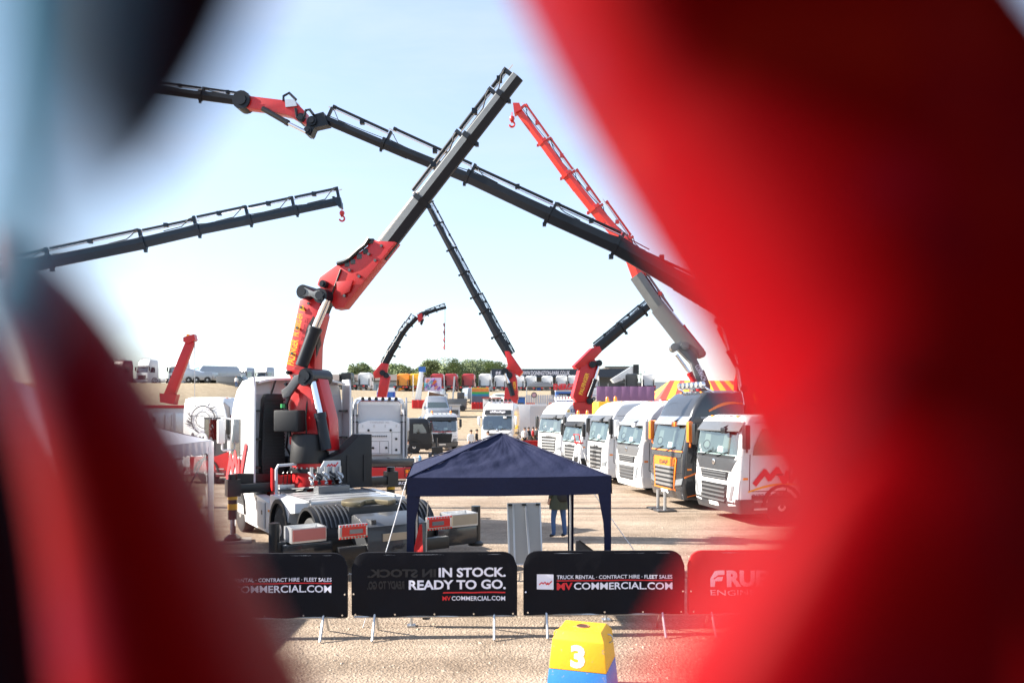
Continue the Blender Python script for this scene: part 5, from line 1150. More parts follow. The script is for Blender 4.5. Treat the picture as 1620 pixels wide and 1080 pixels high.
# ------------------------------------------------------------------ under and near the gazebo
wb = thing('flip_board', 'grey-backed display board on legs leaning beneath the gazebo', 'board', (X_(832, 14.4), 14.4, 0), R(8))
tl = Matrix.Rotation(R(-12), 4, 'X')
def tb(g): g.v = [tuple(tl @ Vector(v)) for v in g.v]; return g
pnl = add('board_panel', tb(G().bb((-0.31, -0.012, 0.12), (0.31, 0.012, 1.28))), mat('grey_board_back', (0.34, 0.36, 0.37), 0.5, var=0.08), wb)
add('board_frame', tb(G().bb((-0.34, -0.022, 0.1), (-0.31, 0.022, 1.3)).bb((0.31, -0.022, 0.1), (0.34, 0.022, 1.3)).bb((-0.34, -0.02, 1.28), (0.34, 0.02, 1.31)).bb((-0.34, -0.02, 0.09), (0.34, 0.02, 0.12))), ALU, wb)
add('prop_leg', G().bar((0.03, -0.03+0.25, 1.22), (0.05, -0.28, 0.02), 0.035, 0.02), ALU, wb)
add('back_channel', tb(G().bb((-0.24, -0.03, 0.12), (-0.2, -0.012, 1.28))), ALU, wb)
for x in (-0.28, 0.0, 0.28): add('hinge_block', tb(G().box((x, -0.025, 1.27), (0.08, 0.04, 0.04))), BLACK, wb)
for sx in (-1, 1): add('leg', tb(G().bb((sx*0.32-0.015, -0.01, 0.0), (sx*0.32+0.015, 0.01, 0.12))), ALU, wb)
def feather(px, Y, label):
    r = thing('feather_flag', label, 'flag', (X_(px, Y), Y, 0)); add('pole', G().tube([(0, 0, 0), (0.0, 0, 1.1), (0.03, 0, 1.75)], [0.012, 0.01, 0.007], 6), STEEL, r)
    add('flag_cloth', G().grid([[(-0.02-0.30*j/4*(1-i/9)-0.05*i/9, 0.02*math.sin(i+j), 0.45+0.94*i/8) for j in range(5)] for i in range(9)]), REDCLOTH, r, smooth=60)
    add('base', G().bar((-0.25, 0, 0.02), (0.25, 0, 0.02), 0.05, 0.03).bar((0, -0.25, 0.02), (0, 0.25, 0.02), 0.05, 0.03), BLACK, r)
feather(674, 11.2, 'small red flag on a thin pole beside the left gazebo leg')
r = thing('folded_board', 'dark leaning panel at the foot of the rear gazebo leg', 'board', (X_(927, 14.2), 14.2, 0), R(20))
add('panel', G().prism([(-0.22, 0.0), (0.3, 0.0), (0.3, 0.28), (-0.16, 0.62), (-0.22, 0.62)], lambda u, v, w: (u, w, v), -0.015, 0.015), DGREY, r); add('panel_edge', G().bar((-0.16, -0.02, 0.63), (0.3, -0.02, 0.29), 0.03, 0.02), BLACK, r)
GREYBAG = mat('grey_blue_bag', (0.24, 0.28, 0.36), 0.7, var=0.2)
for px, lab in ((868, 'grey-blue bag on the ground under the gazebo, nearer the board'), (893, 'grey-blue bag on the ground under the gazebo, nearer the rear leg')):
    Y = 12.4; r = thing('sack', lab, 'bag', (X_(px, Y), Y, 0), 0, 'bags under the gazebo')
    add('bag_body', G().lathe([(0.15, 0.0), (0.2, 0.1), (0.18, 0.3), (0.12, 0.44), (0.05, 0.5)], 14), GREYBAG, r); add('bag_strap', G().tube([(-0.12, 0, 0.4), (-0.1, 0, 0.56), (0.1, 0, 0.56), (0.12, 0, 0.4)], 0.015, 6), DGREY, r)

# ------------------------------------------------------------------ people
def person(label, loc, rz, top, legs, pose='stand', hair=HAIR, h=1.75, skin=SKIN, shoes=None, extra=None, shorts=False, group=None):
    J = {'pel': (0, 0, 0.95), 'bel': (0, -0.01, 1.1), 'che': (0, 0, 1.32), 'nk': (0, 0.0, 1.5), 'hd0': (0, -0.02, 1.58), 'hd': (0, -0.03, 1.66), 'hd2': (0, -0.02, 1.73)}
    Rr = {'pel': .15, 'bel': .135, 'che': .15, 'nk': .06, 'hd0': .07, 'hd': .092, 'hd2': .075}
    edges = [('pel', 'bel'), ('bel', 'che'), ('che', 'nk'), ('nk', 'hd0'), ('hd0', 'hd'), ('hd', 'hd2')]
    for s, n in ((1, 'l'), (-1, 'r')):
        k = -0.05 if s > 0 else 0.06
        if pose == 'stand':
            J[n+'hip'] = (s*.1, 0, .88); J[n+'kn'] = (s*.12, -.02+k, .48); J[n+'an'] = (s*.13, .02+k, .09); J[n+'to'] = (s*.14, -.13+k, .045)
            J[n+'sh'] = (s*.18, 0, 1.42); J[n+'el'] = (s*.25, .03, 1.15); J[n+'wr'] = (s*.24, -.08, .92); J[n+'ha'] = (s*.23, -.11, .82)
        elif pose == 'sit':
            J[n+'hip'] = (s*.1, 0, .5); J[n+'kn'] = (s*.13, -.42, .5); J[n+'an'] = (s*.13, -.44, .09); J[n+'to'] = (s*.14, -.58, .045)
            J[n+'sh'] = (s*.18, -.05, .98); J[n+'el'] = (s*.25, -.18, .75); J[n+'wr'] = (s*.12, -.36, .66); J[n+'ha'] = (s*.08, -.43, .64)
        Rr.update({n+'hip': .1, n+'kn': .065, n+'an': .05, n+'to': .04, n+'sh': .075, n+'el': .05, n+'wr': .035, n+'ha': .04})
        edges += [('pel', n+'hip'), (n+'hip', n+'kn'), (n+'kn', n+'an'), (n+'an', n+'to'), ('che', n+'sh'), (n+'sh', n+'el'), (n+'el', n+'wr'), (n+'wr', n+'ha')]
    if pose == 'sit':
        for n in ('pel', 'bel', 'che', 'nk', 'hd0', 'hd', 'hd2'): x, y, z = J[n]; J[n] = (x, y - 0.02 - 0.06*(z-0.95), z - 0.44)
    k = h/1.75; names = list(J); me = bpy.data.meshes.new('body'); me.from_pydata([tuple(c*k for c in J[n]) for n in names], [(names.index(a), names.index(b)) for a, b in edges], [])
    o = bpy.data.objects.new('body', me); COL.objects.link(o); md = o.modifiers.new('skin', 'SKIN'); md.use_smooth_shade = True
    for i, n in enumerate(names): v = me.skin_vertices[0].data[i]; v.radius = (Rr[n]*k*(1.25 if n in ('pel', 'bel', 'che') else 1), Rr[n]*k*(0.8 if n in ('pel', 'bel', 'che') else 1)); v.use_root = (n == 'pel')
    o.modifiers.new('sub', 'SUBSURF').levels = 1
    dg = bpy.context.evaluated_depsgraph_get(); dg.update(); bm_ = bpy.data.meshes.new_from_object(o.evaluated_get(dg), depsgraph=dg)
    bpy.data.objects.remove(o)
    for m in (skin, top, legs, shoes or BLKCLOTH): bm_.materials.append(m)
    nkz = J['nk'][2]*k; plz = J['pel'][2]*k
    for p in bm_.polygons:
        c = p.center; z = c.z; hand = any((c - Vector(J[n]) * k).length < 0.10*k for n in ('lha', 'rha', 'lwr', 'rwr'))
        idx = 1
        if z > nkz + 0.0: idx = 0
        elif hand: idx = 0
        elif z < 0.1*k: idx = 3
        elif (pose == 'stand' and z < plz) or (pose == 'sit' and (z < plz + 0.02 and (c.y < -0.08 or z < 0.5*k) and z < 0.62*k)): idx = 2
        if shorts and idx == 2 and z < 0.46*k: idx = 0
        p.material_index = idx
    r = thing('person', label, 'person', loc, rz, group); b = add('body', bm_, None, r)
    hd = Vector(J['hd'])*k
    add('hair', G().lathe([(0.105*k, -0.02*k), (0.11*k, 0.04*k), (0.09*k, 0.1*k), (0.03*k, 0.125*k)], 14, (hd.x, hd.y+0.018*k, hd.z+0.02*k)), hair, r, smooth=80)
    if extra: extra(r, k)
    return r
def backpack(r, k):
    bp = add('backpack', G().ring_loft([[(x*w, 0.15+y*d, z) for x, y in ((-1, 0), (-0.8, 0.8), (0, 1), (0.8, 0.8), (1, 0), (0, -0.1))] for z, w, d in ((0.92, 0.13, 0.12), (1.0, 0.17, 0.2), (1.25, 0.17, 0.2), (1.4, 0.12, 0.12))]), BLKCLOTH, r, smooth=60)
    for s in (-1, 1): add('shoulder_strap', G().tube([(s*0.1, 0.16, 1.38), (s*0.12, 0.05, 1.5), (s*0.13, -0.13, 1.42), (s*0.13, -0.15, 1.15), (s*0.15, 0.1, 1.0)], 0.022, 6), BLKCLOTH, bp)
    add('vest_skirt', G().lathe([(0.24, 0.72), (0.23, 0.9), (0.21, 1.1)], 16), OLIVE, r)
    add('orange_patch', G().box((0.05, 0.36, 1.18), (0.06, 0.02, 0.05)), ORANGE, bp)
person('man in blue jeans with olive vest and black backpack standing behind the gazebo', (X_(884, 18.0), 18.0, 0), R(215), OLIVE, DENIM, extra=backpack)
person('seated person in black shorts beside the white bucket', (X_(647, 46), 46, 0), R(-60), BLKCLOTH, BLKCLOTH, 'sit', shorts=True, shoes=WHTCLOTH)
single('folding_stool', G().box((X_(647, 46), 46.02, 0.46), (0.4, 0.4, 0.05)).bar((X_(647, 46)-0.17, 45.85, 0), (X_(647, 46)+0.17, 46.2, 0.44), 0.04, 0.04).bar((X_(647, 46)+0.17, 45.85, 0), (X_(647, 46)-0.17, 46.2, 0.44), 0.04, 0.04), BLACK, 'black folding stool beneath the seated person', 'stool')
single('bucket', G().lathe([(0.13, 0), (0.16, 0.34), (0.17, 0.36), (0.15, 0.36), (0.12, 0.03)], 16, (X_(658.5, 44), 44, 0)), WHTCLOTH, 'white plastic bucket beside the seated person', 'bucket')
single('water_bottle', G().lathe([(0.12, 0), (0.12, 0.3), (0.05, 0.38), (0.05, 0.44)], 14, (X_(664, 44.5), 44.5, 0)), mat('blue_plastic', (0.1, 0.28, 0.5), 0.3), 'blue water container right of the white bucket', 'container')
person('person in white shirt standing beside the recovery truck', (X_(745, 52), 52, 0), R(30), WHTCLOTH, DGREY)
person('person in black jacket standing beside the recovery truck bed', (X_(754, 54), 54, 0), R(80), BLKCLOTH, BLKCLOTH)
person('person in grey top and cap in front of the black-panelled white truck', (X_(772, 49), 49, 0), R(-30), GREYCLOTH, DENIM)
for i, (px, tp, lab) in enumerate(((830, WHTCLOTH, 'person in white top, leftmost of the group behind the gazebo peak'), (836, BLKCLOTH, 'person in black top at the left of the group behind the gazebo peak'), (843, REDCLOTH, 'person in red top within the group behind the gazebo peak'), (848, BLKCLOTH, 'person in black top at the right of the group, beside the gold-crowned high-roof truck'))):
    person(lab, (X_(px, 60+i), 60+i, 0), R(40*i), tp, DENIM if i % 2 else BLKCLOTH, group='group of visitors by the white trailer')
# stepladder
sl = thing('stepladder', 'white and red stepladder standing by the small white truck', 'ladder', (X_(915, 32), 32, 0), R(-60))
for sx in (-1, 1):
    add('side_rail', G().bar((sx*0.26, -0.3, 0), (sx*0.17, 0.0, 1.7), 0.06, 0.03), OFFWHITE, sl); add('rear_rail', G().bar((sx*0.3, 0.55, 0), (sx*0.17, 0.04, 1.7), 0.05, 0.03), OFFWHITE, sl)
for i in range(5): add('tread', G().box((0, -0.26+0.058*i, 0.28+0.3*i), (0.48-0.04*i, 0.1, 0.03)), ALU, sl)
add('top_cap', G().box((0, 0.02, 1.73), (0.42, 0.2, 0.06)), RED, sl); add('grab_rail', G().tube([(-0.2, 0.0, 1.7), (-0.2, -0.1, 2.1), (0.2, -0.1, 2.1), (0.2, 0, 1.7)], 0.025, 6), RED, sl)
# pads under the orange truck's front stabiliser
for k, (px, Y, lab) in enumerate(((1041, 23.4, 'dark spreader pad with steel prop before the orange-trimmed truck, left one'), (1052, 22.8, 'dark spreader pad with steel prop before the orange-trimmed truck, right one'))):
    r = thing('stabiliser_prop', lab, 'prop', (X_(px, Y), Y, 0), R(10)); add('pad', G().box((0, 0, 0.03), (0.62, 0.45, 0.05)), DGREY, r, bevel=0.01); add('prop_rod', G().cyl((0, 0, 0.055), (0, 0, 0.62), 0.05, 10), STEEL, r)
# ------------------------------------------------------------------ other cranes
# dark boom reaching in from the left, its carrier out of the picture
pl = Plane((X_(-210, 24), 24), R(0))
c3_ = thing('loader_crane', 'long dark blue-black crane boom with small red hook reaching in from the left', 'crane', (pl.B.x, pl.B.y, 0))
NAVYB = mat('blue_black_paint', (0.008, 0.019, 0.034), 0.4, spec=0.3, var=0.15)
q = G().box((pl.B.x, pl.B.y, 0.6), (2.0, 2.2, 1.2)); q.cyl(pl.w((0, 1.2)), pl.w((0, 3.4)), 0.4, 18); add('column', q, RED, c3_, world=True)
add('inner_boom', beam(G(), pl.px(-210, 520), pl.px(-235, 465), pl.n, 0.5, 0.6, prof=BOXP), RED, c3_, world=True)
add('outer_boom', beam(G(), pl.px(-240, 482), pl.px(-60, 442), pl.n, 0.4, 0.55, 0.36, 0.42), NAVYB, c3_, world=True)
telescope(c3_, pl, [(-70, 446), (80, 414), (228, 385), (314, 364), (396, 348), (469, 333), (540, 318)], [0.40, 0.37, 0.33, 0.30, 0.27, 0.24], NAVYB, NAVYB, ram_gap=1.9, collar=1.14)
add('boom_head', flat(G(), pl, [(526, 313), (530, 312), (541, 320), (542, 330), (536, 328)], 0.25), NAVYB, c3_, world=True)
hook(c3_, pl.px(541, 330), 0.15, RED, 0.032)
# small crane with a hanging flag, beyond the show tractor
Y5 = 72; zg = ground_z(X_(606, Y5), Y5); pl = Plane((X_(606, Y5), Y5), R(4))
c5_ = thing('loader_crane', 'small red and black crane arched over the field with a flag hanging from its tip', 'crane', (pl.B.x, pl.B.y, zg))
add('column', G().cyl(pl.w((0, zg)), pl.w((0, 3.6)), 0.5, 14).box(pl.w((0, zg+0.6)), (2.4, 2.4, 1.3)), DGREY, c5_, world=True)
add('inner_boom', flat(G(), pl, [(597, 630), (611, 630), (618, 596), (612, 590), (603, 592)], 0.9), RED, c5_, world=True, bevel=0.012, smooth=22)
add('outer_boom', flat(G(), pl, [(591, 590), (604, 574), (615, 576), (612, 592), (602, 597), (593, 598)], 0.9), RED, c5_, world=True, bevel=0.012, smooth=22)
for p in ((612, 594), (606, 590)): pin(c5_, pl, p, 0.28, 1.3)
telescope(c5_, pl, [(608, 578), (618, 559), (627, 545), (637, 527), (648, 513), (660, 502)], [0.66, 0.6, 0.54, 0.48, 0.42], BLKMET, BLKMET, ram_gap=0.8)
add('jib_knuckle', flat(G(), pl, [(660, 498), (668, 496), (669, 506), (662, 510)], 0.7), RED, c5_, world=True)
telescope(c5_, pl, [(664, 501), (676, 495), (690, 490), (706, 486)], [0.42, 0.34, 0.28], BLKMET, BLKMET, ram_gap=0.6)
ram(c5_, pl, (666, 514), (669, 505), (672, 499), 0.14, 0.2)
add('hanging_line', G().cyl(pl.px(704, 487), pl.px(704, 575), 0.035, 5), OFFWHITE, c5_, world=True)
add('hanging_flag', G().grid([[pl.px(704 - 2.6*(j/3)*abs(math.sin(1.1+i*0.9)) - 0.4, 511+42*i/12, 0.15*math.sin(i*1.7+j*2)) for j in range(4)] for i in range(13)]), mat('red_white_flag', (0.62, 0.12, 0.14), 0.8, var=0.7, vs=2.5), c5_, world=True, smooth=60)

# ------------------------------------------------------------------ parked lorries on the bank
def bank(px, Y, dz=0.0): x = X_(px, Y); return Vector((x, Y, ground_z(x, Y) + dz))
TEAL = mat('teal_paint', (0.02, 0.22, 0.26), 0.3, coat=0.4); GB = 'lorries parked along the top of the bank'
for px, Y, rz, m, H, lab in ((147, 116, -18, MAROON, 3.9, 'maroon lorry at the far left end of the bank row'), (183, 117, -20, MAROON, 3.9, 'dark maroon tractor left of the white one on the bank'), (224, 117, -20, WHITE, 4.0, 'white tractor with broad dark grille on the bank'), (275, 118, -18, WHITE, 3.9, 'tall white tractor on the bank behind the red recovery boom'),
                            (310, 132, -25, TEAL, 3.6, 'teal-roofed lorry parked behind the bank row'), (380, 132, -30, SILVER, 3.6, 'grey lorry parked behind the dark van on the bank'), (412, 134, -30, SILVER, 3.8, 'grey lorry just left of the crane tractor cab on the bank')):
    truck('bank_truck', lab, bank(px, Y), R(rz), dict(H=H, style='plain', body=m, visor=DGREY, detail=1, group=GB, length=6, lightbar=(px in (183, 224)), low=m if m is not WHITE else OFFWHITE, round=0.3))
r = thing('tipper_trailer', 'grey bulk tipper body beside the silver recovery truck on the bank', 'trailer', bank(345, 126), R(-60))
add('tipper_body', G().prism([(-3.2, 1.0), (3.0, 1.0), (3.6, 2.6), (2.9, 3.4), (-2.6, 3.4), (-3.4, 2.2)], lambda u, v, w: (w, u, v), -1.2, 1.2), SILVER, r, bevel=0.05)
for y in (-1.6, 0, 1.4):
    for sx in (-1, 1): wheel(r, sx*1.05, y, 0.5, 0.3)
sr = thing('recovery_truck', 'low silver recovery truck with sloping back parked on the bank', 'truck', bank(318, 114), R(90))
add('recovery_body', G().prism([(-2.2, 0.5), (3.2, 0.5), (3.2, 0.9), (2.5, 2.1), (1.4, 2.3), (-0.6, 1.7), (-2.2, 1.75)], lambda u, v, w: (w, u, v), -1.2, 1.2), SILVER, sr, bevel=0.08)
add('side_window', G().prism([(2.3, 1.2), (3.1, 1.05), (2.55, 1.9), (2.2, 1.9)], lambda u, v, w: (w, u, v), -1.215, -1.19), BLACK, sr)
for y in (-1.5, 0.2, 1.4):
    for sx in (-1, 1): wheel(sr, sx*1.1, y, 0.52, 0.3)
o = van('parked_van', 'dark grey van parked on the bank left of the crane tractor', Matrix.Translation(bank(398, 112.5)) @ Matrix.Rotation(R(82), 4, 'Z'), DGREY, 5.3, H=2.0)
person('person in pale shirt standing beside the dark van on the bank', bank(374, 110), R(0), WHTCLOTH, DENIM)
tn = thing('dome_tent', 'small green tent beside the dark van on the bank', 'tent', bank(384, 114), 0); add('flysheet', G().lathe([(1.0, 0), (0.95, 0.5), (0.6, 1.1), (0.1, 1.4)], 12), mat('green_nylon', (0.06, 0.2, 0.05), 0.6), tn)

# tractors with their backs or fronts to the lens along the middle of the bank
ORGB = mat('amber_bodywork', (0.75, 0.27, 0.015), 0.4, coat=0.3); BRED = mat('deep_red_paint', (0.36, 0.012, 0.02), 0.35, coat=0.4)
def rear_tractor(px, Y, m, lab, H=3.7, grp='tractors parked beyond the field'):
    def back(root, c):
        rw = add('rear_wall', G().bb((-1.1, 2.26, 1.2), (1.1, 2.3, H-0.3)), m, root)
        add('rear_panel', G().bb((-0.7, 2.3, 1.9), (0.7, 2.33, H-0.8)), m, rw)
        for sd in (-1, 1): add('side_deflector', G().bb((sd*1.2, 2.2, 1.0), (sd*1.25, 2.8, H-0.25)), m, root)
        add('fifth_wheel', G().bb((-0.5, 4.0, 1.0), (0.5, 4.9, 1.15)), BLACK, root)
        for sd in (-1, 1): add('tail_lamp', G().bb((sd*0.7, 5.9, 0.7), (sd*1.15, 5.95, 0.9)), REDLENS, root); add('exhaust_stack', G().cyl((sd*1.05, 2.6, 0.9), (sd*1.05, 2.6, 2.4), 0.12, 8), BLACK, root)
        add('mudguards', G().bb((-1.2, 3.9, 1.02), (-0.65, 5.3, 1.1)).bb((0.65, 3.9, 1.02), (1.2, 5.3, 1.1)), BLACK, root)
    truck('parked_tractor', lab, bank(px, Y) + Vector((0, 4, 0)), R(180 - 6), dict(H=H, style='plain', body=m, detail=1, length=5.9, axles=[4.6], low=m, group=grp, round=0.2, extra=[back]))
for px, Y, m, lab in ((546, 150, BLACK, 'black tractor left of the white one before the low building'), (576, 150, WHITE, 'white tractor seen from behind before the low building'), (638, 150, ORGB, 'amber tractor seen from behind right of the small crane'), (657, 150, YELLOW, 'yellow tractor between the amber one and the stage'), (692, 148, BRED, 'deep red tractor, leftmost of the three red ones below the trees'), (714, 148, BRED, 'deep red tractor, middle of the three red ones below the trees'), (742, 148, BRED, 'deep red tractor, rightmost of the three red ones below the trees'), (769, 148, WHITE, 'white tractor with round blue emblem left of the grandstand'),
                      (793, 162, WHITE, 'white tractor at the left end under the grandstand roof'), (822, 162, WHITE, 'white tractor just right of the tall crane knuckle under the grandstand'), (842, 164, WHITE, 'white tractor behind the left of the dark canopy'), (868, 164, WHITE, 'white tractor behind the right of the dark canopy'), (891, 162, WHITE, 'white tractor behind the tall red lettering'), (910, 162, WHITE, 'white tractor partly behind the red crane column'), (942, 160, WHITE, 'white tractor at the right end of the grandstand'), (1003, 150, DGREY, 'dark tractor beneath the tilted white hoarding'), (1030, 152, WHITE, 'white tractor right of the tilted hoarding')):
    rear_tractor(px, Y, m, lab)
# low building
lb = thing('low_building', 'long low building with dark shallow roof beyond the small crane', 'building', bank(595, 205), 0)
add('wall', G().bb((-22, 0, 0), (12, 10, 4.4)), mat('blue_grey_cladding', (0.28, 0.33, 0.38), 0.7, var=0.1), lb)
add('roof', G().prism([(-0.9, 4.3), (5, 6.2), (10.9, 4.3), (10.9, 4.0), (-0.9, 4.0)], lambda u, v, w: (w, u, v), -23, 13), mat('brown_roof_felt', (0.10, 0.08, 0.07), 0.85, var=0.2), lb)
for i in range(11): add('window', G().bb((-21 + 3*i, -0.08, 1.4), (-18.8 + 3*i, -0.02, 3.2)), mat('dark_pane', (0.10, 0.15, 0.18), 0.1, coat=0.4), lb)
# grandstand with the circuit's web address
gs = thing('grandstand', 'long grandstand with dark fascia lettered with a web address', 'building', bank(850, 185), R(-2))
add('back_wall', G().bb((-11, 6, 0), (24, 6.3, 5.2)), mat('grey_cladding', (0.2, 0.21, 0.22), 0.7, var=0.1), gs)
rf = add('roof', G().prism([(-1.0, 4.9), (-1.0, 5.1), (7, 5.9), (7, 5.5)], lambda u, v, w: (w, u, v), -11.5, 24), DGREY, gs)
fa = add('fascia', G().bb((-11.5, -1.15, 4.2), (24, -1.0, 6.3)), mat('navy_fascia', (0.02, 0.03, 0.05), 0.5, var=0.1), gs)
q = G(); text_map(q, 'WWW.DONINGTON-PARK.CO.UK', 12.4, 1.05, lambda u, v: (-4.2+u, -1.2, 4.75+v), 0.02); add('lettering', q, PRINTW, fa, smooth=0)
q = G()
for k in range(2):
    for j in range(2): q.add([(-10.6+k*0.7+j*0.0, -1.2, 5.0+j*0.35), (-10.2+k*0.7, -1.2, 5.0+j*0.35), (-9.8+k*0.7, -1.2, 5.35+j*0.35), (-10.2+k*0.7, -1.2, 5.35+j*0.35)], [(0, 1, 2, 3)])
add('chequer_emblem', q, PRINTW, fa)
for i in range(8): add('roof_column', G().bar((-11+5*i, 0, 0), (-11+5*i, 0, 4.9), 0.25, 0.25).bar((-11+5*i, 0, 4.0), (-11+5*i, 4, 5.3), 0.15, 0.15), DGREY, gs)
add('end_wall', G().prism([(-1.1, 0), (6, 0), (6, 5.6), (-1.1, 5.9), (-1.1, 4.7), (0.4, 4.2), (0.4, 0)], lambda u, v, w: (w, u, v), -11.75, -11.5), OFFWHITE, gs)
for i in range(3): add('seat_step', G().bb((-11, 2+1.2*i, 0), (24, 3.2+1.2*i, 0.6+0.6*i)), BLUEP, gs)
# control tower, hoarding, pit building
ct = thing('control_tower', 'pale control tower with overhanging flat roof on the skyline', 'building', bank(977, 270), 0)
add('shaft', G().bb((-3.2, -3.2, 0), (3.2, 3.2, 8.6)), mat('pale_render', (0.5, 0.52, 0.52), 0.8), ct); add('roof_slab', G().bb((-5.2, -4.6, 11.4), (5.2, 4.6, 12.0)), MGREY, ct)
for i in range(5): add('window', G().bb((-3.6+1.5*i, -3.75, 8.8), (-2.3+1.5*i, -3.6, 11.2)), mat('dark_pane', (0.1, 0.15, 0.18), 0.1, coat=0.4), ct)
add('lookout_room', G().bb((-3.8, -3.6, 8.6), (3.8, 3.6, 11.4)), OFFWHITE, ct); add('aerial', G().cyl((1, 0, 12), (1, 0, 15.5), 0.08, 5).cyl((2.6, 0, 12), (2.6, 0, 14.4), 0.06, 5), STEEL, ct)
hb = thing('tilted_hoarding', 'long white trailer body raised at an angle below the control tower', 'trailer', bank(985, 158), 0)
pz = Plane((bank(985, 158).x, 158), R(0))
hp = add('raised_body', flat(G(), pz, [(966, 600), (971, 606), (1008, 592), (1008, 580), (998, 580)], 2.5), WHITE, hb, world=True)
add('end_panel', flat(G(), pz, [(1000, 577), (1009, 577), (1009, 592), (1000, 592)], 0.2, 1.4), BLACK, hp, world=True)
q = G(); A = pz.px(972, 601, 1.3); Bq = pz.px(998, 589, 1.3); d = (Bq-A); L = d.length; d.normalize(); up = pz.n.cross(d); text_map(q, 'WILCOX', L*0.8, 0.7, lambda u, v: A + d*u + up*(v-0.5), 0.03); add('lettering', q, GREYPRT, hp, world=True, smooth=0)
add('trailer_chassis', flat(G(), pz, [(962, 612), (1020, 612), (1020, 606), (962, 606)], 2.2), DGREY, hb, world=True)
for px in (970, 978, 1012): add('wheel', G().cyl(pz.px(px, 614, -1.2), pz.px(px, 614, 1.3), 0.5, 14), RUBBER, hb, world=True)
add('lift_mast', flat(G(), pz, [(1000, 606), (1006, 606), (1006, 592), (1000, 592)], 1.0).cyl(pz.px(1014, 606), pz.px(1014, 585), 0.06, 5).cyl(pz.px(1020, 606), pz.px(1020, 585), 0.06, 5).bar(pz.px(1008, 592), pz.px(1020, 592), 1.2, 0.1), MGREY, hb, world=True)
pb = thing('pit_building', 'long pale grey building on the skyline at the right', 'building', bank(1060, 300), 0)
add('wall', G().bb((-14, 0, 0), (40, 14, 4.4)), mat('dark_glass_front', (0.08, 0.10, 0.12), 0.3), pb); add('roof', G().bb((-15, -1.5, 4.4), (28, 15, 7.6)), mat('pale_metal_roof', (0.42, 0.46, 0.5), 0.5, 0.3), pb); add('roof', G().bb((28, -1.5, 4.4), (44, 15, 6.4)), MATS['pale_metal_roof'], pb)
for i in range(8): add('window', G().bb((-13+5*i, -0.1, 0.8), (-9+5*i, -0.02, 3.8)), MATS['dark_pane'], pb)
# red and yellow striped big top: every stripe its own panel
st_ = thing('striped_marquee', 'red and yellow striped show marquee at the right', 'tent', bank(1130, 100), R(5))
SY = mat('yellow_canvas', (0.75, 0.42, 0.04), 0.7); SR = mat('red_canvas', (0.62, 0.07, 0.05), 0.7)
ztop, zev = 5.6 - 2.6 + 1.6, 1.9; nst = 18; x0s = -9.0
for i in range(nst):
    xa, xb = x0s + i*1.0, x0s + (i+1)*1.0
    def rx(x): return max(-6.2, min(6.2, x*0.69))
    add('roof_stripe', G().add([(xa, -4.2, zev), (xb, -4.2, zev), (rx(xb), 0, ztop), (rx(xa), 0, ztop)], [(0, 1, 2, 3)]).add([(xa, -4.2, zev), (xb, -4.2, zev), (xb, -4.22, zev-0.35), (xa, -4.22, zev-0.35)], [(0, 1, 2, 3)]), SY if i % 2 else SR, st_)
    add('rear_stripe', G().add([(xa, 4.2, zev), (xb, 4.2, zev), (rx(xb), 0, ztop), (rx(xa), 0, ztop)], [(0, 1, 2, 3)]), SY if i % 2 else SR, st_)
for s in (-1, 1):
    for j in range(4): add('end_stripe', G().add([(s*9, -4.2+2.1*j, zev), (s*9, -2.1+2.1*j, zev), (s*6.2, 0, ztop)], [(0, 1, 2)]), SY if j % 2 else SR, st_)
for i in range(7):
    for y in (-4.2, 4.2): add('post', G().cyl((-9+3*i, y, 0), (-9+3*i, y, zev), 0.06, 6), OFFWHITE, st_)
add('side_wall', G().bb((2.0, -4.15, 0), (9, -4.1, 1.6)), mat('brown_canvas', (0.2, 0.07, 0.04), 0.8), st_); add('side_wall', G().bb((-9, 4.1, 0), (9, 4.15, 1.6)), SR, st_)
kk = thing('food_kiosk', 'orange open-fronted kiosk at the left end of the striped marquee', 'kiosk', bank(1072, 94), R(4))
add('counter', G().bb((-3, -0.4, 0), (3, 0.3, 1.0)), ORANGE, kk); add('canopy', G().prism([(-1.2, 2.0), (1.2, 2.3), (1.2, 2.45), (-1.2, 2.15)], lambda u, v, w: (w, u, v), -3.2, 3.2), RED, kk)
for x in (-3, -1, 1, 3): add('post', G().cyl((x, -0.9, 0), (x, -0.9, 2.05), 0.05, 6), OFFWHITE, kk)
for i in range(5): add('canopy_light', G().lathe([(0.14, -0.1), (0.16, 0), (0.1, 0.12)], 8, (-2.4+1.2*i, -0.6, 2.4)), PAPER, kk)
add('back_wall', G().bb((-3, 1.0, 0), (3, 1.1, 2.2)), mat('amber_board', (0.6, 0.25, 0.05), 0.7), kk)
# purple hoarding, red crate, yellow trailers
ph_ = thing('purple_hoarding', 'long purple hoarding beyond the white trucks on the right', 'hoarding', bank(990, 88), 0)
hz = ground_z(X_(990, 88), 88)
PUR = mat('purple_board', (0.22, 0.11, 0.22), 0.7, var=0.08)
for i in range(7): add('board', G().bb((-3.5+1.0*i, 0, Z_(634, 88)-hz), (-2.51+1.0*i, 0.08, Z_(611, 88)-hz)), PUR, ph_, bevel=0.01)
for x in (-3.4, 0, 3.4): add('support', G().bar((x, 0.3, 0), (x, 0.12, Z_(611, 88)-hz), 0.1, 0.1).bar((x, 1.8, 0), (x, 0.14, Z_(616, 88)-hz), 0.08, 0.08), STEEL, ph_)
single('red_skip', G().prism([(-0.6, 0), (0.6, 0), (0.75, 1.25), (-0.75, 1.25)], lambda u, v, w: (bank(951, 80).x+u, 80+w, bank(951, 80).z+v), -0.6, 0.6), RED, 'small red bin below the left end of the purple hoarding', 'bin', bevel=0.04)
yt = thing('box_trailer', 'yellow box trailer with red lettering behind the white trucks on the right', 'trailer', (X_(1035, 50), 52, 0), R(4))
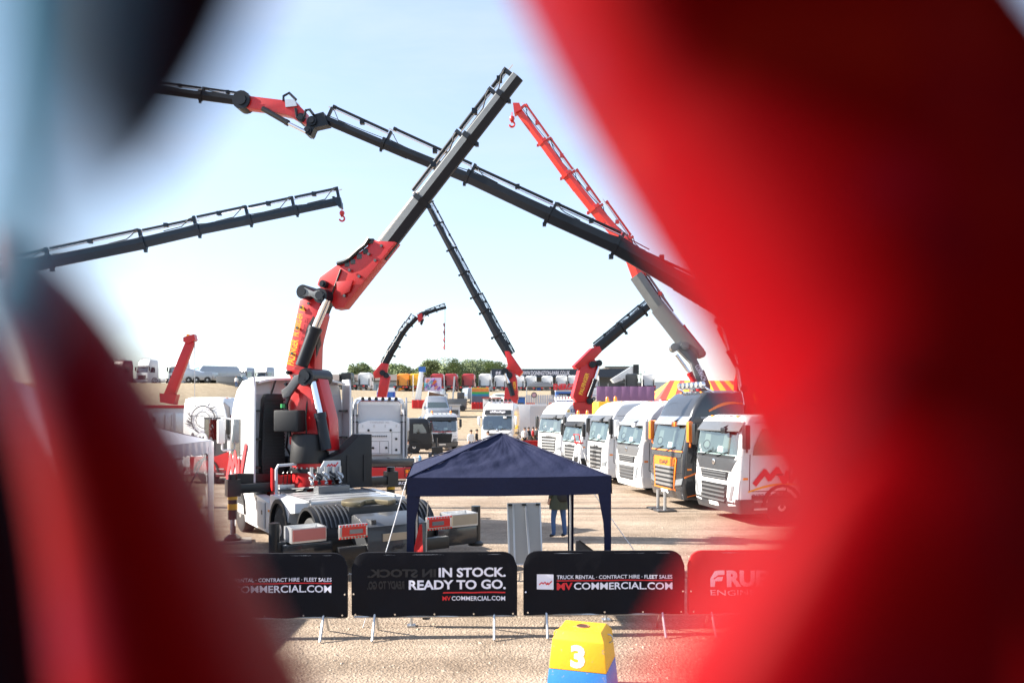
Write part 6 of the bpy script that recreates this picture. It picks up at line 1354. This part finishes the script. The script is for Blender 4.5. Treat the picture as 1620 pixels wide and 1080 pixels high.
DY = mat('courier_yellow', (0.80, 0.44, 0.01), 0.45, coat=0.2)
add('box_body', G().bb((-3.6, 0, 0.9), (6.5, 2.5, 3.78)), DY, yt, bevel=0.04)
q = G(); text_map(q, 'DHL', 3.6, 0.5, lambda u, v: (-2.0+u, -0.01, 2.95+v), 0.05); add('lettering', q, PRINTR, yt, smooth=0); add('dark_panel', G().bb((-3.0, -0.03, 1.1), (6.4, -0.004, 2.75)), DGREY, yt)
for x in (2.5, 3.8, 5.1):
    for y in (0.2, 2.3): add('wheel', G().cyl((x, y-0.15, 0.5), (x, y+0.15, 0.5), 0.5, 16), RUBBER, yt)
add('landing_leg', G().bb((-2.2, 0.3, 0), (-2.05, 0.5, 0.9)).bb((-2.2, 2.0, 0), (-2.05, 2.2, 0.9)), DGREY, yt)
yt2 = thing('box_trailer', 'yellow trailer end between the gold-crowned high-roof truck and the purple hoarding', 'trailer', (X_(937, 66), 66, 0), 0)
add('box_body', G().bb((-1.3, 0, 0.9), (1.2, 6, 3.9)), DY, yt2, bevel=0.04); q = G(); text_map(q, 'LIVE..', 1.3, 0.35, lambda u, v: (-0.4+u, -0.01, 3.4+v), 0.04); add('lettering', q, PRINTR, yt2, smooth=0)
for x in (-1, 0.9): add('wheel', G().cyl((x-0.15, 1, 0.5), (x+0.15, 1, 0.5), 0.5, 14), RUBBER, yt2); add('wheel', G().cyl((x-0.15, 4.5, 0.5), (x+0.15, 4.5, 0.5), 0.5, 14), RUBBER, yt2)
wt = thing('box_trailer', 'plain white box trailer between the black-panelled truck and the crowned high-roof truck', 'trailer', (X_(842, 68), 68, 0), 0)
add('box_body', G().bb((-2.0, 0, 0.9), (1.4, 2.5, 3.75)), WHITE, wt, bevel=0.04); add('rear_door', G().bb((-0.2, -0.03, 1.0), (1.3, -0.004, 3.6)), OFFWHITE, wt); add('skirt', G().bb((-2, 0.1, 0.3), (1.4, 2.4, 0.9)), DGREY, wt)
for x in (-1.5, 0.9): add('wheel', G().cyl((x, 0.02, 0.45), (x, 0.3, 0.45), 0.45, 14), RUBBER, wt)
rs_ = single('red_table', G().box((X_(838, 58), 58, 0.75), (2.2, 0.7, 0.06)).box((X_(838, 58), 57.66, 0.38), (2.2, 0.02, 0.74)), REDCLOTH, 'red-clothed table in front of the visitors by the white trailer', 'table')
# dark canopy, energizer stand, crates, rainbow screen
dcn = thing('dark_canopy', 'dark grey pop-up canopy before the grandstand', 'gazebo', bank(855, 122), 0)
add('roof', G().ring_loft([[(-2.4, -2.4, 2.2), (2.4, -2.4, 2.2), (2.4, 2.4, 2.2), (-2.4, 2.4, 2.2)], [(-1.2, -1.2, 3.0), (1.2, -1.2, 3.0), (1.2, 1.2, 3.0), (-1.2, 1.2, 3.0)]]), mat('charcoal_canvas', (0.05, 0.055, 0.065), 0.8), dcn)
for x in (-2.3, 2.3):
    for y in (-2.3, 2.3): add('leg', G().cyl((x, y, 0), (x, y, 2.2), 0.05, 6), STEEL, dcn)
eg = thing('energy_stand', 'blue and white stand topped with tall red lettering', 'stand', bank(896, 112), 0)
add('booth', G().bb((-1.6, 0, 0), (2.0, 2, 2.2)), BLUEP, eg); add('booth_front', G().bb((-1.2, -0.04, 0.9), (0.8, -0.004, 1.9)), BLACK, eg); add('booth_band', G().bb((-1.65, -0.06, 2.2), (2.05, 2.05, 2.4)), OFFWHITE, eg)
q = G(); text_map(q, 'ENERGIZER', 4.6, 0.95, lambda u, v: (-2.0+u, -0.1, 2.45+v), 0.05); add('lettering', q, PRINTR, eg, smooth=0); add('sign_post', G().bb((-1.8, 0.0, 2.4), (-1.7, 0.1, 3.3)).bb((1.9, 0, 2.4), (2.0, 0.1, 3.3)), STEEL, eg)
pf = thing('fence_enclosure', 'white-barred fenced enclosure with red panels left of the stand with tall red lettering', 'fence', bank(862, 108), 0)
for i in range(18): add('fence_panel', G().bb((-2.8+0.34*i, 0, 0.3), (-2.53+0.34*i, 0.04, 2.0)), OFFWHITE if i % 3 else GREYPRT, pf)
for i in range(6): add('red_panel', G().bb((-4.5+1.7*i, -0.6, 0.0), (-3.2+1.7*i, -0.55, 0.85)), mat('pink_panel', (0.62, 0.18, 0.14), 0.7) if i % 2 else OFFWHITE, pf)
add('round_sign', G().cyl((-1.6, -0.3, 2.0), (-1.6, -0.26, 2.0), 0.42, 18), DGREY, pf); add('round_sign_face', G().cyl((-1.6, -0.33, 2.0), (-1.6, -0.305, 2.0), 0.3, 18), mat('sign_pink', (0.5, 0.3, 0.32), 0.6), pf); add('sign_pole', G().cyl((-1.6, -0.25, 0), (-1.6, -0.25, 2.0), 0.04, 6), STEEL, pf)
rb_ = thing('rainbow_screen', 'rainbow banded banner screen behind the black-panelled white truck', 'banner', bank(760, 107), 0)
zz0 = bank(760, 107).z
for i, m in enumerate((mat('screen_grey', (0.12, 0.12, 0.16), 0.7, var=0.3), MATS['screen_grey'], mat('screen_blue', (0.03, 0.2, 0.35), 0.7), mat('screen_green', (0.06, 0.36, 0.08), 0.7), mat('screen_orange', (0.7, 0.22, 0.05), 0.7, var=0.3, vs=2), mat('screen_yellow', (0.7, 0.5, 0.05), 0.7))):
    hs = [646, 634, 626, 623, 619.5, 614.5, 613]; add('screen_band', G().bb((-1.25, 0, Z_(hs[i], 107)-zz0), (1.25, 0.06, Z_(hs[i+1], 107)-zz0)), m, rb_)
add('screen_skirt', G().grid([[(-1.3+2.6*i/20, -0.05-0.06*math.sin(i*1.9), Z_(646 if j else 636, 107)-zz0 if j == 0 else 0.0) for i in range(21)] for j in (0, 1)]), REDCLOTH, rb_, smooth=60)
for x in (-1.28, 1.28): add('screen_post', G().cyl((x, 0.1, 0), (x, 0.1, Z_(612, 107)-zz0), 0.05, 6), STEEL, rb_)
# stage with red skirt and leaning white tower
sg = thing('show_stage', 'small outdoor stage with red skirt, graffiti panel and leaning white tower', 'stage', bank(680, 108), R(0)); zz = bank(680, 108).z; Y = 108
add('platform', G().bb((-2.6, 0, 0.2), (2.2, 4, 1.1)), DGREY, sg)
add('stage_skirt', G().grid([[(-2.65+4.7*i/40, -0.08-0.08*math.sin(i*0.9)*(1-j), 0.02 + 1.25*j) for i in range(41)] for j in (0, 1)]), REDCLOTH, sg, smooth=60)
add('white_tower', G().prism([(-2.3, 1.1), (-1.4, 1.1), (-1.05, 5.4), (-1.6, 5.4)], lambda u, v, w: (u, w, v), 0.2, 0.9), PAPER, sg, bevel=0.03); add('tower_screen', G().bb((-1.7, 0.3, 5.4), (-0.7, 0.6, 6.2)), BLUEP, sg)
gp = add('graffiti_panel', G().bb((-0.9, 1.0, 2.6), (1.6, 1.1, 4.6)), mat('graffiti_white', (0.6, 0.5, 0.66), 0.7), sg)
rr = random.Random(9)
for k in range(14):
    a = [rr.uniform(-0.7, 1.4), rr.uniform(2.9, 4.3)]; add('graffiti_stroke', G().tube([(a[0]+0.3*math.cos(t+k)*(0.5+0.1*t), 0.97-0.002*k, a[1]+0.28*math.sin(1.3*t+k)) for t in range(6)], 0.06, 5), [mat('graf_purple', (0.25, 0.05, 0.4), 0.7), mat('graf_orange', (0.7, 0.18, 0.05), 0.7), mat('graf_cyan', (0.05, 0.4, 0.45), 0.7)][k % 3], gp)
add('display_machine', G().prism([(-0.4, 1.1), (2.0, 1.1), (2.1, 2.0), (-0.2, 2.5)], lambda u, v, w: (u, w, v), 0.6, 1.0), mat('brown_machine', (0.16, 0.08, 0.04), 0.5, var=0.5, vs=2), sg)
for x in (-2.5, 2.1): add('truss_leg', G().cyl((x, 0.2, 0), (x, 0.2, 5.0), 0.06, 6), STEEL, sg)
# pale machine left of the stage's right end
tp = thing('grey_machine', 'grey machine with mast standing right of the stage', 'machine', bank(722, 104), R(0))
add('machine_body', G().bb((-1.4, 0, 0.3), (1.4, 1.6, 1.8)), MGREY, tp, bevel=0.05); add('mast', G().bar((-0.6, 0.5, 1.0), (-0.3, 0.5, 5.0), 0.22, 0.22), STEEL, tp); add('machine_cab', G().bb((0.1, 0.1, 1.8), (1.1, 1.2, 2.7)), DGREY, tp, bevel=0.04)
for x in (-0.9, 0.9): add('wheel', G().cyl((x, -0.12, 0.4), (x, 0.2, 0.4), 0.4, 14), RUBBER, tp)
# blue toilet cabins by the small crane
for px, lab in ((602, 'blue toilet cabin with white roof left of the small red crane column'), (618, 'blue toilet cabin with white roof right of the small red crane column')):
    r = thing('toilet_cabin', lab, 'cabin', bank(px, 118), 0, 'toilet cabins beyond the field'); add('cabin_body', G().bb((-0.6, 0, 0), (0.6, 1.2, 1.7)), mat('cabin_blue', (0.02, 0.06, 0.36), 0.5), r, bevel=0.03); add('cabin_roof', G().ring_loft([[(-0.62, -0.02, 1.7), (0.62, -0.02, 1.7), (0.62, 1.22, 1.7), (-0.62, 1.22, 1.7)], [(-0.45, 0.15, 2.4), (0.45, 0.15, 2.4), (0.45, 1.05, 2.4), (-0.45, 1.05, 2.4)]]), OFFWHITE, r); add('cabin_door', G().bb((-0.35, -0.03, 0.1), (0.35, -0.004, 1.6)), BLUEP, r)
# cars on the field
def car(px, Y, rz, m, lab):
    r = thing('parked_car', lab, 'car', bank(px, Y), R(rz), 'cars parked on the field')
    c = Cab([(0.22, 0.08, 4.2, 0.84), (0.5, 0.0, 4.3, 0.88), (0.72, 0.05, 4.28, 0.88), (0.9, 0.7, 4.2, 0.86), (1.38, 1.55, 3.7, 0.66), (1.46, 1.8, 3.4, 0.55)], 0.25, 0.1, 4.3)
    add('car_body', c.body([0.22, 0.5, 0.72, 0.9, 1.38, 1.46]), m, r); add('windscreen', c.fq(G(), [(-0.74, 0.92), (0.74, 0.92), (0.6, 1.34), (-0.6, 1.34)], 0.015, 6, 3, 0.01), MATS['van_glass'], r)
    for sd in (-1, 1):
        add('side_window', c.sq(G(), sd, [(1.2, 0.95), (3.6, 0.95), (3.3, 1.32), (1.75, 1.32)], 0.012, 0.01), MATS['van_glass'], r); add('headlight', c.fq(G(), [(sd*0.5, 0.55), (sd*0.8, 0.57), (sd*0.8, 0.7), (sd*0.55, 0.66)], 0.012, 2, 1), LAMP, r)
        for y in (0.8, 3.4): wheel(r, sd*0.78, y, 0.31, 0.2)
car(655, 84, -40, WHITE, 'white car parked beside the black flatbed on the field'); car(553, 98, 150, SILVER, 'silver car parked left of the show tractor roof'); car(578, 102, 160, SILVER, 'silver car half hidden above the show tractor roof')
o = van('parked_van', 'white van left of the silver car on the field', Matrix.Translation(bank(533, 96)) @ Matrix.Rotation(R(190), 4, 'Z'), WHITE, 5.0, H=2.3)
# exhibitors' clutter on the slope: stands, barriers, vans
for px, Y, w, h, m, lab in ((778, 100, 2.4, 2.2, OFFWHITE, 'white exhibitor stand with dark counter left of the tall crane column'), (925, 96, 2.0, 2.3, WHITE, 'white exhibitor stand right of the red crane column'), (822, 104, 1.6, 2.0, BLUEP, 'blue exhibitor stand right of the tall crane column'), (712, 96, 2.6, 1.6, GREYPRT, 'low grey stand behind the silver van')):
    r = thing('exhibitor_stand', lab, 'stand', bank(px, Y), R(rnd.uniform(-8, 8)), 'exhibitor stands on the field')
    add('stand_box', G().bb((-w/2, 0, 0), (w/2, 1.6, h)), m, r, bevel=0.03); add('stand_counter', G().bb((-w/2+0.2, -0.04, 0.4), (w/2-0.2, -0.004, h*0.62)), DGREY, r); add('stand_roof', G().bb((-w/2-0.15, -0.4, h), (w/2+0.15, 1.7, h+0.12)), OFFWHITE if m is not OFFWHITE else RED, r)
for k, (px, lab) in enumerate(((790, 'white temporary fence panel left of the tall crane column'), (834, 'orange temporary fence panel above the white box trailer'), (874, 'white temporary fence panel below the tall red lettering'), (950, 'orange temporary fence panel below the left end of the purple hoarding'))):
    r = thing('mesh_fence', lab, 'fence', bank(px, 90 + k % 3), 0, 'temporary fence panels')
    m = ORANGE if k % 2 else OFFWHITE
    add('fence_frame', G().tube([(-0.9, 0, 0), (-0.9, 0, 1.1), (0.9, 0, 1.1), (0.9, 0, 0)], 0.03, 6), m, r)
    for q_ in range(7): add('fence_bar', G().cyl((-0.75+0.25*q_, 0, 0.15), (-0.75+0.25*q_, 0, 1.08), 0.018, 5), m, r)
    add('fence_sign', G().bb((-0.5, -0.04, 0.35), (0.5, -0.025, 0.85)), m, r)
for px, Y, rz, m, lab in ((700, 118, 170, WHITE, 'white van parked behind the stage on the field'), (735, 120, 200, SILVER, 'silver van parked left of the rainbow screen'), (900, 126, 150, DGREY, 'dark van parked behind the stand with tall red lettering'), (965, 120, 120, WHITE, 'white van parked left of the striped marquee')):
    van('parked_van', lab, Matrix.Translation(bank(px, Y)) @ Matrix.Rotation(R(rz), 4, 'Z'), m, 5.0, H=2.1)
for px, Y, rz, m, lab in ((770, 112, 30, BLACK, 'black car parked behind the rainbow screen'), (815, 118, 60, WHITE, 'white car parked behind the blue exhibitor stand'), (850, 96, 20, RED, 'red car parked before the fenced enclosure'), (615, 92, 120, DGREY, 'dark car parked beyond the show tractor')):
    car(px, Y, rz, m, lab)
# black flatbed right of the show tractor
fbk, _ = truck('flatbed_truck', 'black flatbed truck with raised white table behind the show tractor', Vector((X_(676, 52), 55, 0)), R(100), dict(H=2.6, wsb=1.5, wst=2.2, style='plain', body=BLACK, detail=1, length=7.5, axles=[5.4], mirror=BLACK, cab_len=1.8))
add('flat_deck', G().bb((-1.2, 2.2, 1.1), (1.2, 7.4, 1.28)), OFFWHITE, fbk)
hv = single('wheeled_trolley', G().bar((X_(683, 47), 47, 0.55), (X_(683, 47)+0.7, 47.1, 0.6), 0.3, 0.5).lathe([(0.12, -0.1), (0.22, -0.1), (0.22, 0.1), (0.12, 0.1)], 16, (X_(681, 47), 46.9, 0.22), 'x').lathe([(0.12, -0.1), (0.22, -0.1), (0.22, 0.1), (0.12, 0.1)], 16, (X_(689, 47), 46.9, 0.22), 'x').bar((X_(683, 47)+0.3, 47.1, 0.3), (X_(683, 47)+0.3, 47.2, 1.4), 0.1, 0.3), BLACK, 'black wheeled machine in front of the recovery truck with the van', 'machine')
# blue dumper far behind the crane tractor's right edge
dm = thing('exhibition_doorway', 'white exhibition panel with dark doorway left of the show tractor', 'panel', (X_(547, 42), 42, 0), 0)
add('panel_sheet', G().bb((-0.6, 0, 1.0), (0.7, 0.1, 3.5)), WHITE, dm); add('panel_door', G().bb((-0.5, -0.05, 0.0), (0.5, -0.004, 2.3)), BLACK, dm); add('panel_post', G().bb((-0.62, 0, 0), (-0.5, 0.1, 1.0)).bb((0.6, 0, 0), (0.7, 0.1, 1.0)), STEEL, dm)

# ------------------------------------------------------------------ trees
LEAF = mat('tree_leaves', (0.19, 0.235, 0.095), 0.7, var=0.5, vs=0.6); LEAF2 = mat('dark_tree_leaves', (0.14, 0.18, 0.075), 0.7, var=0.5, vs=0.6); BARK = mat('bark', (0.12, 0.09, 0.065), 0.9, var=0.3)
def tree(px, Y, h, w, lab, m, seed):
    rr = random.Random(seed); r = thing('broadleaf_tree', lab, 'tree', bank(px, Y), rr.random()*6, 'trees on the skyline')
    q = G().tube([(0, 0, -0.3), (0.1, 0, h*0.3), (0, 0.1, h*0.6), (0.1, 0, h*0.85)], [0.35, 0.28, 0.18, 0.06], 8)
    lobes = []
    for k in range(11):
        a = rr.random()*6.28; zc = h*rr.uniform(0.35, 0.9); rad = w*0.5*rr.uniform(0.2, 0.75)*(1.15 - abs(zc/h-0.5)); c = Vector((rad*math.cos(a), rad*math.sin(a), zc)); lobes.append((c, w*rr.uniform(0.16, 0.28)))
        q.tube([(0, 0, h*0.3+0.3*zc*0.5), tuple(c*0.6 + Vector((0, 0, zc*0.25))), tuple(c)], [0.12, 0.07, 0.03], 5)
    lobes.append((Vector((0, 0, h*0.9)), w*0.2))
    add('trunk', q, BARK, r)
    lf = G()
    for c, rad in lobes:
        for k in range(330):
            d = Vector((rr.gauss(0, 1), rr.gauss(0, 1), rr.gauss(0, 1))).normalized()*rad*(rr.random()**0.4); p = c + d; s = rr.uniform(0.16, 0.36)
            e1 = Vector((rr.gauss(0, 1), rr.gauss(0, 1), rr.gauss(0, 1))).normalized(); e2 = e1.orthogonal().normalized()
            lf.add([p + e1*s, p + e2*s*0.6, p - e1*s, p - e2*s*0.6], [(0, 1, 2, 3)])
    add('crown', lf, m, r, smooth=0)
tl_ = [(572, 9, 'tree standing alone at the left of the low building roof'), (583, 8, 'tree behind the left of the small crane knuckle'), (622, 9, 'tree just right of the small crane knuckle'), (636, 8, 'tree above the right end of the low building'), (648, 8, 'low tree between the low building and the stage tower'), (663, 7, 'tree behind the stage tower'), (676, 11, 'tree right above the graffiti panel'), (690, 12, 'tree above the leftmost red tractor'), (703, 13, 'tree below the hanging flag line'), (716, 12, 'tree above the middle red tractor'), (727, 11, 'tree right of the middle red tractor'), (739, 12, 'tree above the rightmost red tractor'), (751, 11, 'tree left of the white tractor by the grandstand'), (764, 13, 'tall tree above the white tractor by the grandstand'), (776, 11, 'tree at the left end of the grandstand'), (788, 10, 'last tree before the grandstand roof')]
for i, (px, h, lab) in enumerate(tl_): tree(px, 235 + (i*37) % 22, 6.0+h*0.55, h*0.5+4.5, lab, LEAF if i % 3 else LEAF2, i+20)

# ------------------------------------------------------------------ the painted lifting gear right before the lens
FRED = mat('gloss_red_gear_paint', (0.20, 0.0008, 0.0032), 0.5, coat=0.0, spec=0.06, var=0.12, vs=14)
FBLK = mat('blackened_steel_gear', (0.003, 0.005, 0.011), 0.6, spec=0.1, var=0.2, vs=14)
def paint_sheen(m, col, sc, a, b, seed):
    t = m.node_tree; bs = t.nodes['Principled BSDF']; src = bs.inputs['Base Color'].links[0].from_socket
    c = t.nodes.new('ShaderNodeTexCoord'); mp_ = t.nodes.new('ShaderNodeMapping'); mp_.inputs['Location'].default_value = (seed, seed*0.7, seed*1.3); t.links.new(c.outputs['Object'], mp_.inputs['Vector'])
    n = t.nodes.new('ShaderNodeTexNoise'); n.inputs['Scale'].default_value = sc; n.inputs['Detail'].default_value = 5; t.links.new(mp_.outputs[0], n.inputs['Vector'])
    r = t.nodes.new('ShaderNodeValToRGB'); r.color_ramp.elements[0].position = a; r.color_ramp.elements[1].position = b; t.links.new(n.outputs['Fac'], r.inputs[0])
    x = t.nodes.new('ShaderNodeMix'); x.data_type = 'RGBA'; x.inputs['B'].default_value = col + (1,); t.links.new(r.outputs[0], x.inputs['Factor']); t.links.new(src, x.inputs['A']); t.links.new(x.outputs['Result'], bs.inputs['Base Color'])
paint_sheen(FRED, (0.30, 0.018, 0.008), 18, 0.58, 0.72, 0.3); paint_sheen(FRED, (0.14, 0.006, 0.03), 12, 0.55, 0.7, 2.1)  # orange highlight and purple sky reflection mixed into the red as patches
def sweep(path, n=48, seg=72, ex=1.0):
    """thick rounded bar through photo points (x, y, distance, half width in photo pixels, depth ratio)"""
    pts = []
    m = len(path)
    for k in range(seg+1):
        t = k/seg*(m-1); i = min(int(t), m-2); f = t-i
        p = [path[max(0, i-1)], path[i], path[i+1], path[min(m-1, i+2)]]
        pts.append([0.5*((2*p[1][j]) + (-p[0][j]+p[2][j])*f + (2*p[0][j]-5*p[1][j]+4*p[2][j]-p[3][j])*f*f + (-p[0][j]+3*p[1][j]-3*p[2][j]+p[3][j])*f**3) for j in range(5)])
    rings = []
    pw = lambda v: math.copysign(abs(v)**ex, v)
    for k, (x, y, d, hw, dr) in enumerate(pts):
        c = P(x, y, d); a = pts[max(0, k-1)]; b = pts[min(seg, k+1)]; tv = (P(b[0], b[1], b[2]) - P(a[0], a[1], a[2])).normalized()
        sd = tv.cross(Vector((0, 1, 0))).normalized(); up = sd.cross(tv).normalized(); r = hw/FPX*d
        rings.append([c + sd*(r*pw(math.cos(2*math.pi*q/n))) + up*(r*dr*pw(math.sin(2*math.pi*q/n))) for q in range(n)])
    return G().ring_loft(rings)
lr = thing('lifting_link', 'large red painted steel link very close to the lens on the right, out of focus', 'lifting gear', P(1450, 400, 0.24))
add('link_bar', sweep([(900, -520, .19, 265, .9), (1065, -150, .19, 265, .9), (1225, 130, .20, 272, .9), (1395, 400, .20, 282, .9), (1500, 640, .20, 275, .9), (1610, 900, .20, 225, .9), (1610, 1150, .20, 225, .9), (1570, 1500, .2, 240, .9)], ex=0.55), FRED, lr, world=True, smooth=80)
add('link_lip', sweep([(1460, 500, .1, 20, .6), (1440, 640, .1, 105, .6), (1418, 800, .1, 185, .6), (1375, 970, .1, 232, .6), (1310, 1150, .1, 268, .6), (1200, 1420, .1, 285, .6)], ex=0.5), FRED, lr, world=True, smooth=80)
ll = thing('lifting_link', 'red painted steel link very close to the lens at the lower left, out of focus', 'lifting gear', P(80, 800, 0.18))
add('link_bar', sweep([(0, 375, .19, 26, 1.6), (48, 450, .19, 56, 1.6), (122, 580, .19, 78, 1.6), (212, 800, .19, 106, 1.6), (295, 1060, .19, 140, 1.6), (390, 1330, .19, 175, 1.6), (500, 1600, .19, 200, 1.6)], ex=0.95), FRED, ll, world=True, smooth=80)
lk = thing('black_shackle', 'black steel shackle end very close to the lens at the upper left, out of focus', 'lifting gear', P(240, 0, 0.14))
add('shackle_arm', sweep([(380, -420, .105, 150, .9), (325, -200, .105, 135, .9), (282, -20, .105, 112, .9), (246, 130, .105, 78, .9), (214, 260, .105, 32, .9), (205, 310, .105, 5, .9)]), FBLK, lk, world=True, smooth=80)
add('shackle_pin', sweep([(-260, 330, .26, 70, .9), (-150, 480, .26, 90, .9), (-85, 700, .26, 105, .9), (-20, 950, .26, 115, .9), (50, 1250, .26, 130, .9), (100, 1500, .26, 130, .9)]), FBLK, lk, world=True, smooth=80)

bs_ = thing('added_blue_veil', 'added blue strap tinting the sky very close to the lens at the upper left edge, out of focus', 'lifting gear', P(60, 150, 0.07))
add('veil_strap', sweep([(90, -420, .07, 150, .25), (80, -160, .07, 140, .25), (70, 60, .07, 120, .25), (60, 230, .07, 100, .25), (20, 400, .07, 85, .25), (-60, 560, .07, 80, .25)]), mat('blue_veil_tint', (0.12, 0.40, 0.62), 0.8, spec=0.1, var=0.1, vs=20), bs_, world=True, smooth=80)  # strap added to turn the sky behind it a deeper blue
for o_, px_, py_, d_, r_ in ((lr, 900, -520, .19, .02), (lk, 380, -420, .105, .010), (bs_, 90, -420, .07, .006)):
    a_ = P(px_, py_, d_); add('hanger_rod', G().cyl(a_ - Vector((0, 0, 0.01)), Vector((a_.x, a_.y, CH + 0.51)), r_, 12), FBLK, o_, world=True)
a_ = P(500, 1600, .19); add('stand_rod', G().cyl(a_, Vector((a_.x, a_.y, CH - 0.51)), .02, 12), FBLK, ll, world=True)
# unseen red enclosure added around the camera to keep sky light off the gear
HRED = mat('red_bounce_fill', (0.09, 0.004, 0.007), 0.8, spec=0.1)  # dull red chosen to tint the light bounced onto the gear
mb = thing('added_shade_housing', 'unseen added red housing behind the viewpoint that shades and carries the lifting gear', 'machine', (0.3, -1.2, 0))
add('shade_wall', G().bb((-0.75, -0.9, 0.0), (1.1, 0.7, 5.2)), HRED, mb, bevel=0.03)
add('shade_roof', G().bb((-0.62, 0.7, CH+0.5), (1.1, 1.8, 5.2)), HRED, mb)
add('shade_floor', G().bb((-0.75, 0.7, 0.0), (1.1, 1.6, CH-0.5)), HRED, mb)
add('shade_side', G().bb((0.5, 0.7, CH-0.5), (1.1, 1.7, CH+0.5)), HRED, mb)
